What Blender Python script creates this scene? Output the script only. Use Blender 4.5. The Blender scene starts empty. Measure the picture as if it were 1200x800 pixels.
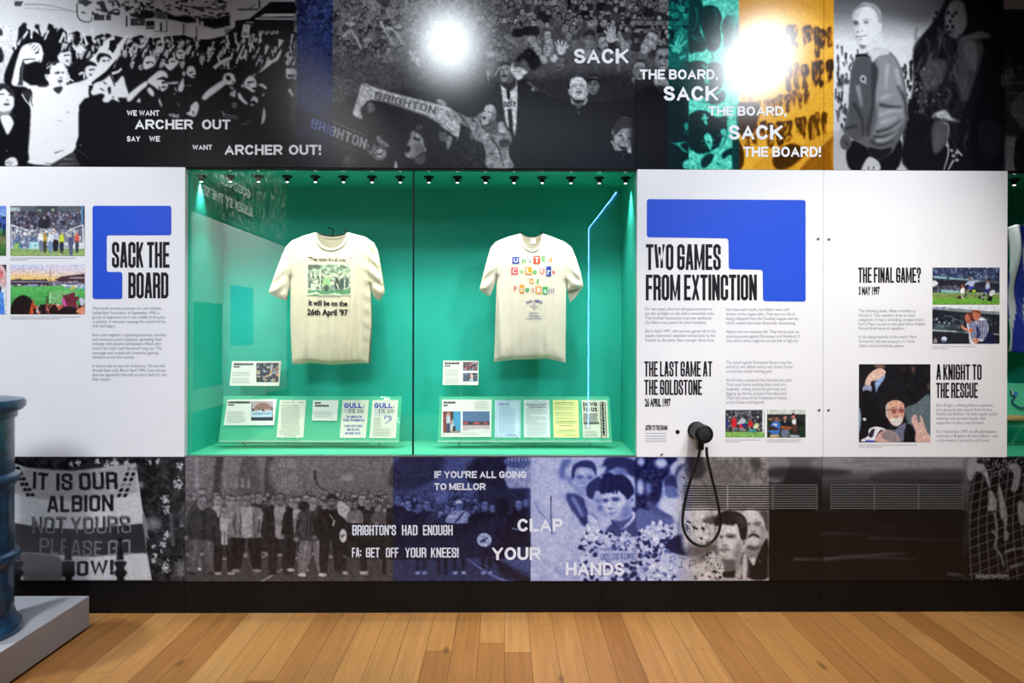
import bpy, bmesh, math, random
import numpy as np
from mathutils import Vector, Matrix
from mathutils.geometry import delaunay_2d_cdt

# ------------------------------------------------------------------ camera, world, lights, exposure
SC = bpy.context.scene
COL = SC.collection
D, H = 3.478, 1.435                 # camera distance to the wall face (Y = 0) and height above the floor
YAW, ROLL, FPX = 0.010, 0.0022, 800.0
_R0 = Vector((math.cos(YAW), -math.sin(YAW), 0)); _Zup = Vector((0, 0, 1))
CF = Vector((math.sin(YAW), math.cos(YAW), 0))
CR = _R0 * math.cos(ROLL) + _Zup * math.sin(ROLL)
CU = _Zup * math.cos(ROLL) - _R0 * math.sin(ROLL)
CP = Vector((0, -D, H))

cam_d = bpy.data.cameras.new('camera')
cam = bpy.data.objects.new('camera', cam_d); COL.objects.link(cam)
cam_d.sensor_width = 36.0; cam_d.lens = 24.0; cam_d.sensor_fit = 'HORIZONTAL'
cam_d.shift_y = -0.010; cam_d.clip_start = 0.05
M = Matrix((CR, CU, -CF)).transposed().to_4x4(); M.translation = CP
cam.matrix_world = M
SC.camera = cam

SC.view_settings.view_transform = 'Standard'
SC.view_settings.look = 'None'
SC.view_settings.exposure = 0.0
SC.view_settings.gamma = 1.0
SC.view_settings.use_curve_mapping = False
SC.cycles.use_denoising = True
SC.cycles.max_bounces = 8
SC.cycles.transparent_max_bounces = 12
SC.cycles.sample_clamp_indirect = 6.0

W = bpy.data.worlds.new('world'); SC.world = W; W.use_nodes = True
W.node_tree.nodes['Background'].inputs[0].default_value = (0.75, 0.85, 1.0, 1)
W.node_tree.nodes['Background'].inputs[1].default_value = 0.05

def spot(name, loc, aim, power, size, blend, radius, col=(1, .97, .92)):
    l = bpy.data.lights.new(name, 'SPOT'); l.energy = power; l.spot_size = math.radians(size)
    l.spot_blend = blend; l.shadow_soft_size = radius; l.color = col
    o = bpy.data.objects.new(name, l); COL.objects.link(o)
    o.location = loc
    o.rotation_euler = (Vector(aim) - Vector(loc)).to_track_quat('-Z', 'Y').to_euler()
    return o

# ceiling spotlights of the gallery (their mirror images are the two glares on the upper mural)
COOL = (.86, .93, 1)
spot('ceiling_spotlight', (-0.42, -1.57, 3.56), (-0.25, 0.0, 2.0), 80, 96, 0.8, 0.14, COOL)
spot('ceiling_spotlight', (1.90, -1.66, 3.49), (1.28, 0.0, 2.1), 172, 86, 0.8, 0.14, COOL)
spot('ceiling_spotlight', (-3.15, -1.30, 4.20), (-2.6, 0.0, 1.85), 365, 66, 0.8, 0.10, COOL)
# downlights over the walkway
spot('floor_spotlight', (1.2, -2.3, 4.1), (2.0, -0.8, 0.0), 370, 70, 0.6, 0.06, (1, .92, .80))
spot('floor_spotlight', (-1.2, -2.6, 4.1), (-1.7, -1.4, 0.0), 12, 70, 0.6, 0.06, (1, .92, .80))
# added area fills without fixtures: the lower wall, later the reflected side board
def area(name, loc, aim, power, sx, sy, col=(1, 1, 1), spread=180):
    l = bpy.data.lights.new(name, 'AREA'); l.shape = 'RECTANGLE'; l.size = sx; l.size_y = sy
    l.energy = power; l.color = col; l.spread = math.radians(spread)
    o = bpy.data.objects.new(name, l); COL.objects.link(o); o.location = loc
    o.rotation_euler = (Vector(aim) - Vector(loc)).to_track_quat('-Z', 'Y').to_euler()
    return o
area('wall_fill_light', (0.0, -4.6, 4.15), (0.0, 0.0, 0.4), 20, 5.0, 0.8, (.78, .88, 1), 44)

# ------------------------------------------------------------------ pixel <-> place helpers
def ray(px, py):
    return (CF + CR * ((px - 600.0) / FPX) + CU * ((388.0 - py) / FPX))
def at(px, py, Y=0.0):
    d = ray(px, py); t = (Y - CP.y) / d.y
    return CP + d * t
def on_plane(px, py, p0, n):
    d = ray(px, py); t = (p0 - CP).dot(n) / d.dot(n)
    return CP + d * t
def on_floor(px, py, z=0.0):
    d = ray(px, py); t = (z - CP.z) / d.z
    return CP + d * t

def lin(c):
    return tuple(((v / 12.92) if v <= .04045 else ((v + .055) / 1.055) ** 2.4) for v in c)
def rgb(r, g, b):
    return lin((r / 255, g / 255, b / 255))

# ------------------------------------------------------------------ materials
def mat(name, col, rough=.5, metal=0.0, spec=.5, emit=None, es=0.0, coat=0.0):
    m = bpy.data.materials.new(name); m.use_nodes = True
    b = m.node_tree.nodes['Principled BSDF']
    b.inputs['Base Color'].default_value = (*col, 1); b.inputs['Roughness'].default_value = rough
    b.inputs['Metallic'].default_value = metal; b.inputs['Specular IOR Level'].default_value = spec
    b.inputs['Coat Weight'].default_value = coat
    if emit: b.inputs['Emission Color'].default_value = (*emit, 1); b.inputs['Emission Strength'].default_value = es
    return m
def noisy(m, scale=8, amt=.15, bump=0.0, stretch=(1, 1, 1), detail=4):
    """vary a material's own colour with noise (wear, cloth, paint) and add a fine bump"""
    nt = m.node_tree; b = nt.nodes['Principled BSDF']; c = b.inputs['Base Color'].default_value[:]
    tc = nt.nodes.new('ShaderNodeTexCoord'); mp = nt.nodes.new('ShaderNodeMapping'); mp.inputs['Scale'].default_value = stretch
    nz = nt.nodes.new('ShaderNodeTexNoise'); nz.inputs['Scale'].default_value = scale; nz.inputs['Detail'].default_value = detail
    rp = nt.nodes.new('ShaderNodeValToRGB')
    rp.color_ramp.elements[0].position = .3; rp.color_ramp.elements[1].position = .7
    rp.color_ramp.elements[0].color = (*[v * (1 - amt) for v in c[:3]], 1)
    rp.color_ramp.elements[1].color = (*[min(1, v * (1 + amt)) for v in c[:3]], 1)
    nt.links.new(tc.outputs['Object'], mp.inputs[0]); nt.links.new(mp.outputs[0], nz.inputs['Vector'])
    nt.links.new(nz.outputs['Fac'], rp.inputs[0]); nt.links.new(rp.outputs[0], b.inputs['Base Color'])
    if bump:
        bp = nt.nodes.new('ShaderNodeBump'); bp.inputs['Strength'].default_value = bump; bp.inputs['Distance'].default_value = .01
        nt.links.new(nz.outputs['Fac'], bp.inputs['Height']); nt.links.new(bp.outputs[0], b.inputs['Normal'])
    return m
def print_mat(name, rough, spec=.5, beck=False):
    """printed ink from the sheet's own colours; BECK gives the laminated murals their satin glare"""
    m = bpy.data.materials.new(name); m.use_nodes = True; nt = m.node_tree
    b = nt.nodes['Principled BSDF']; a = nt.nodes.new('ShaderNodeAttribute'); a.attribute_name = 'ink'
    nt.links.new(a.outputs['Color'], b.inputs['Base Color'])
    b.inputs['Roughness'].default_value = rough; b.inputs['Specular IOR Level'].default_value = spec
    if beck:
        b.inputs['Specular IOR Level'].default_value = 0; b.inputs['Roughness'].default_value = .9
        g = nt.nodes.new('ShaderNodeBsdfGlossy'); g.distribution = 'BECKMANN'; g.inputs['Roughness'].default_value = rough
        mx = nt.nodes.new('ShaderNodeMixShader'); mx.inputs[0].default_value = spec
        nt.links.new(b.outputs[0], mx.inputs[1]); nt.links.new(g.outputs[0], mx.inputs[2]); nt.links.new(mx.outputs[0], nt.nodes['Material Output'].inputs[0])
    return m
def clear_mat(name, tint, gloss=1.0, body=None, body_w=0.0, ior=1.5):
    """a clear sheet: straight-through transparency with a fresnel reflection and, if asked, some milky body"""
    m = bpy.data.materials.new(name); m.use_nodes = True; nt = m.node_tree
    out = nt.nodes['Material Output']; nt.nodes.remove(nt.nodes['Principled BSDF'])
    tr = nt.nodes.new('ShaderNodeBsdfTransparent'); tr.inputs[0].default_value = (*tint, 1)
    gl = nt.nodes.new('ShaderNodeBsdfGlossy'); gl.inputs['Roughness'].default_value = 0.0
    gl.inputs['Color'].default_value = (gloss, gloss, gloss, 1)
    lw = nt.nodes.new('ShaderNodeLayerWeight'); lw.inputs[0].default_value = .5
    pw = nt.nodes.new('ShaderNodeMath'); pw.operation = 'POWER'; pw.inputs[1].default_value = 5; nt.links.new(lw.outputs['Facing'], pw.inputs[0])
    fr = nt.nodes.new('ShaderNodeMath'); fr.operation = 'MULTIPLY_ADD'; f0 = ((ior - 1) / (ior + 1)) ** 2; fr.inputs[1].default_value = 1 - f0; fr.inputs[2].default_value = f0; nt.links.new(pw.outputs[0], fr.inputs[0])
    mx = nt.nodes.new('ShaderNodeMixShader'); nt.links.new(fr.outputs[0], mx.inputs[0])
    base = tr
    if body:
        df = nt.nodes.new('ShaderNodeBsdfDiffuse'); df.inputs[0].default_value = (*body, 1)
        m2 = nt.nodes.new('ShaderNodeMixShader'); m2.inputs[0].default_value = body_w
        nt.links.new(tr.outputs[0], m2.inputs[1]); nt.links.new(df.outputs[0], m2.inputs[2]); base = m2
    nt.links.new(base.outputs[0], mx.inputs[1]); nt.links.new(gl.outputs[0], mx.inputs[2])
    nt.links.new(mx.outputs[0], out.inputs[0])
    return m

MT = {}
MT['board'] = noisy(mat('white_laminate', rgb(238, 238, 242), .42, spec=.4), 3.0, .02)
MT['board_edge'] = mat('board_edge', rgb(150, 152, 160), .5)
MT['black_ink'] = mat('black_ink', rgb(20, 17, 24), .5, spec=.3)
MT['grey_ink'] = mat('grey_ink', rgb(126, 130, 146), .6, spec=.2)
MT['white_ink'] = mat('white_ink', rgb(238, 238, 242), .5, spec=.3)
MT['banner_ink'] = mat('banner_ink', rgb(230, 234, 246), .5, spec=.3)
MT['blue_ink'] = mat('blue_vinyl', rgb(40, 84, 214), .38, spec=.4)
MT['mural'] = print_mat('mural_print', .24, .045, True)
MT['photo'] = print_mat('photo_print', .45, .4)
MT['cloth_print'] = print_mat('cloth_print', .9, .1)
MT['teal'] = noisy(mat('teal_paint', rgb(46, 194, 172), .55, spec=.3), 5, .03)
MT['teal_floor'] = noisy(mat('mint_paint', rgb(72, 182, 144), .5, spec=.3), 5, .02)
MT['black'] = mat('black_metal', rgb(13, 13, 15), .5, spec=.3)
MT['black_matt'] = noisy(mat('black_paint', rgb(7, 6, 6), .6, spec=.25), 6, .2)
MT['rubber'] = mat('black_rubber', rgb(12, 12, 13), .4)
MT['lens'] = mat('lit_lens', (1, 1, 1), .3, emit=(1, .98, .93), es=3)
MT['glass'] = clear_mat('case_glass', (.96, .985, .97), gloss=1.0)
MT['acrylic'] = clear_mat('mint_acrylic', (.80, .97, .90), gloss=.2, body=rgb(120, 232, 190), body_w=.42)
MT['clear'] = clear_mat('clear_plastic', (.93, .97, .95), body=(.8, .85, .8), body_w=.18)
MT['shirt'] = noisy(mat('cream_cotton', rgb(230, 216, 188), .92, spec=.1), 60, .04, bump=.12)
MT['shirt_white'] = noisy(mat('white_cotton', rgb(234, 222, 202), .92, spec=.1), 60, .04, bump=.12)
MT['shirt_shaded'] = noisy(mat('cotton_shaded', rgb(176, 168, 146), .95, spec=.1), 60, .04)  # darker copy of the cotton: shade inside the neck put into the colour
MT['hem'] = mat('stitching', rgb(176, 168, 142), .95, spec=.1)
MT['card'] = mat('card_white', rgb(236, 234, 224), .6, spec=.3)
MT['paper'] = mat('paper_cream', rgb(226, 226, 206), .8, spec=.2)
MT['paper_white'] = mat('paper_white', rgb(224, 232, 232), .8, spec=.2)
MT['paper_blue'] = mat('paper_pale_blue', rgb(206, 226, 236), .8, spec=.2)
MT['paper_yellow'] = mat('paper_yellow', rgb(238, 238, 160), .8, spec=.2)
MT['ink_soft'] = mat('typed_ink', rgb(140, 142, 138), .8)
MT['ink_mid'] = mat('dark_typed_ink', rgb(70, 74, 80), .8)
MT['ink_blue'] = mat('royal_blue_ink', rgb(32, 40, 168), .8)
MT['ink_blue_soft'] = mat('soft_blue_ink', rgb(110, 140, 200), .8)
MT['post'] = None
MT['plinth'] = noisy(mat('grey_plinth_paint', rgb(186, 187, 194), .6, spec=.3), 4, .05)
MT['wall'] = noisy(mat('dark_wall_paint', rgb(22, 22, 25), .7, spec=.2), 3, .15)
MT['steel'] = mat('steel', rgb(190, 190, 195), .3, metal=.9)
MT['navy'] = mat('navy_wall', rgb(24, 60, 130), .6)

# ------------------------------------------------------------------ object helpers
def tag(o, label=None, cat=None, group=None, kind=None):
    if label: o['label'] = label
    if cat: o['category'] = cat
    if group: o['group'] = group
    if kind: o['kind'] = kind
    return o
def thing(name, label, cat, loc=(0, 0, 0), group=None):
    o = bpy.data.objects.new(name, None); COL.objects.link(o); o.location = loc
    o.empty_display_size = .05
    return tag(o, label, cat, group)
def base(o):
    """world position of the thing an object is parented to"""
    p = Vector((0, 0, 0))
    while o is not None:
        p = p + o.location; o = o.parent
    return p
def link(name, me, m, parent=None, smooth=False, label=None):
    """link a mesh whose vertices are in world coordinates"""
    o = bpy.data.objects.new(name, me); COL.objects.link(o)
    if m is not None: me.materials.append(m)
    if smooth:
        me.polygons.foreach_set('use_smooth', [True] * len(me.polygons))
    if parent is not None:
        o.parent = parent
        off = base(parent)
        if off.length > 0: me.transform(Matrix.Translation(-off))
    if label: o['label'] = label
    return o
class MB:
    """collects shapes (in world coordinates) into one mesh"""
    def __init__(s): s.v = []; s.f = []
    def add(s, vs, fs):
        n = len(s.v); s.v += [tuple(v) for v in vs]; s.f += [tuple(i + n for i in f) for f in fs]; return s
    def box(s, x0, x1, y0, y1, z0, z1):
        vs = [(x, y, z) for z in (z0, z1) for y in (y0, y1) for x in (x0, x1)]
        return s.add(vs, [(0, 2, 3, 1), (4, 5, 7, 6), (0, 1, 5, 4), (2, 6, 7, 3), (0, 4, 6, 2), (1, 3, 7, 5)])
    def quad(s, a, b, c, d): return s.add([a, b, c, d], [(0, 1, 2, 3)])
    def slab(s, pts, back):
        """a polygon facing the room, given thickness along BACK"""
        n = len(pts); pts = [Vector(p) for p in pts]; bk = [p + Vector(back) for p in pts]
        fs = [tuple(range(n)), tuple(range(2 * n - 1, n - 1, -1))] + [(i, i + n, (i + 1) % n + n, (i + 1) % n) for i in range(n)]
        return s.add(pts + bk, fs)
    def lathe(s, prof, c, axis='z', n=40, a0=0, a1=2 * math.pi):
        """prof: list of (radius, height) turned about an axis through c"""
        full = abs(a1 - a0 - 2 * math.pi) < 1e-6; k = n if full else n + 1
        vs = []
        for r, h in prof:
            for i in range(k):
                a = a0 + (a1 - a0) * i / n
                if axis == 'z': vs.append((c[0] + r * math.cos(a), c[1] + r * math.sin(a), c[2] + h))
                else: vs.append((c[0] + r * math.cos(a), c[1] + h, c[2] + r * math.sin(a)))
        fs = []
        for j in range(len(prof) - 1):
            for i in range(n):
                a, b = j * k + i, j * k + (i + 1) % k
                fs.append((a, b, b + k, a + k))
        if full:
            fs.append(tuple(range(k - 1, -1, -1))); fs.append(tuple((len(prof) - 1) * k + i for i in range(k)))
        return s.add(vs, fs)
    def tube(s, pts, r, n=10, caps=True, rs=None):
        pts = [Vector(p) for p in pts]; vs = []; up = None
        for i, p in enumerate(pts):
            t = (pts[min(i + 1, len(pts) - 1)] - pts[max(i - 1, 0)]).normalized()
            if up is None:
                up = t.orthogonal().normalized()
            up = (up - t * up.dot(t)).normalized(); sd = t.cross(up)
            rr = rs[i] if rs else r
            for k in range(n):
                a = 2 * math.pi * k / n
                vs.append(p + up * (rr * math.cos(a)) + sd * (rr * math.sin(a)))
        fs = [(i * n + k, i * n + (k + 1) % n, (i + 1) * n + (k + 1) % n, (i + 1) * n + k) for i in range(len(pts) - 1) for k in range(n)]
        if caps:
            fs.append(tuple(range(n - 1, -1, -1))); fs.append(tuple((len(pts) - 1) * n + k for k in range(n)))
        return s.add(vs, fs)
    def build(s, name, m, parent=None, smooth=False, bevel=0.0, label=None, recalc=True):
        me = bpy.data.meshes.new(name); me.from_pydata(s.v, [], s.f); me.update()
        if recalc:
            bm = bmesh.new(); bm.from_mesh(me); bmesh.ops.recalc_face_normals(bm, faces=bm.faces[:]); bm.to_mesh(me); bm.free()
        o = link(name, me, m, parent, smooth, label)
        if bevel:
            b = o.modifiers.new('bevel', 'BEVEL'); b.width = bevel; b.segments = 2; b.limit_method = 'ANGLE'; b.angle_limit = .6
        return o
def shade_auto(o, ang=.6):
    me = o.data; bm = bmesh.new(); bm.from_mesh(me)
    for e in bm.edges:
        if len(e.link_faces) == 2 and e.calc_face_angle(0) > ang: e.smooth = False
    for f in bm.faces: f.smooth = True
    bm.to_mesh(me); bm.free(); return o
def smooth_pts(pts, n=6, closed=False):
    """Catmull-Rom through points of any dimension"""
    P = [np.array(p, float) for p in pts]; N = len(P); out = []
    rng = range(N) if closed else range(N - 1)
    for i in rng:
        if closed: p0, p1, p2, p3 = P[i - 1], P[i], P[(i + 1) % N], P[(i + 2) % N]
        else: p0, p1, p2, p3 = P[max(i - 1, 0)], P[i], P[i + 1], P[min(i + 2, N - 1)]
        for k in range(n):
            t = k / n
            out.append(.5 * ((2 * p1) + (-p0 + p2) * t + (2 * p0 - 5 * p1 + 4 * p2 - p3) * t * t + (-p0 + 3 * p1 - 3 * p2 + p3) * t ** 3))
    if not closed: out.append(P[-1])
    return [tuple(p) for p in out]

# ------------------------------------------------------------------ lettering
_tc = bpy.data.curves.new('lettering_source', 'FONT'); _to = bpy.data.objects.new('lettering_source', _tc)
def glyphs(text, bold=0.0):
    """outline lettering as flat triangles: (verts Nx2, faces) with cap height about 1"""
    COL.objects.link(_to); _tc.body = text; _tc.offset = bold; _tc.size = 1.0; _tc.resolution_u = 3
    dg = bpy.context.evaluated_depsgraph_get(); dg.update()
    me = bpy.data.meshes.new_from_object(_to.evaluated_get(dg))
    v = np.array([x.co[:2] for x in me.vertices]).reshape(-1, 2); f = [tuple(p.vertices) for p in me.polygons]
    bpy.data.meshes.remove(me); COL.objects.unlink(_to)
    return v, f
_v, _ = glyphs('H'); CAP = _v[:, 1].max()
def put_text(mb, text, x0, x1, ytop, ybase, place, bold=0.0, depth=0.0):
    """set text from pixel x0 to x1 with capitals from ytop to ybase; place(px, py) gives the world point"""
    v, f = glyphs(text, bold)
    if not len(v): return
    a, b = v[:, 0].min(), v[:, 0].max(); sc = (ybase - ytop) / CAP
    kx = (x1 - x0) / (b - a) if x1 else sc
    pts = [place(x0 + (p[0] - a) * kx, ybase - p[1] * sc) for p in v]
    mb.add(pts, f)

GL = {  # block capitals as centre lines in a unit box: (relative width, [polylines]); a closed line ends on its first point
 'A': (1.06, [[(0, 0), (.38, 1), (.62, 1), (1, 0)], [(.16, .24), (.84, .24)]]),
 'B': (1, [[(0, 0), (0, 1), (.7, 1), (1, .93), (1, .6), (.75, .52), (1, .44), (1, .07), (.7, 0), (0, 0)], [(0, .52), (.75, .52)]]),
 'C': (1, [[(1, .66), (1, .93), (.7, 1), (.3, 1), (0, .93), (0, .07), (.3, 0), (.7, 0), (1, .07), (1, .34)]]),
 'D': (1, [[(0, 0), (0, 1), (.7, 1), (1, .93), (1, .07), (.7, 0), (0, 0)]]),
 'E': (.86, [[(1, 1), (0, 1), (0, 0), (1, 0)], [(0, .5), (.85, .5)]]),
 'F': (.82, [[(1, 1), (0, 1), (0, 0)], [(0, .5), (.85, .5)]]),
 'G': (1, [[(1, .68), (1, .93), (.7, 1), (.3, 1), (0, .93), (0, .07), (.3, 0), (.7, 0), (1, .07), (1, .46), (.62, .46)]]),
 'H': (1, [[(0, 0), (0, 1)], [(1, 0), (1, 1)], [(0, .5), (1, .5)]]),
 'I': (0, [[(.5, 0), (.5, 1)]]),
 'K': (1, [[(0, 0), (0, 1)], [(1, 1), (.1, .42)], [(.35, .6), (1, 0)]]),
 'L': (.8, [[(0, 1), (0, 0), (1, 0)]]),
 'M': (1.6, [[(0, 0), (0, 1)], [(.04, 1), (.5, .08), (.96, 1)], [(1, 1), (1, 0)]]),
 'N': (1.05, [[(0, 0), (0, 1)], [(.05, 1), (.95, 0)], [(1, 0), (1, 1)]]),
 'O': (1, [[(.3, 1), (.7, 1), (1, .93), (1, .07), (.7, 0), (.3, 0), (0, .07), (0, .93), (.3, 1)]]),
 'P': (1, [[(0, 0), (0, 1), (.7, 1), (1, .93), (1, .52), (.7, .44), (0, .44)]]),
 'R': (1, [[(0, 0), (0, 1), (.7, 1), (1, .93), (1, .57), (.75, .48), (0, .48)], [(.72, .48), (1, .38), (1, 0)]]),
 'S': (1, [[(1, .7), (1, .93), (.7, 1), (.3, 1), (0, .93), (0, .66), (.2, .56), (.8, .44), (1, .34), (1, .07), (.7, 0), (.3, 0), (0, .07), (0, .3)]]),
 'T': (.95, [[(0, 1), (1, 1)], [(.5, 1), (.5, 0)]]),
 'U': (1, [[(0, 1), (0, .07), (.3, 0), (.7, 0), (1, .07), (1, 1)]]),
 'V': (1.05, [[(0, 1), (.5, .02), (1, 1)]]),
 '&': (1, [[(1, 0), (.15, .75), (.2, .95), (.5, 1), (.75, .9), (.7, .7), (.05, .35), (.05, .08), (.4, 0), (.75, .1), (1, .45)]]),
 'W': (1.7, [[(0, 1), (.23, .02), (.5, .95), (.77, .02), (1, 1)]]),
 'X': (1.05, [[(0, 0), (1, 1)], [(0, 1), (1, 0)]]),
 'Y': (1.05, [[(0, 1), (.5, .45), (1, 1)], [(.5, .45), (.5, 0)]]),
 '?': (.95, [[(0, .7), (0, .93), (.3, 1), (.7, 1), (1, .93), (1, .66), (.5, .48), (.5, .32)], [(.5, .0), (.5, .09)]]),
 '!': (0, [[(.5, 1), (.5, .34)], [(.5, .0), (.5, .08)]]),
 ':': (0, [[(.5, .16), (.5, .24)], [(.5, .64), (.5, .72)]]),
 "'": (0, [[(.5, 1), (.5, .78)]]),
 '1': (.35, [[(-.2, .84), (1, 1)], [(1, 1), (1, 0)]]),
 '2': (1, [[(0, .7), (0, .93), (.3, 1), (.7, 1), (1, .93), (1, .6), (0, .12), (0, 0), (1, 0)]]),
 '3': (1, [[(0, .72), (0, .93), (.3, 1), (.7, 1), (1, .93), (1, .6), (.7, .52), (1, .44), (1, .07), (.7, 0), (.3, 0), (0, .07), (0, .28)]]),
 '6': (1, [[(1, .74), (1, .93), (.7, 1), (.3, 1), (0, .93), (0, .07), (.3, 0), (.7, 0), (1, .07), (1, .5), (.7, .57), (0, .57)]]),
 '7': (.95, [[(0, 1), (1, 1), (.35, 0)]]),
 '9': (1, [[(0, .26), (0, .07), (.3, 0), (.7, 0), (1, .07), (1, .93), (.7, 1), (.3, 1), (0, .93), (0, .5), (.3, .43), (1, .43)]]),
 'n': (.9, [[(0, 0), (0, .62)], [(0, .55), (.4, .62), (.8, .62), (1, .52), (1, 0)]]),
 'd': (.9, [[(1, 0), (1, 1)], [(1, .1), (.6, 0), (.2, 0), (0, .1), (0, .5), (.2, .62), (.7, .62), (1, .52)]]),
 't': (.6, [[(.4, .95), (.4, .08), (1, 0)], [(0, .62), (1, .62)]]),
 'e': (.9, [[(0, .33), (1, .33), (1, .5), (.7, .62), (.3, .62), (0, .5), (0, .1), (.3, 0), (1, .02)]]),
}
def _arc(cx, cy, rx, ry, a0, a1, n=9):
    return [(cx + rx * math.cos(math.radians(a0 + (a1 - a0) * k / n)), cy + ry * math.sin(math.radians(a0 + (a1 - a0) * k / n))) for k in range(n + 1)]
_P = [(0, 0), (0, 1), (.6, 1)] + _arc(.62, .73, .38, .27, 90, -90) + [(0, .46)]
GRND = dict(GL)   # round bold capitals, as on the murals
GRND.update({
 'O': (1.08, [_arc(.5, .5, .5, .5, 0, 360, 24)]), 'C': (1.02, [_arc(.5, .5, .5, .5, 42, 318, 18)]),
 'G': (1.06, [_arc(.5, .5, .5, .5, 42, 322, 18) + [(1, .44), (.58, .44)]]),
 'S': (.9, [smooth_pts([(.88, .84), (.76, .95), (.5, 1), (.18, .94), (.04, .75), (.18, .58), (.5, .5), (.84, .41), (.98, .24), (.82, .06), (.5, 0), (.2, .05), (.08, .16)], 3)]),
 'D': (.98, [[(0, 0), (0, 1), (.45, 1)] + _arc(.45, .5, .55, .5, 90, -90, 12) + [(0, 0)]]),
 'B': (.94, [[(0, 0), (0, 1), (.6, 1)] + _arc(.6, .76, .34, .24, 90, -90) + _arc(.64, .26, .36, .26, 90, -90) + [(0, 0)], [(0, .52), (.6, .52)]]),
 'P': (.9, [_P]), 'R': (1, [_P, [(.5, .46), (.98, 0)]]), 'U': (.98, [[(0, 1), (0, .33)] + _arc(.5, .33, .5, .33, 180, 360) + [(1, 1)]]),
 'A': (1.1, [[(0, 0), (.5, 1), (1, 0)], [(.2, .3), (.8, .3)]]), 'E': (.84, GL['E'][1]), 'L': (.76, GL['L'][1]), 'T': (.9, GL['T'][1]), 'M': (1.2, [[(0, 0), (0, 1)], [(.02, 1), (.5, .05), (.98, 1)], [(1, 1), (1, 0)]]), 'K': (1.05, [[(0, 0), (0, 1)], [(1, 1), (.05, .38)], [(.34, .6), (1, 0)]]),
 'W': (1.5, GL['W'][1]), ',': (0, [[(.5, .05), (.2, -.12)]]), '!': (0, [[(.5, 1), (.5, .5)], [(.5, 0), (.5, .02)]]),
})
def stroke_quads(line, hw):
    """thicken a centre line to quads with mitred joints and square ends"""
    P = [np.array(p, float) for p in line]
    P = [q for i, q in enumerate(P) if i == 0 or np.linalg.norm(q - P[i - 1]) > 1e-4]
    closed = len(P) > 3 and np.allclose(P[0], P[-1])
    if closed: P = P[:-1]
    N = len(P)
    if not closed:
        d0 = P[0] - P[1]; P[0] = P[0] + d0 / np.linalg.norm(d0) * hw
        d1 = P[-1] - P[-2]; P[-1] = P[-1] + d1 / np.linalg.norm(d1) * hw
    L, R = [], []
    for i in range(N):
        a = P[i] - P[i - 1] if (i > 0 or closed) else None
        b = P[(i + 1) % N] - P[i] if (i < N - 1 or closed) else None
        if a is None: a = b
        if b is None: b = a
        a = a / np.linalg.norm(a); b = b / np.linalg.norm(b)
        na, nb = np.array((-a[1], a[0])), np.array((-b[1], b[0])); m = na + nb
        l = np.linalg.norm(m); m = na if l < .3 else m / l; k = hw / max(.45, float(m.dot(na)))
        L.append(P[i] + m * k); R.append(P[i] - m * k)
    return [(L[i], L[(i + 1) % N], R[(i + 1) % N], R[i]) for i in range(N if closed else N - 1)]
def block_text(text, w=.34, t=.13, gap=.035, space=.13, face=None):
    """quads of a line of block capitals, cap height 1; returns (quads, total width)"""
    face = face or GL
    out, x = [], 0.0
    for ch in text:
        if ch == ' ': x += space; continue
        rw, lines = face[ch]; cw = t + (w - t) * rw if rw else t
        if ch == '1': cw = t + (w - t) * .45
        for ln in lines:
            c = [(x + t / 2 + p[0] * (cw - t), t / 2 + p[1] * (1 - t)) for p in ln]
            for q in stroke_quads(c, t / 2):
                out.append([(float(np.clip(p[0], x, x + cw)), float(np.clip(p[1], -.2 if ch == ',' else 0, 1))) for p in q])
        x += cw + gap
    return out, x - gap
def in_poly(poly, x, y):
    r = np.zeros(x.shape, bool)
    for i in range(len(poly)):
        (xa, ya), (xb, yb) = poly[i - 1], poly[i]
        if ya == yb: continue
        r ^= ((ya > y) != (yb > y)) & (x < (xb - xa) * (y - ya) / (yb - ya) + xa)
    return r
def union(quads):
    """one flat outline from overlapping strokes, as triangles"""
    pts, ed = [], []
    for q in quads:
        n = len(pts); pts += [Vector(p) for p in q]; ed += [(n + i, n + (i + 1) % 4) for i in range(4)]
    r = delaunay_2d_cdt(pts, ed, [], 0, 1e-5); V = np.array([tuple(v) for v in r[0]]); F = [tuple(f) for f in r[2]]
    C = np.array([V[list(f)].mean(0) for f in F]); ok = np.zeros(len(F), bool)
    for q in quads: ok |= in_poly(q, C[:, 0], C[:, 1])
    return V, [f for f, o in zip(F, ok) if o]
def put_block(mb, text, x0, x1, ytop, ybase, place, **kw):
    qs, wd = block_text(text, **kw); kx = (x1 - x0) / wd; ky = ybase - ytop
    V, F = union(qs); mb.add([place(x0 + p[0] * kx, ybase - p[1] * ky) for p in V], F)
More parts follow.
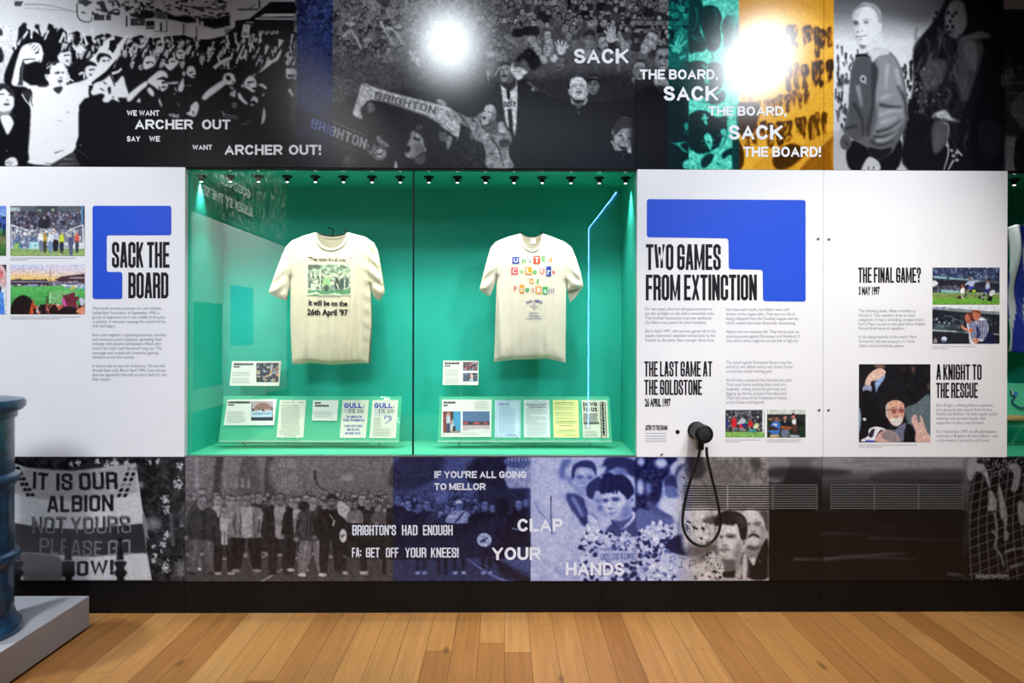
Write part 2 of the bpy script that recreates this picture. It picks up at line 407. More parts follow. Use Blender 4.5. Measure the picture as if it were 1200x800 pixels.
# ------------------------------------------------------------------ printed pictures: a small painter whose ink is stored per vertex
class Canvas:
    def __init__(s, x0, y0, x1, y1, ss=2.0, bg=0.0, seed=1):
        s.x0, s.y0, s.x1, s.y1, s.ss = x0, y0, x1, y1, ss
        s.w, s.h = int(round((x1 - x0) * ss)), int(round((y1 - y0) * ss))
        s.g = np.empty((s.h, s.w, 3), np.float32); s.g[:] = bg
        s.rs = np.random.RandomState(seed); s.o = (0.0, 0.0, 1.0)
    def zone(s, ox, oy, sc): s.o = (ox, oy, sc); return s
    def _pts(s, pts):
        if isinstance(pts, str):
            n = [float(t) for t in pts.replace(',', ' ').split()]; pts = list(zip(n[::2], n[1::2]))
        ox, oy, sc = s.o
        return np.array([((p[0] / sc + ox - s.x0) * s.ss, (p[1] / sc + oy - s.y0) * s.ss) for p in pts])
    def _fill(s, P, col, soft, alpha, grain=0.0):
        pad = int(2 + soft * 2)
        a0, b0 = np.floor(P.min(0)).astype(int) - pad; a1, b1 = np.ceil(P.max(0)).astype(int) + pad + 1
        a0, b0, a1, b1 = max(a0, 0), max(b0, 0), min(a1, s.w), min(b1, s.h)
        if a1 <= a0 or b1 <= b0: return
        X = np.arange(a0, a1) + .5; m = np.zeros((b1 - b0, a1 - a0), np.float32)
        for sub in (.25, .75):
            Y = np.arange(b0, b1) + sub
            ins = np.zeros((len(Y), len(X)), bool)
            for i in range(len(P)):
                (xa, ya), (xb, yb) = P[i - 1], P[i]
                if ya == yb: continue
                r = np.nonzero((ya > Y) != (yb > Y))[0]
                if len(r): ins[r] ^= X[None, :] < ((xb - xa) * (Y[r] - ya) / (yb - ya) + xa)[:, None]
            m += ins * .5
        k = int(round(soft))
        for _ in range(2 if k else 0):
            for ax in (0, 1):
                c = np.cumsum(np.pad(m, [(k + 1, k) if a == ax else (0, 0) for a in (0, 1)], mode='edge'), axis=ax)
                m = (np.take(c, range(2 * k + 1, c.shape[ax]), ax) - np.take(c, range(0, c.shape[ax] - 2 * k - 1), ax)) / (2 * k + 1)
        m = (m * alpha)[..., None]
        c = np.array(col if hasattr(col, '__len__') else (col,) * 3, np.float32)
        v = s.g[b0:b1, a0:a1]
        if grain: c = c + (s.rs.rand(b1 - b0, a1 - a0, 1).astype(np.float32) - .5) * grain
        v += (c - v) * m
    def poly(s, col, pts, soft=.6, a=1.0, sm=True, grain=0.0):
        P = s._pts(pts)
        if sm: P = np.array(smooth_pts([tuple(p) for p in P], 5, True))
        s._fill(P, col, soft * s.ss / 2, a, grain); return s
    def sharp(s, col, pts, soft=.5, a=1.0, grain=0.0): return s.poly(col, pts, soft, a, False, grain)
    def ell(s, col, cx, cy, rx, ry=None, rot=0.0, soft=.6, a=1.0):
        ry = ry or rx; c, n = math.cos(rot), math.sin(rot)
        P = [(cx + rx * math.cos(t) * c - ry * math.sin(t) * n, cy + rx * math.cos(t) * n + ry * math.sin(t) * c) for t in np.linspace(0, 2 * math.pi, 19)[:-1]]
        s._fill(s._pts(P), col, soft * s.ss / 2, a); return s
    def line(s, col, pts, w0, w1=None, soft=.5, a=1.0, sm=True):
        """a stroke whose width runs from w0 to w1 (in zone units)"""
        w1 = w0 if w1 is None else w1
        P = s._pts(pts)
        if sm and len(P) > 2: P = np.array(smooth_pts([tuple(p) for p in P], 5))
        k = s.ss / s.o[2]; n = len(P); t = np.gradient(P, axis=0)
        t /= np.maximum(np.linalg.norm(t, axis=1, keepdims=True), 1e-6); nn = np.stack([-t[:, 1], t[:, 0]], 1)
        w = np.linspace(w0, w1, n)[:, None] * k / 2
        s._fill(np.concatenate([P + nn * w, (P - nn * w)[::-1]]), col, soft * s.ss / 2, a); return s
    def rect(s, col, x0, y0, x1, y1, soft=0, a=1.0, grain=0.0): return s.sharp(col, [(x0, y0), (x1, y0), (x1, y1), (x0, y1)], soft, a, grain)
    def hgrad(s, stops, x0, x1, y0, y1):
        """horizontal run of grey stops [(x, v)...] inside a box (photo pixels)"""
        i0, i1 = int((x0 - s.x0) * s.ss), int((x1 - s.x0) * s.ss); j0, j1 = int((y0 - s.y0) * s.ss), int((y1 - s.y0) * s.ss)
        i0, j0 = max(i0, 0), max(j0, 0); i1, j1 = min(i1, s.w), min(j1, s.h)
        xs = np.arange(i0, i1) / s.ss + s.x0
        s.g[j0:j1, i0:i1] = np.interp(xs, [q[0] for q in stops], [q[1] for q in stops])[None, :, None]; return s
    def vgrad(s, stops, x0, x1, y0, y1):
        i0, i1 = int((x0 - s.x0) * s.ss), int((x1 - s.x0) * s.ss); j0, j1 = int((y0 - s.y0) * s.ss), int((y1 - s.y0) * s.ss)
        i0, j0 = max(i0, 0), max(j0, 0); i1, j1 = min(i1, s.w), min(j1, s.h)
        ys = np.arange(j0, j1) / s.ss + s.y0
        vals = np.array([q[1] if hasattr(q[1], '__len__') else (q[1],) * 3 for q in stops], float)
        s.g[j0:j1, i0:i1] = np.stack([np.interp(ys, [q[0] for q in stops], vals[:, c]) for c in range(3)], 1)[:, None, :]; return s
    def noise(s, x0, y0, x1, y1, amt, cell=1.0, mul=False):
        """printed grain: blotches of the given size (photo pixels)"""
        i0, i1 = max(int((x0 - s.x0) * s.ss), 0), min(int((x1 - s.x0) * s.ss), s.w); j0, j1 = max(int((y0 - s.y0) * s.ss), 0), min(int((y1 - s.y0) * s.ss), s.h)
        h, w = j1 - j0, i1 - i0
        ch, cw = max(2, int(h / (cell * s.ss)) + 2), max(2, int(w / (cell * s.ss)) + 2)
        r = s.rs.rand(ch, cw).astype(np.float32) - .5
        yi, xi = np.linspace(0, ch - 1.001, h), np.linspace(0, cw - 1.001, w)
        y0i, x0i = yi.astype(int), xi.astype(int); fy, fx = (yi - y0i)[:, None], (xi - x0i)[None, :]
        n = (r[y0i][:, x0i] * (1 - fy) * (1 - fx) + r[y0i + 1][:, x0i] * fy * (1 - fx) + r[y0i][:, x0i + 1] * (1 - fy) * fx + r[y0i + 1][:, x0i + 1] * fy * fx)[..., None]
        v = s.g[j0:j1, i0:i1]
        s.g[j0:j1, i0:i1] = np.clip(v * (1 + n * amt) if mul else v + n * amt, 0, 1); return s
    def duotone(s, x0, x1, dark, light, mid=None, y0=None, y1=None):
        i0, i1 = max(int((x0 - s.x0) * s.ss), 0), min(int((x1 - s.x0) * s.ss), s.w)
        j0, j1 = (0, s.h) if y0 is None else (int((y0 - s.y0) * s.ss), int((y1 - s.y0) * s.ss))
        g = s.g[j0:j1, i0:i1].mean(2); st = [0, 1] if mid is None else [0, .5, 1]; cs = [dark, light] if mid is None else [dark, mid, light]
        s.g[j0:j1, i0:i1] = np.stack([np.interp(g, st, [c[k] / 255 for c in cs]) for k in range(3)], 2); return s
    def text(s, col, txt, p0, p1, up, thick=None, **kw):
        """block capitals along p0 -> p1 (zone units) with cap vector up"""
        qs, wd = block_text(txt, **kw); p0, p1, up = np.array(p0, float), np.array(p1, float), np.array(up, float); ax = (p1 - p0) / wd
        for q in qs: s._fill(s._pts([tuple(p0 + ax * u + up * v) for u, v in q]), col, .4, 1.0)
        return s
    # --- figures as printed in a photograph
    def face(s, cx, cy, w, h, rot=0.0, skin=.8, dk=.06, hair=.08, turn=0.0, mouth=1, hairy=.42, beard=0, specs=0, cap=None, shade=.25):
        """a head w wide and h tall; turn -1..1 looks to the picture's left or right"""
        c, n = math.cos(rot), math.sin(rot)
        def T(u, v): return (cx + u * w * c - v * h * n, cy + u * w * n + v * h * c)
        def PL(v, pts, **k): s.poly(v, [T(*p) for p in pts], **k)
        PL(hair, [(-.52, -.05), (-.48, -.38), (-.2, -.58), (.2, -.58), (.48, -.38), (.52, -.05), (.46, .1), (-.46, .1)])
        PL(skin, [(-.44, -.12), (-.36, -hairy), (0, -hairy - .06), (.36, -hairy), (.44, -.12), (.4, .22), (.22, .46), (0, .52), (-.22, .46), (-.4, .22)])
        ear = -.47 if turn >= 0 else .47
        s.ell(skin * .85, *T(ear, .05), w * .07, h * .11, rot)
        sx = .42 if turn <= 0 else -.42
        PL(skin * (1 - shade), [(sx, -.3), (sx * 1.02, .15), (sx * .5, .48), (sx * .3, .4), (sx * .62, .05)], soft=1.2, a=.8)
        o = turn * .14
        for e in (-.19, .19):
            s.ell(skin * .55, *T(e + o, -.08), w * .15, h * .075, rot, soft=1.2, a=.8)
            s.ell(dk + skin * .12, *T(e + o, -.06), w * .08, h * .026, rot, a=.9)
            s.line(skin * .4, [T(e + o - .13, -.135), T(e + o, -.165), T(e + o + .13, -.135)], w * .045, soft=.7)
        s.line(skin * .62, [T(o * 1.3 + .05, -.05), T(o * 1.8 + .08, .14)], w * .07, soft=.7)
        s.line(dk + skin * .3, [T(o * 1.5 - .08, .17), T(o * 1.5 + .1, .17)], w * .07, soft=.5)
        if beard: PL(dk + skin * .25, [(-.36, .15), (0, .24), (.36, .15), (.26, .46), (0, .54), (-.26, .46)], a=.75, soft=1)
        if mouth == 1: s.line(dk + .12, [T(o - .16, .31), T(o, .33), T(o + .16, .31)], w * .075, soft=.4)
        if mouth == 2:
            s.ell(dk, *T(o, .31), w * .15, h * .085, rot); s.line(skin * .95, [T(o - .09, .265), T(o + .09, .265)], w * .04)
        if mouth == 3: s.line(dk + .1, [T(o - .2, .26), T(o, .34), T(o + .2, .26)], w * .1, soft=.4)
        if beard == 2: s.line(dk + .1, [T(o - .24, .28), T(o, .22), T(o + .24, .28)], w * .14)
        if specs:
            for e in (-.19, .19): s.ell(dk + .12, *T(e + o, -.06), w * .15, h * .09, rot)
        if cap is not None: PL(cap, [(-.52, -.15), (-.46, -.48), (0, -.62), (.46, -.48), (.52, -.15), (.2, -.25), (-.2, -.25)])
        return s
    def minis(s, x0, y0, x1, y1, size, n, skin=(.35, .6), body=(.08, .35), grow=0.0):
        """a packed crowd: rows of heads and shoulders, smaller at the back"""
        rs = s.rs; ys = np.sort(rs.rand(n)) * (y1 - y0) + y0
        for y in ys:
            x = x0 + rs.rand() * (x1 - x0); k = size * (1 + grow * (y - y0) / max(1, y1 - y0)) * (.85 + .3 * rs.rand())
            b = body[0] + (body[1] - body[0]) * rs.rand(); f = skin[0] + (skin[1] - skin[0]) * rs.rand()
            s.poly(b, [(x - k * .95, y + k * 2), (x - k * .8, y + k * .75), (x - k * .25, y + k * .5), (x + k * .25, y + k * .5), (x + k * .8, y + k * .75), (x + k * .95, y + k * 2)], soft=.3)
            s.ell(.06 + .1 * rs.rand(), x, y - k * .12, k * .45, k * .55, soft=.3)
            s.ell(f, x + k * .05, y + k * .06, k * .36, k * .46, soft=.3)
            s.ell(f * .45, x + k * .05, y, k * .28, k * .1, soft=.2, a=.8); s.ell(f * .5, x + k * .05, y + k * .3, k * .15, k * .08, soft=.2, a=.8)
        return s
    def arm(s, v, x, y, L, ang, w, hand=True, sl=None):
        """a raised forearm from (x, y) at an angle with a spread hand"""
        dx, dy = math.cos(ang), -math.sin(ang); hx, hy = x + dx * L, y + dy * L
        if sl is not None: s.line(sl, [(x - dx * L * .6, y - dy * L * .6), (x + dx * L * .35, y + dy * L * .35)], w * 1.9, w * 1.4)
        s.line(v, [(x, y), (hx, hy)], w, w * .75)
        if hand:
            s.ell(v, hx + dx * w * .5, hy + dy * w * .5, w * .75, w * .62, -ang)
            for k in (-.7, -.3, .05, .4): s.line(v, [(hx + dx * w * .6, hy + dy * w * .6), (hx + math.cos(ang + k) * w * 2.1, hy - math.sin(ang + k) * w * 2.1)], w * .34, w * .2, soft=.3)
        return s
    def walker(s, x, yf, h, jac, leg, skin=.5, shirt=None, shoe=.5, hair=.1, step=.12, clasp=0, w=1.0):
        """a person walking towards the camera: feet at yf, h tall"""
        u = h; q = u * w
        for sd in (-1, 1):
            k = step * sd * u
            s.poly(leg, [(x + sd * q * .02, yf - u * .5), (x + sd * q * .15, yf - u * .5), (x + sd * q * .13 + k * .3, yf - u * .25), (x + sd * q * .1 + k * .4, yf - u * .02), (x + sd * q * .01 + k * .4, yf - u * .02), (x + sd * q * .03, yf - u * .25)], soft=.4)
            s.ell(shoe, x + sd * q * .055 + k * .4, yf - u * .005, q * .06, u * .022, soft=.3)
        s.poly(jac, [(x - q * .08, yf - u * .84), (x - q * .2, yf - u * .79), (x - q * .24, yf - u * .6), (x - q * .25, yf - u * .48), (x - q * .17, yf - u * .44), (x, yf - u * .43), (x + q * .17, yf - u * .44), (x + q * .25, yf - u * .48), (x + q * .24, yf - u * .6), (x + q * .2, yf - u * .79), (x + q * .08, yf - u * .84)], soft=.4)
        r = s.rs; k = r.rand() * .08
        for sd in (-1, 1):
            s.line(jac * .5, [(x + sd * q * .145, yf - u * .74), (x + sd * q * (.15 + k), yf - u * .6), (x + sd * q * .14, yf - u * .47)], q * .035, q * .02, soft=1, a=.8)
            s.line(jac * 1.45 + .03, [(x + sd * q * .19, yf - u * .77), (x + sd * q * (.215 + k), yf - u * .62)], q * .03, q * .02, soft=1, a=.7)
        s.line(jac * .45, [(x + q * .01, yf - u * .82), (x + q * (.02 + k * .3), yf - u * .45)], q * .03, soft=.8, a=.8)
        for _ in range(5): a_ = x + (r.rand() - .5) * q * .36; b_ = yf - u * (.48 + r.rand() * .28); s.line(jac * (.55 if r.rand() < .5 else 1.5) + .02, [(a_, b_), (a_ + (r.rand() - .5) * q * .12, b_ + u * .06)], q * .04, q * .015, soft=1, a=.6)
        for sd in (-1, 1): s.line(leg * 1.6 + .05, [(x + sd * q * .08, yf - u * .44), (x + sd * q * .07 + step * sd * u * .3, yf - u * .12)], q * .03, q * .015, soft=1, a=.5)
        if shirt is not None: s.poly(shirt, [(x - q * .07, yf - u * .83), (x + q * .07, yf - u * .83), (x + q * .06, yf - u * .6), (x + q * .05, yf - u * .45), (x - q * .05, yf - u * .45), (x - q * .06, yf - u * .6)], soft=.4)
        if clasp: s.ell(skin, x, yf - u * .63, q * .08, u * .035)
        else:
            for sd in (-1, 1): s.ell(skin * .9, x + sd * q * .23, yf - u * .46, q * .035, u * .03)
        s.face(x, yf - u * .91, u * .125, u * .17, skin=skin, hair=hair, dk=.08, mouth=1)
        return s
    def soften(s, n=1):
        """the slight softness of an enlarged photograph"""
        for _ in range(n):
            g = np.pad(s.g, ((1, 1), (1, 1), (0, 0)), mode='edge'); g = (g[:-2] + 2 * g[1:-1] + g[2:]) / 4; s.g = ((g[:, :-2] + 2 * g[:, 1:-1] + g[:, 2:]) / 4).astype(np.float32)
        return s
    def ink(s, xs, ys):
        """bilinear colour at photo-pixel positions"""
        u = np.clip((xs - s.x0) * s.ss - .5, 0, s.w - 1.001); v = np.clip((ys - s.y0) * s.ss - .5, 0, s.h - 1.001)
        i, j = u.astype(int), v.astype(int); fu, fv = (u - i)[..., None], (v - j)[..., None]; g = s.g
        return g[j, i] * (1 - fu) * (1 - fv) + g[j, i + 1] * fu * (1 - fv) + g[j + 1, i] * (1 - fu) * fv + g[j + 1, i + 1] * fu * fv
def to_lin(a):
    a = np.clip(a, 0, 1); return np.where(a <= .04045, a / 12.92, ((a + .055) / 1.055) ** 2.4)
def print_grid(name, cv, quad, pxbox, step, m, parent=None, place=None, thick=None, edge=(.02, .02, .022), gain=1.0):
    """a printed sheet. quad(px, py) gives the world point; the sheet spans pxbox in photo pixels with vertices every STEP pixels;
    THICK (a vector) gives it a board behind with plain edges"""
    x0, y0, x1, y1 = pxbox
    nx, ny = max(2, int(round((x1 - x0) / step)) + 1), max(2, int(round((y1 - y0) / step)) + 1)
    xs, ys = np.linspace(x0, x1, nx), np.linspace(y0, y1, ny)
    U, V = np.meshgrid(xs, ys)
    if place is None:
        P = quad_many(quad, xs, ys)
    else:
        P = place(U, V)
    co = P.reshape(-1, 3); n = len(co)
    ii = (np.arange(ny - 1)[:, None] * nx + np.arange(nx - 1)[None, :]).reshape(-1)
    F = np.stack([ii, ii + nx, ii + nx + 1, ii + 1], 1)
    ink = to_lin(cv.ink(U, V)).reshape(-1, 3) * gain
    if thick is not None:
        th = np.array(thick); rim = np.concatenate([np.arange(nx), np.arange(1, ny) * nx + nx - 1, (ny - 1) * nx + np.arange(nx - 2, -1, -1), np.arange(ny - 2, 0, -1) * nx])
        k = len(rim); front = co[rim]; bk = co[rim] + th
        co = np.concatenate([co, front, bk]); ink = np.concatenate([ink, np.tile(np.array(edge), (2 * k, 1))])
        a = n + np.arange(k); b = n + (np.arange(k) + 1) % k
        F = np.concatenate([F, np.stack([a, b, b + k, a + k], 1)])
    me = bpy.data.meshes.new(name); me.vertices.add(len(co)); me.vertices.foreach_set('co', co.astype(np.float32).ravel())
    nf = len(F); extra = thick is not None
    me.loops.add(nf * 4 + (4 if extra else 0)); me.polygons.add(nf + (1 if extra else 0))
    li = F.astype(np.int32).ravel(); ls = np.arange(nf) * 4
    if extra:
        k0 = n + k; cidx = [k0, k0 + nx - 1, k0 + nx + ny - 2, k0 + 2 * nx + ny - 3]
        li = np.concatenate([li, np.array(cidx, np.int32)]); ls = np.append(ls, nf * 4)
    me.loops.foreach_set('vertex_index', li); me.polygons.foreach_set('loop_start', ls.astype(np.int32))
    me.update(calc_edges=True); me.validate()
    at_ = me.color_attributes.new('ink', 'FLOAT_COLOR', 'POINT')
    at_.data.foreach_set('color', np.concatenate([ink, np.ones((len(ink), 1))], 1).astype(np.float32).ravel())
    return link(name, me, m, parent)
def quad_many(quad, xs, ys):
    """all grid points of a flat sheet: QUAD must map pixels onto one plane"""
    p = [Vector(quad(a, b)) for a, b in ((xs[0], ys[0]), (xs[-1], ys[0]), (xs[0], ys[-1]))]
    nrm = (p[1] - p[0]).cross(p[2] - p[0]).normalized()
    U, V = np.meshgrid(xs, ys)
    d = np.array(CF)[None, None] + np.array(CR) * ((U - 600) / FPX)[..., None] + np.array(CU) * ((388 - V) / FPX)[..., None]
    t = (p[0] - CP).dot(nrm) / (d @ np.array(nrm))
    return np.array(CP) + d * t[..., None]
def wall_quad(Y): return lambda a, b: at(a, b, Y)
# ------------------------------------------------------------------ the picture printed along the upper mural
def paint_upper():
    c = Canvas(-70, -50, 1270, 200, 2.0, .04, 3); rs = c.rs
    # ---- supporters with raised arms, printed in hard black and white (x < 348)
    c.rect(.80, -70, -50, 348, 198)
    c.vgrad([(-50, .62), (20, .74), (60, .86)], -70, 348, -50, 70)
    c.noise(-70, -50, 348, 70, .05, 1)
    c.zone(0, 0, 1)
    for _ in range(120):     # roofs and sheds behind the ground
        x = 90 + rs.rand() * 175; y = -6 + rs.rand() * 22 + max(0, (x - 150) * .05)
        c.rect(.08 if rs.rand() < .6 else .3, x, y, x + 1 + rs.rand() * 7, y + 1 + rs.rand() * 2.4)
    c.zone(0, 0, 8)
    c.sharp(.22, "135,10 220,12 195,60 135,55"); c.line(.3, "220,40 450,50 720,115", 6, 3); c.line(.35, "230,75 540,95 720,112", 4, 3)
    c.line(.12, "722,30 722,120 745,180 800,205 850,200 862,160", 12, 8); c.poly(.06, "740,0 820,0 850,30 800,60 780,40 740,30")
    c.zone(110, 0, 8)
    c.poly(.06, "40,20 90,10 110,60 130,110 90,110 60,60"); c.ell(.06, 180, 40, 12, 18); c.ell(.06, 240, 55, 12, 18); c.ell(.06, 275, 45, 14, 16); c.ell(.06, 312, 85, 16, 22); c.ell(.06, 236, 125, 8, 16)
    c.rect(.14, 0, 138, 160, 190); c.rect((.12, .13, .25), 55, 150, 150, 186); c.rect(.8, 100, 140, 112, 190)
    c.poly(.05, "335,125 430,130 440,95 560,100 560,170 440,175 340,150", sm=False); c.rect(.05, 425, 55, 500, 100); c.rect(.8, 440, 65, 455, 95); c.rect(.8, 478, 65, 488, 95)
    c.rect(.13, 345, 172, 480, 240); c.rect((.15, .17, .32), 365, 185, 470, 232); c.ell(.8, 420, 208, 9); c.rect(.08, 490, 195, 570, 272); c.line(.7, "490,252 570,252", 8); c.line(.7, "345,250 480,268", 8)
    c.rect(.1, 300, 150, 315, 250); c.rect(.1, 622, 215, 640, 290); c.rect(.12, 680, 190, 690, 295); c.line(.15, "560,290 690,296", 6)
    c.poly(.05, "680,115 760,150 840,150 900,145 960,190 960,210 860,215 760,190 690,180", sm=False); c.line(.1, "850,60 960,70", 12, 9); c.rect(.12, 838, 225, 848, 330); c.poly(.3, "560,100 680,110 680,180 570,170", sm=False, grain=.5)
    c.zone(230, 0, 8)
    c.line(.08, "0,68 110,78 215,92", 10); c.rect(.08, 200, 0, 252, 28); c.line(.1, "390,88 580,90", 14); c.line(.1, "500,80 555,35", 8); c.rect(.1, 585, 0, 600, 80)
    c.poly(.05, "20,170 110,165 150,180 260,150 310,160 320,240 230,260 170,270 100,250 30,230", sm=False); c.rect(.78, 40, 200, 70, 240)
    c.rect(.5, 265, 265, 375, 312); c.rect(.05, 0, 250, 10, 330)
    # black mass of the crowd
    c.zone(0, 0, 1)
    top = "-70,70 0,62 18,54 22,32 28,27 32,34 40,36 48,42 54,38 57,27 61,29 66,38 72,32 80,40 90,36 100,42 112,42 125,39 140,43 150,45 165,41 180,45 200,42 215,41 230,46 245,46 262,42 275,32 276,24 292,22 317,2 348,2 348,199 -70,199"
    c.sharp(.035, top)
    c.zone(230, 0, 8)
    c.sharp(.80, "600,150 650,127 935,128 935,158 600,158"); c.sharp(.05, "640,158 935,150 935,164 640,166"); c.sharp(.7, "545,166 935,168 935,186 560,184")
    c.sharp(.84, "442,225 508,232 490,356 420,346"); c.ell(.06, 458, 320, 20, 16); c.ell(.84, 458, 317, 11, 8); c.line(.4, "470,250 475,270", 6)
    for i, q in enumerate("590,285 640,290 690,290 735,285".split()):
        x, y = [float(t) for t in q.split(',')]; c.line(.72, [(x, y), (x + 14, y + 34), (x + 28, y + 2)], 9, 9); c.line(.72, [(x + 32, y + 30), (x + 34, y)], 9)
    c.rect(.6, 470, 205, 540, 216); c.rect(.5, 520, 205, 530, 245)
    # hands and arms over the heads
    c.zone(0, 0, 1)
    for i in range(210):
        x = 18 + rs.rand() * 328; y = 40 + rs.rand() ** .8 * 30 + (6 if x > 230 else 0)
        if 20 < x < 60 and y > 44: continue
        c.arm(.78 + .1 * rs.rand(), x, y + 5, 5 + rs.rand() * 6, math.pi / 2 - .55 + rs.rand() * .9, 1.9 + rs.rand() * 1.1)
        if rs.rand() < .7: c.ell(.04, x + rs.rand() * 8 - 4, y + rs.rand() * 8, 1 + rs.rand() * 2.2, 1 + rs.rand() * 2.6, rs.rand() * 3, soft=.3)
    for i in range(26):
        c.face(62 + rs.rand() * 280, 62 + rs.rand() * 16, 6.5, 9, rot=rs.rand() * .4 - .2, skin=.84, dk=.03, hair=.03, turn=.7, mouth=2)
    for i in range(22):      # dark sleeves between
        x = 60 + rs.rand() * 280; c.line(.035, [(x, 92), (x + 6, 70), (x + 14 + rs.rand() * 6, 50)], 5, 2)
    c.zone(0, 0, 8)          # the pale left corner
    c.poly(.80, "-200,280 0,280 60,260 130,300 170,290 160,380 110,440 130,500 60,640 40,720 60,800 -200,800"); c.noise(-70, 30, 18, 90, .22, 1.5)
    c.poly(.1, "-40,440 10,450 35,510 30,570 0,590 -40,580"); c.poly(.06, "0,270 20,280 20,330 -5,330")
    c.poly(.06, "185,270 215,215 250,225 240,290 250,330 240,420 180,400 170,340"); c.ell(.05, 345, 250, 20, 24); c.line(.84, "165,420 235,330 260,290", 26, 14)
    c.poly(.035, "130,480 200,440 215,330 160,470"); c.poly(.035, "120,500 190,440 160,600 125,760 60,800 40,720")
    c.poly(.035, "390,430 420,370 470,390 540,380 575,470 560,540 520,570 440,620 420,720 240,760 240,600 400,560")
    for (x, y, l, a) in ((465, 380, 110, 1.5), (500, 380, 80, 1.35), (380, 330, 60, 1.9)): c.arm(.05, x, y, l, a, 22)
    for q in ("560,400 590,330 600,300", "650,380 640,320 650,290"): c.line(.86, q, 22, 16)
    # man in the white shirt
    c.poly(.93, "120,800 125,700 160,560 200,450 250,415 330,400 380,420 400,480 400,540 380,585 330,575 240,600 215,560 200,640 205,740 280,800")
    c.sharp(.22, "175,760 185,640 215,565 232,590 215,700 215,800 160,800")
    for q in ("275,430 300,405", "295,455 330,415", "315,475 360,425", "340,500 372,450"): c.line(.08, q, 9, 5)
    c.line(.07, "330,500 370,488", 18, 8); c.line(.06, "215,560 310,552 330,560", 12, 8); c.ell(.95, 395, 500, 10, 16); c.line(.05, "335,575 355,590 375,560", 6)
    c.zone(50, 65, 17.8)
    c.poly(.95, "130,640 120,560 60,470 50,400 110,388 145,380 150,300 190,200 260,180 330,140 420,160 480,220 500,300 560,420 560,540 520,620 711,570 711,800 0,800 0,650 80,670")
    c.poly(.06, "60,285 110,180 170,125 260,105 350,135 300,160 245,210 190,180 150,230 140,300 145,385 60,380"); c.line(.85, "75,215 120,160 160,130", 10, 6); c.line(.9, "80,270 160,215 200,180", 26, 12); c.line(.8, "150,190 240,140 310,135", 8, 5)
    c.poly(.12, "240,372 290,342 358,338 346,376 290,384"); c.poly(.14, "395,346 440,340 446,370 400,374"); c.ell(.12, 378, 460, 26, 16); c.line(.55, "330,460 295,520", 14, 8); c.line(.6, "425,465 440,500", 10)
    c.poly(.10, "308,548 345,512 400,510 412,545 355,562"); c.line(.3, "340,594 392,594", 16); c.poly(.22, "270,652 400,655 370,710 310,790 290,760 330,690", soft=1); c.poly(.16, "475,250 512,255 500,330 526,402 500,392 480,330"); c.poly(.14, "490,570 545,560 555,610 510,620"); c.line(.6, "490,460 512,510", 12); c.ell(.4, 95, 440, 16, 20); c.poly(.16, "430,165 480,180 520,190 480,220")
    c.zone(0, 0, 8)
    c.poly(.93, "640,800 700,780 800,745 870,700 930,640 960,600 1010,540 1080,450 1150,360 1185,330 1200,350 1140,450 1100,560 1010,680 930,760 830,830")   # right arm up
    c.zone(110, 0, 8); c.sharp(.94, "-40,560 20,500 70,440 110,380 150,350 185,360 130,470 210,440 215,540 120,680 40,750 -60,790"); c.poly(.05, "25,540 50,500 100,500 150,520 165,560 120,530 70,540 40,590"); c.ell(.08, 95, 570, 16, 9); c.ell(.08, 135, 568, 10, 8)
    c.line(.05, "20,470 70,400", 8); c.sharp(.035, "150,380 200,370 215,440 180,500 140,460"); c.sharp(.035, "220,545 180,640 90,740 -20,800 -20,770 110,670")
    c.zone(0, 100, 8)
    c.poly(.95, "210,0 830,0 835,110 790,125 740,190 735,340 735,480 712,545 712,580 680,630 520,720 470,750 330,742 255,725 275,690 265,620 280,430 290,230 270,170 300,60 280,40", sm=False)
    c.sharp(.14, "200,60 285,30 300,60 265,130 280,190 250,150"); c.line(.9, "205,80 240,140 285,190", 12, 8); c.line(.25, "300,70 295,160 310,200", 14, 6); c.poly(.16, "500,30 560,10 590,20 560,75 530,70"); c.ell(.1, 400, 5, 50, 12)
    c.line(.4, "510,635 600,605", 14, 4); c.ell(.2, 635, 252, 7); c.line(.5, "535,330 590,340", 6, 3); c.line(.4, "425,730 500,732", 10, 5); c.sharp(.035, "830,0 960,0 960,160 835,115"); c.poly(.93, "850,60 900,10 960,0 960,60 880,90")
    c.poly(.2, "480,745 620,660 690,630 720,700 740,760 480,765", grain=.1); c.line(.5, "600,690 690,690", 12, 4); c.line(.45, "560,740 700,735", 10, 4)
    # woman at the left edge
    c.poly(.14, "-80,40 -40,0 20,-20 80,0 130,60 140,120 110,140 100,60 40,30 -10,60 -60,300 -90,200"); c.poly(.90, "-60,60 0,50 40,30 95,80 130,120 130,190 100,240 60,270 0,260 -60,260")
    c.line(.1, "0,85 40,80", 12, 7); c.line(.1, "80,90 115,95", 12, 6); c.line(.3, "60,130 80,145", 8); c.ell(.15, 62, 178, 30, 10); c.line(.6, "40,168 85,170", 6); c.poly(.55, "-20,240 40,250 100,235 90,270 40,300 0,280")
    c.poly(.93, "0,300 50,280 95,285 125,340 120,380 75,460 50,430"); c.line(.3, "95,250 150,300", 6, 3)
    c.poly(.93, "50,710 90,680 130,675 160,700 158,755 60,758"); c.line(.08, "60,730 100,705", 9, 4); c.line(.08, "85,745 125,715", 9, 4)
    for p in ((65, 612), (755, 560), (150, 705)): c.ell(.7, *p, 6)
    c.line(.3, "715,600 780,640 830,690", 5, 2); c.line(.25, "700,640 760,690", 4, 2)
    # faces behind the raised arm
    c.zone(0, 0, 8)
    c.poly(.9, "540,530 570,490 590,460 640,470 665,500 660,560 650,620 600,600 560,580"); c.line(.06, "600,520 655,512", 14, 8); c.ell(.08, 630, 570, 14, 9); c.poly(.05, "575,490 600,460 650,465 640,480 600,490")
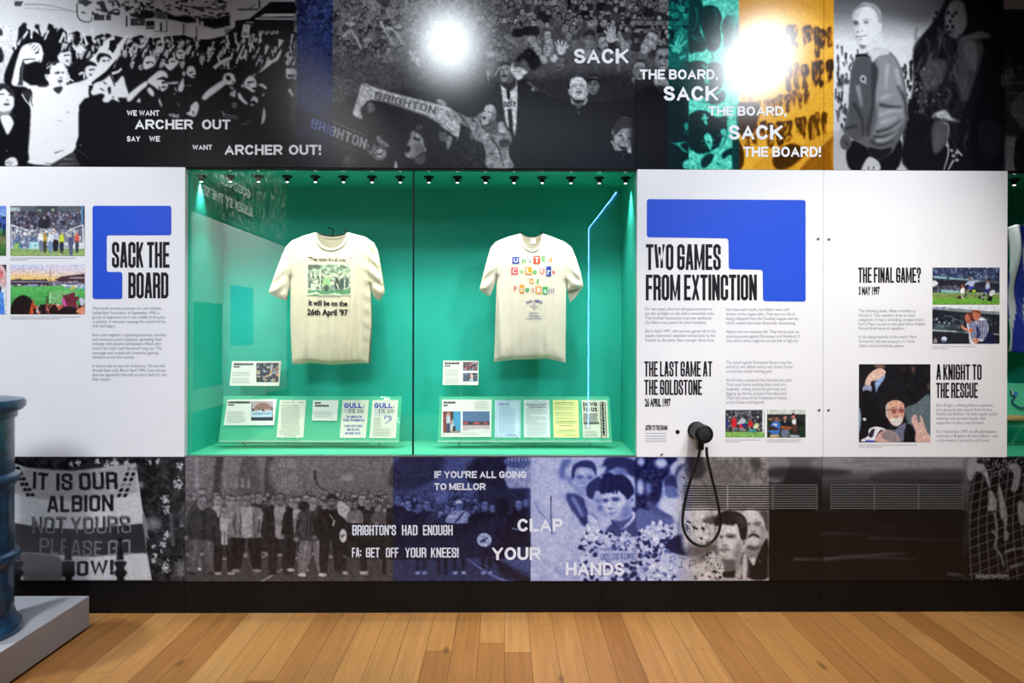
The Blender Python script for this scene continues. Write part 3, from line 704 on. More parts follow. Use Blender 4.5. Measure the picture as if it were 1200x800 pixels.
    c.poly(.9, "690,470 740,420 785,440 795,480 730,500"); c.ell(.05, 715, 385, 30, 40); c.line(.88, "620,640 630,720 690,760", 22, 14); c.line(.035, "690,470 700,640 720,740", 40, 46)
    c.poly(.05, "735,640 760,590 830,570 890,590 905,620 840,620 800,650 770,700"); c.poly(.9, "800,640 840,615 890,625 905,650 880,700 830,735 800,700"); c.line(.05, "835,655 890,650", 15, 8); c.ell(.08, 850, 700, 14, 8); c.line(.86, "740,700 780,680 790,740", 20, 14)
    c.zone(110, 0, 8)
    c.poly(.9, "470,560 490,530 560,525 580,560 570,610 520,640 480,650 460,610"); c.line(.05, "490,590 540,580", 22, 8); c.ell(.8, 440, 632, 22, 26); c.ell(.05, 445, 632, 8, 14); c.line(.05, "545,580 560,600", 12, 6)
    c.poly(.9, "700,560 740,540 770,560 800,580 720,660 660,610 650,590 700,600"); c.line(.05, "725,578 765,575", 16, 8)
    c.poly(.9, "770,500 810,460 850,480 850,520 810,555 780,540"); c.line(.05, "790,500 840,495", 14, 8); c.ell(.05, 825, 530, 8, 5)
    c.poly(.86, "870,690 880,630 930,620 955,680 940,730 900,720"); c.line(.05, "895,685 935,672", 20, 8); c.ell(.75, 845, 690, 18, 24); c.line(.05, "920,712 955,705", 12); c.line(.8, "690,480 740,430 700,380", 14, 8)
    c.poly(.84, "580,440 600,380 655,390 660,440 640,490 590,495"); c.poly(.05, "590,425 630,400 640,430"); c.line(.85, "420,440 470,430 480,400", 26, 18)
    c.zone(110, 70, 8)
    c.poly(.9, "500,200 560,140 620,100 680,120 690,170 650,160 600,190 590,260 540,235"); c.poly(.9, "590,190 650,190 690,220 690,260 650,295 610,280 580,260")
    c.line(.05, "595,185 655,160", 16, 8); c.line(.04, "635,215 685,212", 24, 14); c.ell(.05, 655, 255, 22, 12); c.line(.75, "640,248 672,250", 5); c.line(.05, "610,250 625,285", 10)
    c.poly(.92, "312,385 312,350 330,320 400,260 490,200 500,240 440,290 380,350 340,390"); c.poly(.88, "500,280 530,260 565,310 555,345 520,320"); c.poly(.9, "405,385 430,360 435,395 410,400"); c.poly(.8, "605,385 615,360 640,430 630,440 615,410")
    c.poly(.84, "790,260 830,180 845,170 850,240 905,235 930,210 900,245 845,250 835,290 800,300"); c.poly(.8, "690,215 790,205 780,225 700,228"); c.line(.7, "760,260 775,300", 16, 10); c.line(.6, "745,320 768,322", 8)
    c.poly(.85, "900,480 910,430 960,390 985,440 950,530 880,515 865,500"); c.line(.05, "930,480 935,510", 12); c.line(.5, "785,400 800,440", 8)
    for _ in range(16): c.line(.7, [(700 + rs.rand() * 90, 500 + rs.rand() * 40), (706 + rs.rand() * 100, 505 + rs.rand() * 40)], 5)
    # scraps of white clothing under the raised arm
    c.poly(.93, "0,230 70,200 90,190 130,160 165,140 200,220 270,150 300,240 325,320 310,355 230,355 240,395 210,385 170,370 130,400 80,385 100,330 30,310 -10,330", grain=.1)
    for q in ("150,130 190,230 200,250", "90,210 120,230", "60,270 100,290"): c.line(.05, q, 12, 8)
    c.poly(.08, "130,265 155,255 160,310 140,318"); c.ell(.1, 180, 350, 8); c.line(.88, "170,130 230,110 260,80", 26, 16)
    c.zone(230, 70, 8)
    c.poly(.86, "245,200 260,145 300,122 345,135 362,165 365,215 320,235 290,235 270,220"); c.poly(.04, "280,150 310,150 325,185 300,195 282,180"); c.line(.04, "335,205 365,215", 12, 7)
    c.poly(.86, "52,365 60,340 100,290 170,240 240,198 280,225 190,300 120,350 85,378"); c.poly(.6, "310,250 345,255 350,280 325,275"); c.poly(.75, "310,320 350,290 370,280 362,350 335,340")
    c.poly(.86, "455,195 500,150 540,165 560,200 565,250 530,275 555,290 530,305 490,280 450,250"); c.line(.04, "480,215 545,205", 20, 12); c.line(.04, "520,268 552,264", 14, 8); c.line(.05, "470,240 500,245", 6); c.ell(.75, 435, 245, 14, 18)
    c.poly(.85, "390,320 410,310 440,360 485,410 460,415 400,365"); c.poly(.8, "505,390 540,340 578,370 570,405 540,380"); c.poly(.7, "510,410 545,425 535,435 505,425"); c.poly(.84, "580,235 620,222 665,265 650,275 610,250"); c.poly(.6, "615,325 640,310 635,340 615,338")
    c.poly(.8, "632,450 645,470 648,545 620,605 612,600 618,540"); c.ell((.55, .56, .62), 358, 425, 24, 26); c.ell(.06, 358, 425, 13, 16); c.line(.6, "358,415 360,438", 6)
    for k in range(9): c.line(.55, [(250 + k * 16, 500 + k * 3), (258 + k * 16, 545 + k * 2)], 7, 5)
    c.line(.55, "240,480 262,520", 14, 6); c.line(.4, "420,605 490,600", 10, 5); c.line(.35, "460,570 540,580", 8, 4)
    c.poly(.85, "840,90 850,80 935,90 938,180 900,175 860,180 842,160"); c.line(.04, "855,150 930,148", 26, 18); c.poly(.04, "890,150 905,190 890,190"); c.poly(.84, "860,285 885,270 915,335 900,345 880,320"); c.ell(.6, 905, 235, 9, 5); c.ell(.75, 855, 45, 16, 12)
    c.poly(.86, "505,175 540,155 600,100 660,30 690,0 720,20 640,90 570,130 545,135"); c.poly(.84, "690,30 740,-20 760,0 700,38"); c.line(.8, "165,80 240,20 330,-20", 36, 26); c.line(.7, "220,75 350,88", 6, 3)
    c.noise(-70, -50, 348, 199, .05, 1.0)
    # ---- crowd behind the scarf (348 .. 866)
    c.zone(0, 0, 1)
    c.vgrad([(-50, .50), (10, .52), (40, .42), (70, .30), (110, .16), (150, .09), (200, .07)], 348, 866, -50, 200)
    c.minis(348, -48, 600, 60, 4.2, 420, (.40, .62), (.22, .5), .5)
    c.minis(348, 50, 420, 110, 5, 60, (.28, .44), (.12, .3))
    c.poly(.40, "348,40 380,45 430,62 450,75 470,110 440,150 348,160", soft=9, a=.55)
    for q in ("402,44 412,36 424,58", "446,24 450,34 462,54", "452,32 462,36 472,52", "480,60 492,78"): c.line(.66, q, 4, 2.5, soft=.8)
    for p in ((411, 28), (467, 31), (430, 47), (487, 70)): c.ell(.66, *p, 5, 3, soft=.8)
    c.zone(0, 0, 1)
    c.minis(590, -48, 866, 30, 5.2, 330, (.45, .75), (.05, .4), .35)
    c.minis(700, 0, 784, 55, 6, 40, (.45, .7), (.06, .25))
    c.noise(348, -50, 600, 130, .20, 1.3); c.noise(348, -50, 866, 200, .05, 1.0); c.noise(600, -50, 866, 60, .10, 1.5)
    c.poly(.10, "395,120 480,105 560,100 620,95 745,85 800,100 800,200 348,200 348,165", soft=10, a=.85)
    # scarf
    c.zone(410, 90, 7.275)
    c.poly(.42, "150,230 190,215 216,270 165,312 150,290")
    c.poly(.80, "25,310 60,190 90,90 110,60 160,72 260,105 420,150 600,195 760,235 870,275 930,380 937,460 930,500 905,575 915,520 873,490 800,440 740,385 640,330 480,275 330,225 230,200 165,200 125,235 90,285 105,355 60,345", soft=.7)
    c.line(.30, "240,208 330,228 480,280 640,335 745,390 880,495", 5, 5, soft=.4); c.line(.34, "260,200 420,248 600,308 750,372 890,480", 5, 5, soft=.4); c.line(.45, "85,285 130,225 165,200", 7, 5)
    c.text(.36, "BRIGHTON", (205, 188), (725, 318), (14, -62), w=.62, t=.17, gap=.12)
    c.line(.45, "130,110 165,150 150,180", 8, 4); c.ell(.55, 785, 275, 8, 12); c.text(.45, "OO", (810, 300), (860, 380), (25, -15), w=.6, t=.15)
    c.poly(.62, "735,200 770,190 820,215 820,245 780,240"); c.poly(.6, "95,75 120,55 160,62 150,78")
    # second scarf, dark with pale letters
    c.zone(348, 120, 7)
    c.poly(.10, "-5,30 120,75 300,150 470,240 660,300 600,420 420,380 250,300 100,250 -5,215")
    for k in range(26): c.line(.62, [(4 + k * 22, 42 + k * 9.3), (14 + k * 22, 36 + k * 9.3)], 8, 8, soft=.4)
    for k in range(22): c.line(.5, [(4 + k * 22, 190 + k * 9.6), (12 + k * 22, 200 + k * 9.6)], 6, 6, soft=.4)
    c.text(.62, "BRIGHTON", (110, 205), (560, 385), (18, -82), w=.6, t=.18, gap=.12)
    c.zone(410, 90, 7.275); c.ell(.62, 252, 650, 62, 58, .4); c.ell(.1, 252, 650, 54, 50, .4); c.ell(.66, 258, 652, 45, 42, .4); c.line(.12, "225,655 260,660 290,635", 14, 5); c.line(.12, "258,655 275,672", 10, 4)
    c.poly(.50, "228,510 250,500 280,540 325,570 325,600 270,585 235,545"); c.line(.2, "262,535 255,560", 5); c.line(.2, "288,555 282,580", 5)
    for _ in range(24): c.ell(.66, 150 + rs.rand() * 70, 570 + rs.rand() * 90, 6, 5, soft=.3)
    c.poly(.06, "-430,520 -300,600 -100,650 100,720 330,760 330,830 -430,830", soft=3)
    c.ell(.22, -10, 720, 60, 60, soft=5); c.ell(.3, -20, 700, 22, 30, soft=3); c.poly(.75, "385,725 395,720 408,780 380,785")
    # man in the woollen hat
    c.poly(.30, "560,690 640,640 645,720 600,745 560,730", soft=1.2)
    c.poly(.56, "525,468 575,462 610,490 632,545 632,600 600,650 545,690 490,685 468,665 478,640 490,610 484,585 500,545 515,520", soft=.9)
    c.poly(.40, "560,600 630,570 620,640 560,685 520,690 560,650", soft=3)
    c.poly(.10, "540,445 570,420 640,412 720,430 770,470 800,520 800,600 770,660 700,700 650,690 645,620 630,545 600,490 560,470"); c.noise(484, 145, 520, 185, .06, 1.2)
    c.ell(.38, 590, 432, 26, 20, -.5); c.ell(.15, 590, 432, 14, 12, -.5)
    c.line(.07, "540,515 600,538", 16, 8); c.line(.15, "545,530 590,545", 10, 6); c.poly(.04, "476,605 500,580 518,612 500,640 480,640"); c.line(.78, "490,590 508,585", 6); c.line(.2, "500,545 490,575 515,570", 7, 4); c.line(.7, "550,490 600,510", 10, 4)
    c.ell(.5, 640, 622, 14, 22); c.line(.12, "640,640 560,690", 7); c.poly(.34, "760,480 820,475 825,540 770,540", soft=1); c.poly(.55, "820,540 845,500 873,520 850,600 830,620")
    # shouting person in the pale jacket
    c.zone(530, 90, 7.275)
    c.poly(.14, "150,440 240,380 240,330 270,240 300,225 350,240 385,290 370,340 400,420 300,520 230,560", soft=2)
    c.poly(.56, "-5,285 60,310 160,350 215,335 250,300 240,400 300,430 390,400 430,385 470,440 500,490 512,540 480,590 490,680 515,775 300,775 285,650 250,560 160,525 145,440 60,395 -5,320", soft=.8)
    c.noise(530, 130, 602, 199, .22, 2.2)
    for q in ("60,320 140,420 150,440", "170,360 200,400 210,470", "250,420 300,470 340,560", "330,520 390,600 420,700 440,770", "310,650 360,660", "400,480 470,500", "150,450 190,540 230,560"): c.line(.2, q, 16, 6, soft=1.2)
    for q in ("330,540 310,600", "380,610 400,740", "200,380 170,500", "470,640 480,760"): c.line(.78, q, 12, 5, soft=1.2)
    c.poly(.20, "410,540 480,535 490,570 440,605 400,580", soft=1); c.poly(.8, "255,520 300,480 315,500 275,540"); c.poly(.75, "395,395 440,388 460,430 430,480 400,460", soft=1)
    c.poly(.80, "265,290 285,250 320,235 360,255 372,300 365,350 330,370 305,400 260,408 248,380 248,330", soft=.8); c.poly(.5, "350,270 372,300 368,360 330,375", soft=2.5); c.ell(.08, 272, 348, 17, 15); c.line(.8, "262,340 285,338", 5); c.line(.2, "262,290 280,300", 12, 6); c.line(.2, "305,295 335,305", 12, 6); c.line(.4, "285,310 275,325", 7)
    c.poly(.36, "255,415 280,412 320,440 310,370 330,350 345,385 370,360 385,400 390,470 350,490 310,475", soft=.9); c.line(.18, "325,380 335,440", 6, 4); c.line(.18, "352,392 358,440", 6, 4)
    # man cupping his hands, striped shirt under a dark coat
    c.poly(.07, "300,40 415,60 435,200 440,400 500,480 515,560 560,775 873,775 873,160 780,130 640,20 560,40 545,110", soft=2)
    c.poly(.88, "412,60 440,85 490,125 540,75 548,25 556,150 552,262 548,400 532,515 515,430 500,340 480,445 455,390 440,270 430,190", sm=False, soft=.6)
    c.sharp(.05, "458,100 492,128 497,190 468,190"); c.sharp(.06, "470,275 505,272 520,420 512,430 484,440"); c.line(.2, "412,62 492,122 545,70", 7)
    c.sharp(.9, "430,196 550,183 554,262 436,268"); c.text(.05, "ndte", (442, 260), (546, 252), (-2, -68), w=.36, t=.11, gap=.07)
    c.ell(.62, 690, 105, 14, 18, soft=1); c.ell(.55, 780, 140, 26, 24, soft=1.2); c.line(.4, "640,40 760,130 860,150", 20, 6, soft=1.5); c.poly(.5, "750,770 770,740 780,775")
    c.zone(550, 40, 8)
    c.poly(.42, "160,190 230,165 260,230 240,330 200,400 165,360", soft=2); c.line(.7, "170,340 180,440", 16, 6); c.line(.66, "290,300 230,400", 14, 8); c.ell(.7, 210, 190, 50, 24, soft=3); c.line(.2, "165,235 220,235", 12, 8, soft=1.5)
    c.poly(.60, "290,350 300,300 340,275 385,300 392,380 405,420 380,445 330,445 298,430", soft=.9); c.poly(.36, "380,330 405,420 375,460 345,445", soft=2); c.line(.15, "300,335 335,330", 12, 8); c.line(.15, "345,325 375,322", 12, 8); c.line(.3, "325,340 318,365", 8); c.ell(.06, 326, 388, 22, 17); c.line(.72, "310,377 342,377", 5); c.poly(.12, "285,300 300,270 340,262 385,275 395,310 340,285")
    c.poly(.82, "385,330 392,285 415,270 422,308 480,312 545,350 520,378 495,385 502,405 455,432 425,405 400,370", soft=.7); c.line(.3, "410,345 480,350", 6, 4); c.line(.3, "425,320 500,340", 5)
    c.poly(.34, "470,290 500,240 555,300 560,340 520,330", soft=1); c.poly(.08, "430,240 500,170 570,130 640,190 670,250 640,330 580,330 540,260 500,235 470,270", soft=2)
    c.poly(.30, "600,365 680,290 760,235 810,280 780,330 700,400", soft=1.5, grain=.1); c.poly(.75, "755,230 795,190 830,225 800,262"); c.line(.62, "560,20 620,110 660,190", 60, 50, soft=2); c.noise(615, 40, 640, 66, .4, 1.2); c.line(.62, "330,20 450,110", 24, 14, soft=1.5)
    c.face(740, 130, 105, 150, rot=.1, skin=.68, hair=.2, turn=-.8, mouth=1, dk=.12); c.face(845, 275, 110, 130, rot=.2, skin=.42, hair=.15, turn=.6, mouth=3); c.poly(.7, "660,215 700,200 740,250 690,275", soft=1)
    c.zone(640, 20, 8)
    for q in ("80,230 120,300", "110,215 130,290", "150,215 145,290", "190,230 160,300", "210,262 165,315"): c.line(.82, q, 11, 16, soft=.5)
    c.poly(.82, "95,270 130,280 185,300 165,345 130,355 105,330"); c.poly(.78, "40,400 80,350 112,385 75,425")
    c.poly(.28, "60,120 120,80 170,110 210,200 60,200", soft=2); c.poly(.25, "240,220 260,140 350,50 385,70 380,130 320,200", soft=1.2); c.line(.6, "270,150 340,75", 12, 8, soft=.6); c.line(.5, "270,250 330,300", 8, 4)
    c.face(20, 265, 90, 140, rot=.1, skin=.72, hair=.15, turn=-.8, dk=.1); c.face(15, 175, 70, 90, skin=.7, hair=.12, turn=.6); c.face(180, 110, 62, 80, skin=.6, hair=.15); c.face(250, 120, 60, 76, skin=.5, hair=.1); c.face(215, 175, 60, 60, skin=.62, hair=.1, rot=.3)
    c.face(405, 215, 100, 160, skin=.52, hair=.1, mouth=1, turn=0, dk=.08, cap=.16); c.face(535, 250, 90, 140, rot=-.3, skin=.6, hair=.1, turn=.6, mouth=2); c.face(455, 55, 66, 70, skin=.55, hair=.12); c.face(540, 60, 60, 76, skin=.6, hair=.12, rot=.4); c.face(820, 60, 66, 60, skin=.55, hair=.1, mouth=2)
    for q in ("545,125 590,180", "575,90 600,170", "612,80 620,170", "645,85 638,180", "695,195 640,215"): c.line(.70, q, 20, 24, soft=.5)
    c.poly(.70, "560,180 600,150 650,165 655,210 620,238 575,225"); c.poly(.55, "670,150 695,130 730,210 775,260 770,310 720,330 690,240", soft=1); c.line(.45, "640,330 680,420 680,510", 40, 14, soft=1.2)
    for q in ("850,95 900,130", "870,90 905,120", "885,90 910,115"): c.line(.6, q, 8, 9)
    c.poly(.55, "330,330 400,300 440,330 380,400", soft=2)
    c.face(875, 500, 120, 170, skin=.55, hair=.08, turn=.3, mouth=2); c.face(945, 265, 110, 160, rot=.5, skin=.66, hair=.1, turn=-.6, mouth=1); c.poly(.4, "800,570 830,560 830,610 805,612")
    # bald man in the middle with both arms out
    c.poly(.05, "-60,690 130,740 235,770 380,790 560,780 850,720 1030,640 1100,620 1120,740 1000,800 1000,1440 -120,1440 -120,800", soft=2)
    c.line(.24, "0,710 80,745 200,775", 12, 5, soft=1.5); c.line(.2, "460,770 640,772 860,725", 6, 4, soft=1.5)
    c.face(440, 640, 120, 170, skin=.46, hair=.05, turn=-.2, mouth=1, dk=.06); c.poly(.05, "380,590 430,565 500,590 505,640 480,600 440,595 400,615")
    c.zone(660, 85, 17.8)
    c.poly(.05, "190,540 260,570 420,565 490,530 500,600 440,680 320,760 220,680"); c.poly(.50, "235,625 320,655 410,615 360,690 315,750 280,700", soft=.8); c.poly(.66, "160,545 180,560 220,640 195,655 170,610"); c.poly(.66, "490,535 505,580 440,670 425,650 450,600")
    c.poly(.90, "140,230 170,140 240,100 310,90 390,110 450,160 490,230 495,330 520,370 507,445 480,500 440,550 340,562 240,550 190,500 150,460 122,450 105,360 140,340", soft=.7)
    c.poly(.55, "140,320 185,340 180,420 220,520 260,555 190,505 150,450", soft=3); c.poly(.50, "495,300 455,340 450,450 400,550 450,545 490,480", soft=3); c.poly(.62, "200,500 340,520 470,500 440,550 340,562 240,550", soft=2.5); c.ell(.6, 122, 400, 10, 30, soft=1); c.ell(.5, 510, 410, 9, 30, soft=1)
    c.poly(.52, "180,280 200,245 290,225 300,270 250,290", soft=2); c.poly(.52, "345,230 430,240 455,285 380,290 345,265", soft=2); c.line(.80, "215,256 275,250", 14, soft=1); c.line(.80, "370,256 430,262", 14, soft=1); c.line(.22, "186,278 235,283 290,272", 9, soft=.6); c.line(.22, "350,272 400,284 448,282", 9, soft=.6)
    c.line(.80, "318,250 320,310", 24, soft=1.5); c.line(.30, "268,328 300,345 325,338 362,328", 16, soft=.8); c.line(.6, "262,350 250,395", 10, soft=1.2); c.line(.6, "385,350 400,395", 10, soft=1.2)
    c.poly(.07, "252,412 298,382 350,376 392,410 345,428 290,426", soft=.6); c.line(.86, "300,396 350,394", 14, soft=.5); c.line(.45, "285,458 372,458", 26, soft=1); c.line(.8, "280,510 380,512", 22, soft=2)
    c.zone(650, 100, 8); c.poly(.66, "152,120 190,175 175,180 155,150"); c.poly(.66, "300,120 300,160 265,190 270,165"); c.poly(.3, "185,170 225,215 265,170 225,180", soft=.8); c.line(.5, "225,245 226,272", 10, 8)
    # smiling man at the bottom
    c.poly(.16, "555,480 540,420 580,340 640,295 700,305 745,350 750,420 700,400 640,385 600,430 575,470"); c.line(.5, "640,300 690,310", 6, 3); c.line(.45, "715,310 740,360", 12, 5); c.line(.35, "610,430 650,385", 7, 4)
    c.poly(.60, "558,470 600,435 650,400 700,405 742,420 745,470 725,520 700,570 655,600 600,612 570,590 555,530", soft=.9); c.poly(.4, "690,410 745,430 740,510 690,570 680,480", soft=3)
    c.line(.1, "600,470 645,475", 16, 8); c.line(.1, "690,495 735,500", 16, 8); c.line(.3, "650,490 640,530 665,535", 9, 6); c.poly(.06, "585,545 620,570 670,570 660,600 620,595"); c.line(.8, "600,560 660,572", 6); c.line(.2, "600,430 560,470", 10); c.line(.3, "690,400 688,450", 6, 3)
    c.line(.75, "533,520 575,612", 14, 9); c.poly(.72, "680,615 712,560 720,635"); c.ell(.5, 545, 440, 9, 28); c.line(.2, "650,640 620,710", 10, 6)
    # strip right of the joint: faces, a fist, lettered barrier
    c.zone(760, 0, 7.275)
    c.rect(.10, -120, 170, 345, 245); c.rect(.55, -120, 178, 340, 212)
    for k in range(40): c.rect(.1, -115 + k * 11.4, 182, -110 + k * 11.4, 208)
    for k, t in enumerate("ALBION"): c.text(.6, t, (20 + k * 48, 245), (52 + k * 48, 248), (0, -26), w=.9, t=.2)
    c.face(15, 345, 110, 150, rot=.5, skin=.66, hair=.1, turn=-.7); c.face(125, 500, 140, 180, skin=.5, hair=.12, turn=.3, specs=1); c.line(.5, "70,340 150,370", 20, 10, soft=1); c.face(130, 40, 90, 110, skin=.5, hair=.06)
    c.poly(.55, "45,660 100,640 160,680 170,740 100,780 60,740", soft=.8); c.line(.25, "80,690 150,720", 7); c.line(.25, "70,720 120,750", 7)
    for q in ("225,410 250,330 268,300", "250,400 285,320 300,300", "265,410 320,350 330,340", "230,420 200,390 175,380"): c.line(.75, q, 22, 12, soft=.5)
    c.poly(.72, "195,420 230,385 275,390 290,420 250,460 215,460"); c.poly(.35, "190,460 250,450 270,560 190,565", soft=1); c.line(.66, "265,500 320,470", 30, 26, soft=1); c.line(.6, "225,290 270,275 285,300", 10, 6)
    c.face(225, 125, 60, 50, skin=.6, hair=.1, mouth=2); c.poly(.6, "255,60 300,60 305,95 270,100", soft=1); c.poly(.6, "285,125 340,115 330,150", soft=1)
    c.zone(760, 100, 8); c.poly(.04, "-110,60 360,60 372,300 370,775 -110,775", soft=3, a=.85)
    c.poly(.7, "210,535 250,540 330,530 360,535 300,550 330,600 370,625 330,620 280,570", soft=.6); c.poly(.6, "335,370 370,350 372,410 350,420"); c.ell(.5, 342, 445, 8); c.ell(.5, 368, 455, 8); c.poly(.8, "320,730 350,700 375,700 375,775 330,775")
    # ---- hanging coats and balloons, printed teal then yellow (807 .. 975)
    c.zone(0, 0, 1)
    c.rect(.84, 807, -50, 866, 200); c.rect(.90, 866, -50, 977, 200)
    c.zone(760, 0, 7.275)
    c.poly(.14, "342,60 350,-20 400,-40 450,0 465,60 455,130 440,260 490,360 480,430 400,445 342,430", soft=.9)
    c.poly(.12, "435,150 445,70 500,45 560,52 605,90 625,150 612,230 620,300 605,400 545,442 500,410 480,330 450,240", soft=.9); c.line(.1, "540,440 545,480 560,510", 5, 4)
    c.poly(.2, "620,240 640,170 665,160 680,200 660,260 640,300", soft=1); c.poly(.22, "660,140 700,130 760,140 780,170 770,300 740,420 690,470 650,420 640,300", soft=1.5); c.line(.5, "740,180 720,330", 26, 14, soft=2)
    for q in ("365,300 420,320 490,320", "370,325 430,345 480,345", "525,325 600,330", "530,350 600,352", "555,70 580,140 570,230", "400,60 420,150 400,230", "365,260 400,240"): c.line(.52, q, 9, 5, soft=.8)
    c.poly(.16, "320,560 345,530 405,515 470,525 500,545 540,530 600,535 640,580 640,700 560,800 340,830", soft=1); c.line(.8, "460,550 490,580 510,540", 12, 8, soft=.8); c.poly(.7, "470,640 500,620 520,700 490,720", soft=1)
    c.zone(760, 100, 8)
    c.poly(.18, "560,160 600,60 640,90 700,40 720,100 700,150 620,180", soft=2); c.line(.4, "500,150 560,160 640,120 700,100", 10, 6, soft=1)
    c.poly(.07, "376,300 400,265 440,240 490,232 545,245 590,275 640,300 720,290 745,330 745,420 705,545 650,580 590,615 520,640 470,640 420,620 376,560", soft=.8)
    c.poly(.86, "490,310 515,290 512,265 540,268 540,290 568,305 545,325 555,365 530,368 520,335"); c.poly(.86, "520,480 555,445 590,480 600,520 585,610 560,580 535,530"); c.ell(.08, 562, 530, 10); c.poly(.8, "675,430 700,405 728,420 725,480 690,560 660,575 690,490"); c.ell(.08, 700, 480, 9)
    for p in ((505, 520), (610, 510), (525, 560), (610, 560), (700, 330), (660, 470)): c.ell(.45, *p, 12, 9)
    c.poly(.85, "735,320 752,330 750,420 790,440 790,570 700,590 640,610 620,640 650,690 665,740 620,775 520,775 560,720 500,740 465,700 480,650 590,630 660,590 740,520", sm=False); c.poly(.12, "500,690 560,640 610,650 600,700 540,770 495,760"); c.poly(.1, "690,640 740,600 790,590 800,660 760,650 700,690"); c.ell(.08, 650, 735, 9); c.poly(.86, "385,680 410,610 440,640 440,700 400,760 378,760")
    c.zone(860, 40, 5)       # yellow part: rows of hanging things on rising pale bands
    c.poly(.72, "0,-450 585,-450 585,-60 430,-130 200,-140 0,-60", soft=12)
    c.poly(.55, "20,60 60,0 110,-20 160,20 180,90 120,80", soft=2)
    for (x0, ya, x1, yb, n, hgt) in ((300, -60, 590, -30, 7, 170), (250, 190, 590, 150, 7, 170), (255, 355, 450, 330, 5, 120), (20, 410, 260, 350, 5, 110), (40, 520, 400, 500, 7, 150), (395, 480, 560, 440, 4, 150)):
        for k in range(n):
            x = x0 + (x1 - x0) * (k + .5 + (rs.rand() - .5) * .5) / n; y = ya + (yb - ya) * (k + .5) / n + (rs.rand() - .5) * 24; w = (x1 - x0) / n * (.34 + .26 * rs.rand()); h_ = hgt * (.6 + .55 * rs.rand())
            if x < 300 and y < 200: continue
            v = .12 + .2 * rs.rand()
            c.poly(v, [(x + (rs.rand() - .5) * w * .5 + dx * w, y + dy * h_ + (rs.rand() - .5) * 14) for dx, dy in ((-.9, .08), (-.2, 0), (.7, .03), (1, .3), (.6, .55), (.85, .8), (.2, 1), (-.5, .9), (-.8, .6), (-1, .35))], soft=1)
            for _ in range(9):
                q = rs.rand(); a_, b_ = x + (rs.rand() - .5) * w * 1.5, y + h_ * (.05 + .85 * rs.rand())
                if q < .5: c.poly(.80, [(a_, b_), (a_ + w * .3, b_ + 8 * rs.rand()), (a_ + w * .2 * rs.rand(), b_ + h_ * .22), (a_ - w * .15, b_ + h_ * .12)], soft=.8)
                else: c.line(.05 if q < .8 else .86, [(a_, b_), (a_ + (rs.rand() - .5) * w, b_ + h_ * .3 * rs.rand())], w * .22, w * .08, soft=.8)
    c.poly(.16, "-6,600 30,620 60,700 50,780 -6,800", soft=1); c.poly(.14, "30,400 90,390 150,420 130,540 80,600 20,560", soft=1.5)
    c.poly(.88, "430,390 480,330 540,300 590,260 590,420 500,440 440,460", soft=1.5); c.poly(.9, "20,330 130,330 250,300 250,370 100,395 20,390", soft=2)
    for _ in range(40): c.ell(.35, 20 + rs.rand() * 90, 300 + rs.rand() * 90, 5, 5)
    c.poly(.80, "110,790 220,700 400,640 590,560 590,600 370,790", soft=1.5); c.poly(.16, "230,720 330,640 420,690 330,780 250,790", soft=2); c.poly(.45, "375,800 480,690 590,590 590,800", soft=.8, sm=False)
    c.noise(866, -50, 977, 200, .10, 1.4)
    # ---- man in the track jacket (977 .. 1178)
    c.zone(970, 0, 4)
    c.vgrad([(-50, .30), (0, .34), (14, .42), (30, .66), (48, .90), (70, .93), (150, .80), (200, .72)], 977, 1178, -50, 200)
    c.poly(.34, "230,-40 520,-40 520,60 440,110 330,70 250,40", soft=14)
    for _ in range(70):
        x, y = 36 + rs.rand() * 110, 210 + rs.rand() * 390; c.line(.1, [(x, y), (x + rs.rand() * 12 - 4, y + 16 + rs.rand() * 40)], 8, 4, soft=.8)
    for _ in range(50):
        x, y = 335 + rs.rand() * 80, 280 + rs.rand() * 440; c.line(.08, [(x, y), (x + rs.rand() * 12 - 6, y + 20 + rs.rand() * 40)], 14, 6, soft=.8)
    c.poly(.70, "28,640 130,600 130,800 28,800", soft=2, a=.8)
    # dark coats on the right
    c.poly(.06, "400,240 430,180 480,120 520,60 560,-20 600,-60 840,-60 840,800 380,800 375,560 400,400", soft=2)
    c.zone(1070, 0, 4)
    for q, v in (("150,80 170,20 200,0 240,20 250,120 200,180 160,150", .30), ("215,190 300,185 330,220 320,280 300,340 280,400 250,470 220,440", .16), ("240,200 290,200 300,260 290,330 260,300", .26), ("270,160 320,145 370,175 220,185", .24), ("80,280 160,290 120,400 60,420 40,340", .16), ("92,540 150,515 180,550 220,570 150,560", .55), ("300,600 370,560 415,600 400,720 340,740", .16), ("95,580 160,560 170,640 110,720 90,680", .2)): c.poly(v * 1.5, q, soft=2)
    for _ in range(34): a_, b_ = 10 + rs.rand() ** 1.5 * 140, 300 + rs.rand() * 250; c.line(.4 + .5 * rs.rand(), [(a_, b_), (a_ + rs.randn() * 6, b_ + 4 + rs.rand() * 14)], 3 + rs.rand() * 7, 2, soft=.6)
    for _ in range(90): a_, b_ = 10 + rs.rand() * 260, 120 + rs.rand() * 520; c.line(.16 + .3 * rs.rand(), [(a_, b_), (a_ + rs.randn() * 14, b_ + 40), (a_ + rs.randn() * 24, b_ + 60 + rs.rand() * 70)], 4 + rs.rand() * 12, 2, soft=2, a=.55)
    for _ in range(40): c.line(.26, [(20 + rs.rand() * 240, 180 + rs.rand() * 300)] * 1 + [(20 + rs.rand() * 240, 300 + rs.rand() * 300)], 5, 2, soft=1.5, a=.35)
    for p in ((165, 60), (185, 75), (175, 100), (200, 60), (160, 125), (185, 125), (170, 150), (110, 60), (100, 90), (95, 140)): c.ell(.06, *p, 8, 9)
    for p in ((160, 680), (180, 705), (205, 715), (190, 730), (205, 750)): c.ell(.75, *p, 9, 7)
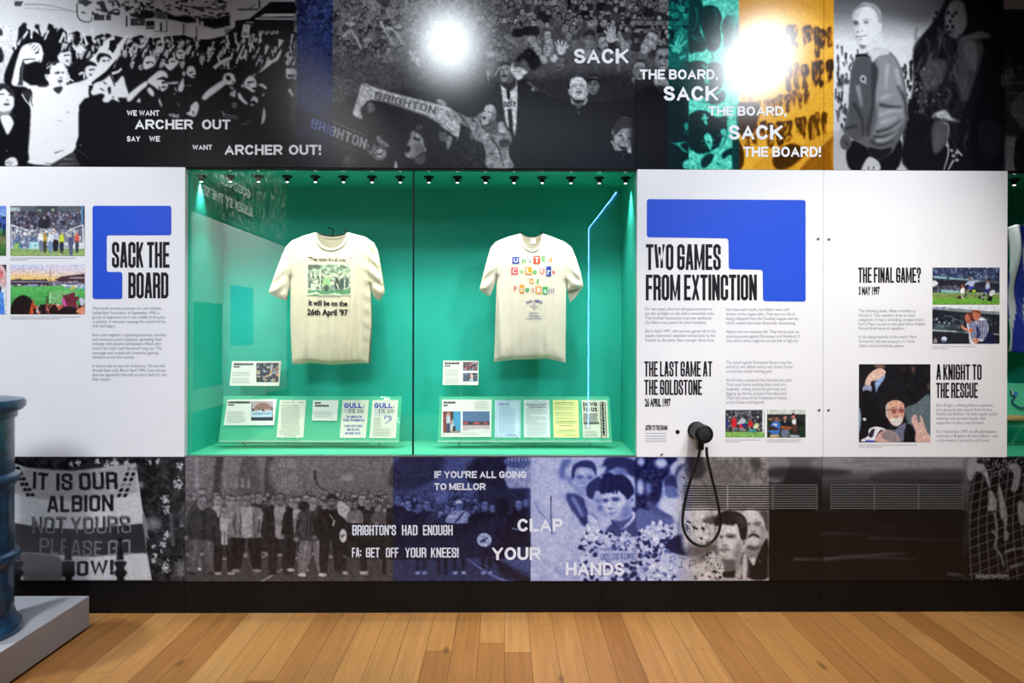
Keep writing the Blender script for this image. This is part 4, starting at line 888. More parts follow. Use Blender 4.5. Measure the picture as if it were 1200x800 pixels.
    c.line(.7, "160,660 165,720 145,795", 7, 5); c.line(.75, "205,700 230,730", 7); c.line(.7, "190,750 165,795", 9, 6); c.line(.6, "140,575 165,590 160,650", 5, 3)
    c.poly(.03, "360,180 420,180 420,800 300,800 260,580 330,400", soft=5, a=.8)
    # body
    c.zone(970, 0, 4)
    c.poly(.06, "112,660 330,640 318,800 112,800", soft=.8); c.poly(.30, "60,650 85,625 110,660 105,690 85,702 62,690", soft=.8); c.line(.1, "80,660 100,690", 6, 3)
    c.poly(.36, "125,285 135,262 190,240 240,225 300,250 340,310 365,400 372,480 372,560 350,630 320,680 300,715 240,750 195,720 180,690 120,655 75,618 78,590 95,520 100,420 108,340", soft=.7)
    c.poly(.30, "125,290 180,255 205,300 215,380 205,480 190,600 150,655 100,630 100,520 110,380", soft=2)
    c.poly(.55, "230,260 290,250 330,300 355,400 365,500 350,580 290,620 215,640 235,540 220,440 235,340", soft=3)
    c.poly(.2, "205,300 235,330 225,420 215,520 190,640 180,600 205,480", soft=1.5); c.poly(.85, "195,240 260,225 290,250 240,262 212,290 200,265", soft=1.2)
    c.line(.1, "130,262 175,258 208,268", 14, 8); c.line(.8, "190,250 212,272", 14, 8, soft=1); c.ell(.85, 166, 370, 15, 17); c.ell(.2, 166, 370, 8, 10); c.line(.8, "172,385 182,392", 5)
    for q in ("240,490 300,500 350,500", "225,620 290,600 345,560", "215,640 260,640 320,620", "200,660 250,680 310,660", "330,400 360,470 365,540", "120,480 160,560 165,640", "80,605 130,590 140,600"): c.line(.16, q, 18, 6, soft=2.5, a=.85)
    for q in ("240,540 300,520 350,520", "250,460 310,440", "280,300 270,420", "320,320 345,430", "250,575 320,550", "140,400 160,500", "225,660 280,650 330,610"): c.line(.78, q, 16, 6, soft=3, a=.8)
    c.poly(.08, "190,690 250,700 300,690 290,720 240,752 195,725", soft=1); c.poly(.75, "165,775 195,735 240,760 240,800 165,800", soft=.8); c.line(.3, "190,780 192,798", 6); c.line(.3, "215,778 215,798", 6)
    # head
    c.zone(990, 0, 12.3)
    c.poly(.90, "230,620 420,540 520,430 540,560 480,680 300,760 210,740", soft=2); c.poly(.42, "215,630 305,640 292,690 238,705", soft=1.5)
    c.poly(.66, "100,250 130,150 205,80 260,38 350,36 445,75 512,150 536,280 540,440 490,480 470,300 420,140 340,95 240,90 170,140 130,240", soft=1); c.line(.45, "140,150 215,85 260,70", 16, 8, soft=1.2); c.line(.5, "400,90 450,140 480,240", 12, 8, soft=1.2)
    c.poly(.93, "128,250 175,145 255,98 345,95 420,135 465,220 485,320 515,330 535,360 530,450 490,485 420,560 330,635 290,652 235,640 190,600 150,540 130,440 115,330", soft=1)
    c.poly(.66, "115,320 150,380 160,480 200,590 240,640 190,605 150,540 128,440", soft=3); c.poly(.74, "120,250 180,150 260,110 200,200 150,290", soft=4)
    c.poly(.45, "112,312 150,294 198,318 190,368 135,366", soft=1.6); c.ell(.15, 165, 336, 26, 12, .2, soft=.8); c.line(.25, "118,312 160,302 196,320", 12, 8, soft=.8); c.line(.48, "262,292 300,276 350,280", 14, 8, soft=1.2); c.ell(.55, 305, 322, 40, 22, soft=1.5); c.ell(.2, 312, 320, 20, 10, .2, soft=.7)
    c.line(.72, "205,330 185,440", 16, 20, soft=2); c.line(.45, "168,455 215,470", 24, 16, soft=1.2); c.ell(.5, 250, 440, 14, 10, soft=1); c.line(.35, "162,526 215,528 318,508", 18, 8, soft=.8); c.line(.55, "208,568 252,570", 20, 14, soft=1.2); c.line(.78, "330,400 350,520", 8, soft=2); c.ell(.78, 505, 400, 10, 16, soft=1)
    # ---- next panel (x > 1178)
    c.zone(0, 0, 1)
    c.rect(.10, 1178, -50, 1270, 200); c.rect(.55, 1176, -50, 1270, 11); c.rect(.14, 1178, 75, 1270, 130, 2)
    c.minis(1178, 78, 1270, 92, 6, 22, (.25, .4), (.1, .25)); c.line(.3, "1178,97 1270,97", 1.6); c.line(.28, "1178,109 1270,109", 1.6); c.rect(.34, 1178, 160, 1270, 200, 3); c.poly(.30, "1184,130 1200,105 1225,90 1250,120 1240,200 1200,200 1196,150", soft=2); c.poly(.06, "1192,158 1210,150 1215,200 1190,200", soft=1); c.noise(1178, 70, 1270, 200, .12, 2)
    # ---- inks: grey, blue, grey, teal, yellow, grey
    c.noise(348, -50, 866, 200, .45, 2.2, True); c.noise(348, -50, 866, 200, .3, 1.0, True); c.noise(866, -50, 1270, 200, .10, 1.6, True); c.soften(1)
    N0, N1 = (9, 9, 14), (243, 244, 247)
    c.duotone(-70, 348, N0, N1); c.duotone(348, 390, (8, 10, 30), (170, 190, 245), (60, 74, 132)); c.duotone(390, 783, N0, N1)
    c.duotone(783, 866, (10, 24, 30), (120, 255, 225), (24, 128, 118)); c.duotone(866, 977, (24, 14, 6), (255, 196, 62), (158, 98, 20)); c.duotone(977, 1270, N0, N1)
    return c

# ------------------------------------------------------------------ the picture printed along the lower mural
def paint_lower():
    c = Canvas(-70, 530, 1270, 684, 2.0, .05, 8); rs = c.rs
    # ---- painted bedsheet in front of a hedge (x < 217)
    c.rect(.10, -70, 530, 217, 684); c.noise(-70, 530, 217, 684, .22, 5); c.noise(-70, 530, 217, 684, .22, 1.3)
    c.zone(110, 535, 5.33)
    for (x, y, r) in ((540, 60, 24), (530, 180, 34), (445, 270, 26), (455, 330, 16), (460, 490, 26), (435, 550, 22), (445, 690, 34), (375, 560, 9), (380, 620, 12), (372, 650, 12), (555, 420, 10), (130, 45, 30), (90, 55, 22), (205, 35, 14), (20, 30, 14), (395, 25, 10), (350, 30, 8), (-100, 40, 16), (-140, 45, 12)):
        for _ in range(int(r)): c.ell(.55 + .35 * rs.rand(), x + rs.randn() * r * .5, y + rs.randn() * r * .6, 3 + rs.rand() * 5, 3 + rs.rand() * 5, soft=.4)
    c.ell(.5, 375, 415, 46, 42, soft=8); c.ell(.6, 295, 175, 14, 20, soft=3); c.ell(.45, 545, 700, 40, 60, soft=8); c.noise(170, 600, 200, 625, .3, 1.0); c.noise(205, 650, 217, 684, .4, 1.0)
    c.line(.3, "480,350 495,560", 18, 24, soft=2); c.line(.28, "340,290 380,250 420,240", 10, 6, soft=1.5); c.line(.3, "430,110 480,160", 14, 8, soft=2)
    c.zone(0, 530, 5)
    c.poly(.84, "50,62 70,60 160,90 300,108 430,110 560,95 680,80 760,72 795,62 806,130 830,300 850,420 862,590 890,748 60,748 62,400", sm=False, soft=.5)
    c.poly(.66, "62,62 160,90 430,110 680,80 795,62 810,235 640,275 460,285 250,275 150,255 62,235", sm=False, soft=1.5)
    c.poly(.17, "82,412 250,440 480,450 690,430 842,415 862,590 700,592 560,610 350,600 220,588 85,585", sm=False, soft=.6, grain=.08)
    c.poly(.42, "110,585 230,590 340,605 372,640 370,748 140,748 120,680", sm=False, soft=1.5); c.poly(.5, "840,350 870,440 850,460 835,420", soft=1); c.poly(.6, "850,450 872,500 860,500", soft=1)
    for k in range(6):
        for s_ in (0, 1): c.poly(.05, [(66 + k * 17 + s_ * 26, 88 + k * 31), (84 + k * 17 + s_ * 26, 82 + k * 31), (92 + k * 17 + s_ * 26, 98 + k * 31), (74 + k * 17 + s_ * 26, 104 + k * 31)], soft=.4)
        for s_ in (0, 1): c.poly(.05 if k % 3 else .45, [(750 - k * 9 + s_ * 36 - k * 2, 86 + k * 31), (768 - k * 9 + s_ * 36 - k * 2, 88 + k * 31), (762 - k * 10 + s_ * 36 - k * 2, 106 + k * 31), (744 - k * 10 + s_ * 36 - k * 2, 104 + k * 31)], soft=.4)
    kw = dict(w=.62, t=.18, gap=.10, space=.30)
    c.text(.07, "IT", (192, 212), (280, 222), (4, -100), **kw); c.text(.07, "IS", (330, 222), (425, 222), (0, -100), **kw); c.text(.07, "OUR", (466, 222), (690, 214), (-4, -102), **kw)
    c.noise(66, 552, 138, 576, .22, .8)
    c.text(.07, "ALBION", (276, 352), (664, 344), (0, -98), **kw)
    c.text(.12, "NOT", (186, 474), (385, 474), (2, -98), **kw); c.text(.50, "NOT", (191, 474), (390, 474), (2, -96), w=.62, t=.10, gap=.18, space=.3)
    c.text(.12, "YOURS", (416, 478), (764, 470), (-2, -100), **kw); c.text(.52, "YOURS", (421, 478), (769, 470), (-2, -98), w=.62, t=.10, gap=.18, space=.3)
    c.text(.48, "PLEASE", (232, 590), (598, 610), (2, -90), w=.62, t=.13, gap=.14); c.text(.52, "GO", (632, 606), (764, 600), (2, -92), w=.66, t=.14, gap=.2)
    c.text(.06, "NOW!", (366, 728), (664, 716), (0, -88), **kw)
    for x in (402, 706, 100):
        c.sharp(.05, [(x - 12, 500 if x > 300 else 560), (x + 6, 498 if x > 300 else 560), (x + 20, 630), (x - 24, 630)], soft=.8); c.poly(.05, [(x - 36, 640), (x + 34, 640), (x + 22, 680), (x + 40, 705), (x + 20, 735), (x + 26, 760), (x - 26, 760), (x - 20, 735), (x - 40, 705), (x - 24, 680)], soft=.8); c.line(.3, [(x - 6, 520), (x - 8, 620)], 5, 4, soft=1)
    c.rect(.05, -50, 748, 900, 775)
    # ---- protest march (217 .. 622)
    c.zone(0, 0, 1)
    c.vgrad([(530, .44), (560, .41), (582, .36), (600, .26), (640, .22), (665, .26), (684, .20)], 217, 622, 530, 684)
    c.noise(217, 530, 260, 600, .16, 1.4); c.noise(217, 530, 622, 600, .05, 1.6)
    for q, v in (("228,535 232,535 234,590 229,590", .55), ("253,535 262,535 258,570 262,595 250,595", .2), ("312,535 322,535 324,600 310,600", .22), ("284,535 300,535 306,590 280,590", .31)): c.poly(v, q, soft=1.5)
    c.poly(.42, "325,535 470,535 470,545 350,540 340,580 325,580", soft=4)
    for k in range(5): c.rect(.52, 328 + k * 4, 537, 330 + k * 4, 548, .6); c.rect(.52, 330 + k * 4, 558, 332 + k * 4, 571, .6); c.rect(.5, 262 + k * 7, 560, 265 + k * 7, 571, .8)
    c.rect(.5, 366, 549, 372, 563, .4); c.rect(.2, 367, 550, 371, 562, .4); c.line(.14, "369,560 374,570 384,575", 1.8, 1.2); c.poly(.52, "398,560 406,556 413,557 411,563 400,563", soft=.8); c.line(.45, "398,553 398,575", 1)
    c.line(.5, "330,578 345,572 352,578", 2, 1); c.poly(.2, "455,560 470,535 520,535 510,560 480,575 460,572", soft=4); c.poly(.12, "560,535 610,535 596,572 575,572 545,560", soft=4)
    c.poly(.70, "596,540 622,540 622,572 596,572 590,560", soft=.8, sm=False); c.poly(.45, "590,540 600,535 622,535 622,546 600,548", soft=1)
    for k in range(7): c.ell(.7, 596 + k * 4, 537, 1.2, 4, soft=.4)
    c.rect(.1, 560, 572, 622, 600, 2, .8)
    c.minis(300, 576, 560, 600, 4.0, 190, (.42, .68), (.12, .42), .5)
    c.minis(217, 585, 420, 600, 4.8, 34, (.42, .62), (.12, .4))
    c.rect(.23, 217, 655, 622, 684, 4); c.line(.5, "305,682 335,664 352,650", 3, 1.6)
    c.walker(228, 667, 78, .30, .36, .5, w=.5, shoe=.75)
    for k in range(16): c.walker(222 + k * 13 + rs.rand() * 8, 648 + rs.rand() * 6, 60 + rs.rand() * 16, .08 + .3 * rs.rand(), .07 + .2 * rs.rand(), .42 + .2 * rs.rand(), shirt=.6 if rs.rand() < .3 else None, w=.8 + .2 * rs.rand(), hair=.06 + .2 * rs.rand())
    c.walker(322, 650, 70, .16, .1, .5, w=.9); c.walker(303, 648, 70, .18, .1, .5, w=.9)
    c.walker(255, 660, 80, .22, .14, .60, shirt=.62, shoe=.3); c.walker(272, 655, 74, .5, .2, .55)
    c.walker(237, 672, 91, .16, .30, .52, hair=.09, shoe=.14, w=.9, step=.2); c.walker(263, 672, 78, .15, .07, .54, shirt=.68, hair=.28, shoe=.6, w=.95)
    for k in range(3): c.line(.2, [(259 + k * 4, 622), (259 + k * 4, 642)], 1.3)
    c.walker(289, 669, 90, .46, .06, .48, shirt=.62, hair=.1, shoe=.5, w=1.0, step=.2); c.line(.22, "282,600 281,630", 1.2); c.line(.22, "297,600 299,630", 1.2)
    c.walker(328, 672, 94, .10, .10, .42, shirt=.55, hair=.1, shoe=.1, clasp=1, w=.95, step=.08)
    c.walker(349, 668, 86, .08, .07, .5, shirt=.6, shoe=.7, w=.9); c.walker(366, 674, 92, .22, .40, .56, hair=.22, shoe=.78, w=.9, step=.2)
    for k in range(4): c.line(.09, [(360 + k * 4, 604), (360 + k * 4, 628)], 1.5)
    c.ell(.1, 356, 593, 7, 6)
    c.walker(388, 670, 88, .08, .08, .42, hair=.06, shoe=.14, w=.95); c.face(389, 588, 11, 15, skin=.42, hair=.06, cap=.07, beard=1); c.line(.5, "386,602 390,608", 1.6); c.line(.66, "390,616 392,609", 2)
    c.poly(.70, "396,588 402,588 409,595 414,608 409,612 402,606 396,600", soft=.5)
    for (x, y, w, j, sk) in ((431, 591, 12, .13, .5), (444, 595, 9, .3, .55), (416, 592, 9, .4, .45), (466, 586, 12, .10, .5), (478, 592, 11, .12, .62), (491, 596, 12, .08, .5), (500, 592, 11, .12, .6), (511, 593, 11, .2, .4), (517, 604, 11, .1, .62), (524, 597, 10, .18, .6), (537, 594, 10, .1, .4), (568, 593, 12, .16, .55), (577, 596, 9, .4, .6)):
        c.poly(j, [(x - w, 614), (x - w * .9, y + w * .9), (x - w * .3, y + w * .6), (x + w * .3, y + w * .6), (x + w * .9, y + w * .9), (x + w, 614)], soft=.4); c.face(x, y, w * .72, w, skin=sk, hair=.07, dk=.06, mouth=1)
    c.ell(.6, 414, 612, 3, 2); c.ell(.6, 441, 614, 3, 2); c.poly(.5, "512,575 520,572 526,580 518,590 511,586", soft=1)
    c.poly(.70, "523,612 527,602 534,598 542,598 550,602 553,612", soft=.4); c.line(.1, "533,612 544,600", 1.6); c.face(538, 593, 8, 12, skin=.55, cap=.85); c.line(.5, "533,590 543,590", 1.2)
    c.poly(.07, "548,612 553,602 562,600 574,600 584,606 592,650 600,684 586,684 580,640 560,640", soft=1); c.poly(.06, "590,650 592,612 600,600 612,596 622,604 622,650 610,640", soft=1); c.face(608, 592, 8, 11, skin=.6, hair=.3, turn=.8); c.poly(.05, "580,590 588,582 596,588 594,606 584,608", soft=1); c.line(.75, "600,619 612,621", 1.2); c.face(616, 589, 7, 9, skin=.5, hair=.06)
    c.ell(.65, 583, 607, 3, 2)
    # banner
    c.poly(.085, "396,604 404,612 470,615 545,613 575,606 590,603 592,625 588,650 575,652 540,654 470,656 412,654 396,648", sm=False, soft=.5); c.noise(396, 604, 592, 655, .05, 1.6)
    c.poly(.15, "470,640 540,625 585,606 560,650 500,654", soft=4, a=.6)
    c.ell(.78, 402, 627.5, 4.2, 8, soft=.4); c.line(.08, "400,629 404,626", 2, 1); c.ell(.8, 567.5, 632.5, 8.6, 8.2, soft=.4); c.line(.06, "563,635 568,632 572,630", 2.2, 1); c.line(.06, "566,633 569,635", 1.4)
    for (x, v) in ((489, .1), (497, .1), (514, .06), (522, .06), (533, .1), (543, .08), (566, .06), (574, .06), (404, .1), (424, .1), (428, .08), (450, .07)):
        c.line(v, [(x, 653), (x, 670)], 4.5, 3.4); c.ell(.75 if x not in (514, 522, 450) else .1, x + .5, 671, 3, 2)
    c.line(.55, "548,655 575,673 600,683", 2, 4, soft=.6); c.line(.4, "556,655 590,675", 1.2); c.poly(.06, "575,655 580,655 622,678 622,684 610,684", sm=False); c.poly(.4, "582,655 622,655 622,672", sm=False, soft=1.5)
    # ---- boy with flowers (622 .. 800) and two men (.. 900)
    c.zone(620, 535, 5.33)
    c.g[:, int((622 + 70) * 2):int((901 + 70) * 2)] = .72
    c.noise(622, 530, 720, 684, .16, 8); c.noise(622, 530, 720, 684, .10, 3)
    c.poly(.80, "10,0 180,0 180,200 260,280 330,420 320,560 200,640 60,640 10,300", soft=9, a=.6)
    c.zone(625, 540, 9.41)
    c.poly(.42, "285,190 300,60 330,-10 425,-10 350,90 352,200", soft=3); c.poly(.52, "350,200 420,180 450,280 400,290", soft=4); c.poly(.78, "180,260 300,200 420,290 440,350 330,340", soft=6)
    c.poly(.66, "455,150 490,85 560,68 640,92 672,150 665,210 600,250 582,290 588,385 540,388 490,345 450,280 440,220", soft=1.2); c.poly(.5, "450,270 500,310 560,380 500,350", soft=3); c.poly(.8, "500,100 580,90 620,130 520,150", soft=4)
    c.poly(.16, "418,185 430,70 480,18 560,-8 650,5 695,80 692,175 668,120 625,78 500,72 462,118 450,190", soft=1)
    c.ell(.40, 518, 178, 42, 16, soft=2); c.ell(.40, 625, 184, 36, 14, soft=2); c.ell(.25, 518, 180, 22, 7, soft=1); c.ell(.25, 622, 186, 20, 7, soft=1); c.line(.35, "480,160 545,165", 9, soft=1.2); c.line(.35, "595,170 660,168", 9, soft=1.2); c.line(.52, "565,190 558,240 580,248", 10, soft=1.5); c.line(.40, "532,298 572,296", 10, soft=1)
    c.poly(.24, "360,372 450,360 560,420 600,560 592,640 550,712 480,620 400,510", soft=1.8); c.line(.55, "430,400 500,520 560,640", 40, 24, soft=2.5); c.poly(.12, "510,630 580,620 600,690 550,712", soft=2); c.poly(.2, "460,380 560,430 580,520 520,470", soft=2)
    c.poly(.74, "290,380 360,470 540,720 470,740 300,500", soft=3, a=.8)
    c.poly(.70, "650,400 690,325 760,315 760,620 690,640 640,600 622,530 590,505 570,440 620,425", soft=1.2); c.poly(.14, "590,385 584,290 640,220 740,175 760,330 690,328 655,420 612,402", soft=1); c.line(.38, "660,432 755,420", 8, soft=.8); c.ell(.5, 720, 445, 40, 22, soft=2); c.ell(.36, 735, 520, 26, 34, soft=3); c.poly(.84, "608,600 690,640 705,692 640,685 615,650", soft=1); c.ell(.62, 590, 470, 18, 40, soft=1.5); c.line(.3, "625,560 700,640", 10, soft=1.5)
    c.line(.10, "197,380 193,560 205,810", 12, 9, soft=.5); c.line(.3, "10,430 60,545 130,625 180,690 230,800", 8, 5, soft=.6); c.line(.5, "50,420 75,530", 7, soft=1)
    c.zone(620, 535, 5.33)
    c.poly(.12, "470,20 520,0 600,0 680,40 680,130 620,110 560,70 500,90 450,120", soft=2); c.ell(.45, 570, 95, 46, 26, soft=4); c.poly(.75, "430,80 480,60 470,100 435,110", soft=2)
    c.zone(695, 545, 10)
    c.poly(.24, "170,730 250,680 310,745 360,745 450,680 525,570 525,820 170,820", soft=1.2); c.poly(.12, "445,500 515,490 512,560 470,550", soft=1); c.poly(.30, "220,620 340,640 430,590 455,560 455,650 385,720 310,745 250,700", soft=1.5); c.line(.08, "215,650 260,700 310,745", 20, 10, soft=1)
    c.poly(.80, "108,340 170,322 240,335 300,300 380,365 412,400 430,375 470,345 498,375 496,430 460,480 450,560 420,612 340,638 270,640 222,630 182,590 150,540 130,470 122,400", soft=.9)
    c.poly(.52, "350,480 430,460 450,520 425,600 340,640 290,625 320,560", soft=4); c.poly(.62, "250,600 340,600 330,640 260,642", soft=3); c.poly(.6, "380,360 430,380 440,480 400,470", soft=3); c.poly(.90, "290,430 350,420 350,470 300,490", soft=4)
    c.poly(.06, "85,335 80,250 108,135 180,80 250,110 340,108 420,165 470,255 482,330 440,378 402,402 380,372 330,325 300,296 275,345 255,285 245,335 215,318 170,330 150,318 130,342 110,330", soft=.9)
    c.line(.22, "180,150 165,250 160,310", 10, 5, soft=1); c.line(.2, "105,200 100,300", 8, 4, soft=1); c.line(.2, "290,150 380,220", 10, 4, soft=1.5)
    c.poly(.40, "120,395 180,395 185,425 135,435", soft=1.5); c.ell(.10, 145, 414, 28, 11, soft=.8); c.poly(.42, "210,385 300,375 320,408 240,425", soft=1.8); c.ell(.08, 262, 404, 34, 10, soft=.7); c.line(.22, "208,388 255,378 310,392", 10, 7, soft=.8); c.line(.24, "110,402 170,396", 10, soft=.8)
    c.line(.92, "188,420 190,480", 18, soft=1.5); c.poly(.34, "168,485 200,503 235,490 226,512 182,518", soft=1); c.line(.66, "225,440 240,490", 12, soft=2); c.line(.16, "182,562 225,566 285,549", 11, 7, soft=.7); c.line(.40, "190,588 255,580", 14, 9, soft=1); c.line(.66, "200,610 250,606", 12, soft=1.5)
    c.ell(.80, 470, 398, 30, 54, .15, soft=.8); c.ell(.26, 456, 408, 13, 24, .2, soft=1); c.line(.9, "468,545 486,590 440,655 365,725", 26, 16, soft=.8)
    c.line(.8, "100,640 150,625 190,650 170,700", 40, 30, soft=1.5)
    # things right of the joint
    c.zone(680, 535, 5.33)
    c.poly(.08, "355,0 600,0 560,100 520,150 500,260 430,340 355,330 345,200", soft=2); c.noise(746, 535, 785, 600, .25, 2.2); c.ell(.7, 380, 30, 22, 26, soft=2); c.ell(.8, 505, 40, 38, 30, soft=3); c.ell(.75, 375, 190, 22, 50, soft=3); c.ell(.5, 425, 200, 18, 40, soft=3)
    c.poly(.16, "520,150 560,110 600,130 610,200 570,190 540,200", soft=2); c.poly(.42, "530,190 560,180 600,200 610,250 560,260 530,230", soft=2); c.poly(.84, "495,300 520,270 600,260 680,300 680,400 560,390 500,350", soft=2)
    c.poly(.8, "560,80 580,40 640,10 700,20 660,40 610,60 590,100", soft=2); c.poly(.28, "590,120 610,60 680,40 690,80 630,90 605,140", soft=1.5); c.poly(.66, "605,120 640,70 700,60 700,270 650,270 610,190", soft=1.5); c.line(.3, "640,130 690,128", 12, 8)
    c.poly(.40, "355,330 440,340 560,370 580,410 520,470 360,470", soft=1.5); c.poly(.3, "420,270 500,330 580,380 500,370 430,330", soft=2)
    # flowers
    c.zone(0, 0, 1)
    for _ in range(620):
        x = 680 + rs.rand() * 112; y = 616 + rs.rand() * 68; lim = 622 - 14 * math.exp(-((x - 775) / 16) ** 2) + 10 * math.exp(-((x - 735) / 14) ** 2)
        if y < lim: continue
        v = rs.rand(); r = 1.2 + rs.rand() * 2.4; c.ell(.08 if v < .36 else (.42 if v < .5 else .82), x, y, r, r * (.6 + .5 * rs.rand()), rs.rand() * 3, soft=.4)
    for (x, y, r) in ((771, 622, 12), (700, 626, 10), (733, 627, 6), (757, 626, 7), (688, 622, 9), (782, 668, 12), (768, 672, 10)):
        for k in range(26): a = rs.rand() * 6.28; q = r * math.sqrt(rs.rand()); c.ell(.70 + .26 * rs.rand(), x + math.cos(a) * q, y + math.sin(a) * q, r * .24, r * .18, a, soft=.4)
    c.poly(.74, "700,643 746,646 746,658 700,656", sm=False, soft=.5); c.text(.35, "THE NEW", (700, 645), (724, 645), (0, -4), w=.5, t=.12, gap=.2); c.text(.16, "GOLDSTONE", (704, 656), (744, 655), (0, -7), w=.56, t=.10, gap=.22)
    c.poly(.06, "784,632 800,626 812,636 806,650 790,648 782,642", soft=1.5)
    # second half: grey print
    c.zone(780, 535, 5.33)
    c.rect(.5, 120, 0, 645, 330, 1); c.noise(800, 535, 901, 567, .30, 3); c.noise(800, 535, 901, 567, .2, 1.2); c.poly(.36, "280,40 400,20 520,60 540,160 300,170", soft=8, a=.6); c.poly(.25, "520,10 590,20 600,60 560,100", soft=5)
    c.rect(.55, 120, 165, 645, 330, 2, .5); c.poly(.12, "130,0 210,0 260,60 230,130 160,120", soft=4, a=.7)
    c.poly(.78, "100,330 310,320 330,440 300,600 130,600 100,450", soft=4); c.poly(.86, "180,340 260,330 230,400 200,400", soft=2); c.poly(.3, "230,400 300,370 330,400 260,430", soft=3); c.poly(.32, "130,560 300,540 330,600 260,640 130,610", soft=4, a=.8); c.noise(800, 600, 842, 655, .2, 2.5)
    for (x, y, r) in ((240, 480, 62), (140, 440, 40), (30, 470, 40), (320, 720, 46), (290, 630, 40), (230, 740, 50)):
        for k in range(60): a = rs.rand() * 6.28; q = r * math.sqrt(rs.rand()); c.ell(.06 if rs.rand() < .18 else .72 + .25 * rs.rand(), x + math.cos(a) * q, y + math.sin(a) * q, r * .17, r * .12, a, soft=.4)
    c.poly(.80, "-10,600 40,605 250,665 245,730 120,700 -10,680", sm=False, soft=.6)
    for ln in ([(28, 668), (32, 625), (58, 620), (62, 640), (32, 648), (62, 672)], [(80, 628), (128, 640)], [(104, 636), (98, 690)], [(78, 688), (120, 695)], [(148, 700), (152, 650), (182, 645), (188, 668), (152, 680)]): c.line(.28, ln, 4.5, 4.5, soft=.4, sm=False)
    # man with the moustache
    c.zone(835, 595, 10)
    c.rect(.5, 330, 0, 655, 120, 2); c.poly(.26, "560,50 650,50 650,280 612,220 590,120", soft=1.5)
    c.poly(.80, "330,75 380,25 460,12 540,58 600,150 618,250 605,360 565,450 480,492 410,472 388,430 400,330 402,170 380,110", soft=1); c.poly(.56, "560,200 618,250 605,360 560,450 520,470 560,360", soft=4); c.poly(.90, "400,50 480,40 540,120 460,140", soft=5)
    c.line(.24, "478,182 520,164 575,172", 15, 9, soft=.9); c.ell(.42, 525, 194, 44, 16, soft=1.6); c.ell(.22, 530, 192, 22, 7, soft=.8); c.ell(.4, 428, 192, 22, 11, soft=1.4); c.line(.3, "405,182 445,178", 10, soft=1); c.line(.6, "452,200 445,255", 14, soft=2); c.line(.32, "445,268 480,274 512,264", 14, 10, soft=1)
    c.poly(.18, "408,345 440,305 478,292 520,306 558,345 540,358 480,330 425,352", soft=1); c.line(.86, "430,374 555,372", 30, soft=2.5); c.poly(.30, "388,450 440,436 500,450 580,430 540,486 470,506 410,482", soft=2)
    c.poly(.52, "372,492 470,510 560,470 610,390 600,470 530,570 490,660 450,620 420,560", soft=1.5); c.poly(.82, "445,600 505,580 484,672", soft=1); c.poly(.07, "395,580 450,640 486,674 520,580 615,375 650,400 655,810 410,810", soft=1); c.ell(.7, 556, 625, 8); c.line(.5, "655,540 655,800", 8, soft=1)
    # man with the fringe in front
    c.poly(.07, "135,742 285,728 270,810 130,810", soft=1); c.poly(.30, "300,600 360,520 420,600 420,810 280,810", soft=1.5); c.poly(.82, "362,560 402,575 396,810 350,810", soft=.8); c.poly(.72, "300,690 342,676 330,810 262,800", soft=1)
    c.poly(.36, "108,590 200,604 285,570 330,600 310,700 270,726 150,742 130,660", soft=1.5); c.poly(.6, "270,600 330,600 305,710 272,720", soft=2)
    c.poly(.84, "95,200 180,205 280,182 312,250 326,350 346,382 400,368 404,430 372,490 342,490 336,560 300,600 210,596 125,584 82,505 74,445 96,400 112,350 84,330", soft=1)
    c.poly(.54, "285,420 330,395 342,500 320,600 260,596 240,570", soft=4); c.poly(.64, "100,560 200,575 250,590 130,590", soft=2.5); c.poly(.92, "150,220 270,210 280,290 170,290", soft=4); c.poly(.9, "180,380 260,390 250,450 190,440", soft=4)
    c.poly(.10, "25,195 40,100 100,48 200,28 300,48 372,100 408,190 402,330 382,392 340,372 320,320 300,225 275,186 235,212 210,196 180,206 150,190 110,192 60,214", soft=1.2); c.noise(838, 598, 876, 616, .16, .8); c.poly(.3, "250,90 350,100 390,200 350,240 300,160", soft=3, a=.5)
    c.poly(.40, "82,322 125,326 120,352 92,350", soft=1.4); c.ell(.18, 104, 338, 18, 7, soft=.8); c.poly(.42, "155,318 270,318 262,350 180,352", soft=1.8); c.ell(.12, 216, 336, 42, 9, soft=.8); c.line(.28, "155,318 215,306 275,322", 12, 8, soft=.9)
    c.line(.6, "122,352 104,420", 14, soft=1.5); c.line(.34, "106,432 150,440 168,432", 14, 10, soft=1); c.poly(.50, "82,488 100,462 170,460 208,490 140,494", soft=1.8); c.line(.14, "76,496 140,498 208,492", 9, 6, soft=.7); c.line(.42, "108,520 165,518", 12, soft=1.2); c.line(.6, "230,450 245,540", 10, soft=2)
    c.ell(.78, 372, 428, 28, 58, .2, soft=1); c.ell(.35, 366, 410, 12, 26, .2, soft=1.2)
    # ---- streaked dark (900 .. 1140) and goal net
    c.zone(0, 0, 1)
    c.rect(.05, 901, 530, 1270, 684)
    c.vgrad([(530, .56), (548, .50), (556, .34), (563, .24), (580, .12), (600, .055), (684, .045)], 963, 1140, 530, 684)
    c.vgrad([(530, .42), (546, .34), (552, .12), (566, .09), (600, .04), (684, .035)], 901, 963, 530, 684)
    c.poly(.6, "901,533 925,540 918,562 906,566 900,560", soft=3, a=.6); c.poly(.55, "963,534 1140,534 1140,548 1060,546 990,552 963,560", soft=5, a=.6); c.poly(.12, "905,548 960,548 1000,553 960,560 905,560", soft=4, a=.8); c.poly(.1, "1020,558 1060,550 1140,552 1140,566 1040,566", soft=4, a=.5)
    for _ in range(60): y = 534 + rs.rand() ** 2 * 66; x = 905 + rs.rand() * 200; c.line(.10 + .4 * rs.rand(), [(x, y), (x + 30 + rs.rand() * 60, y + rs.rand() - .5)], 1.2, .4, soft=1, a=.4)
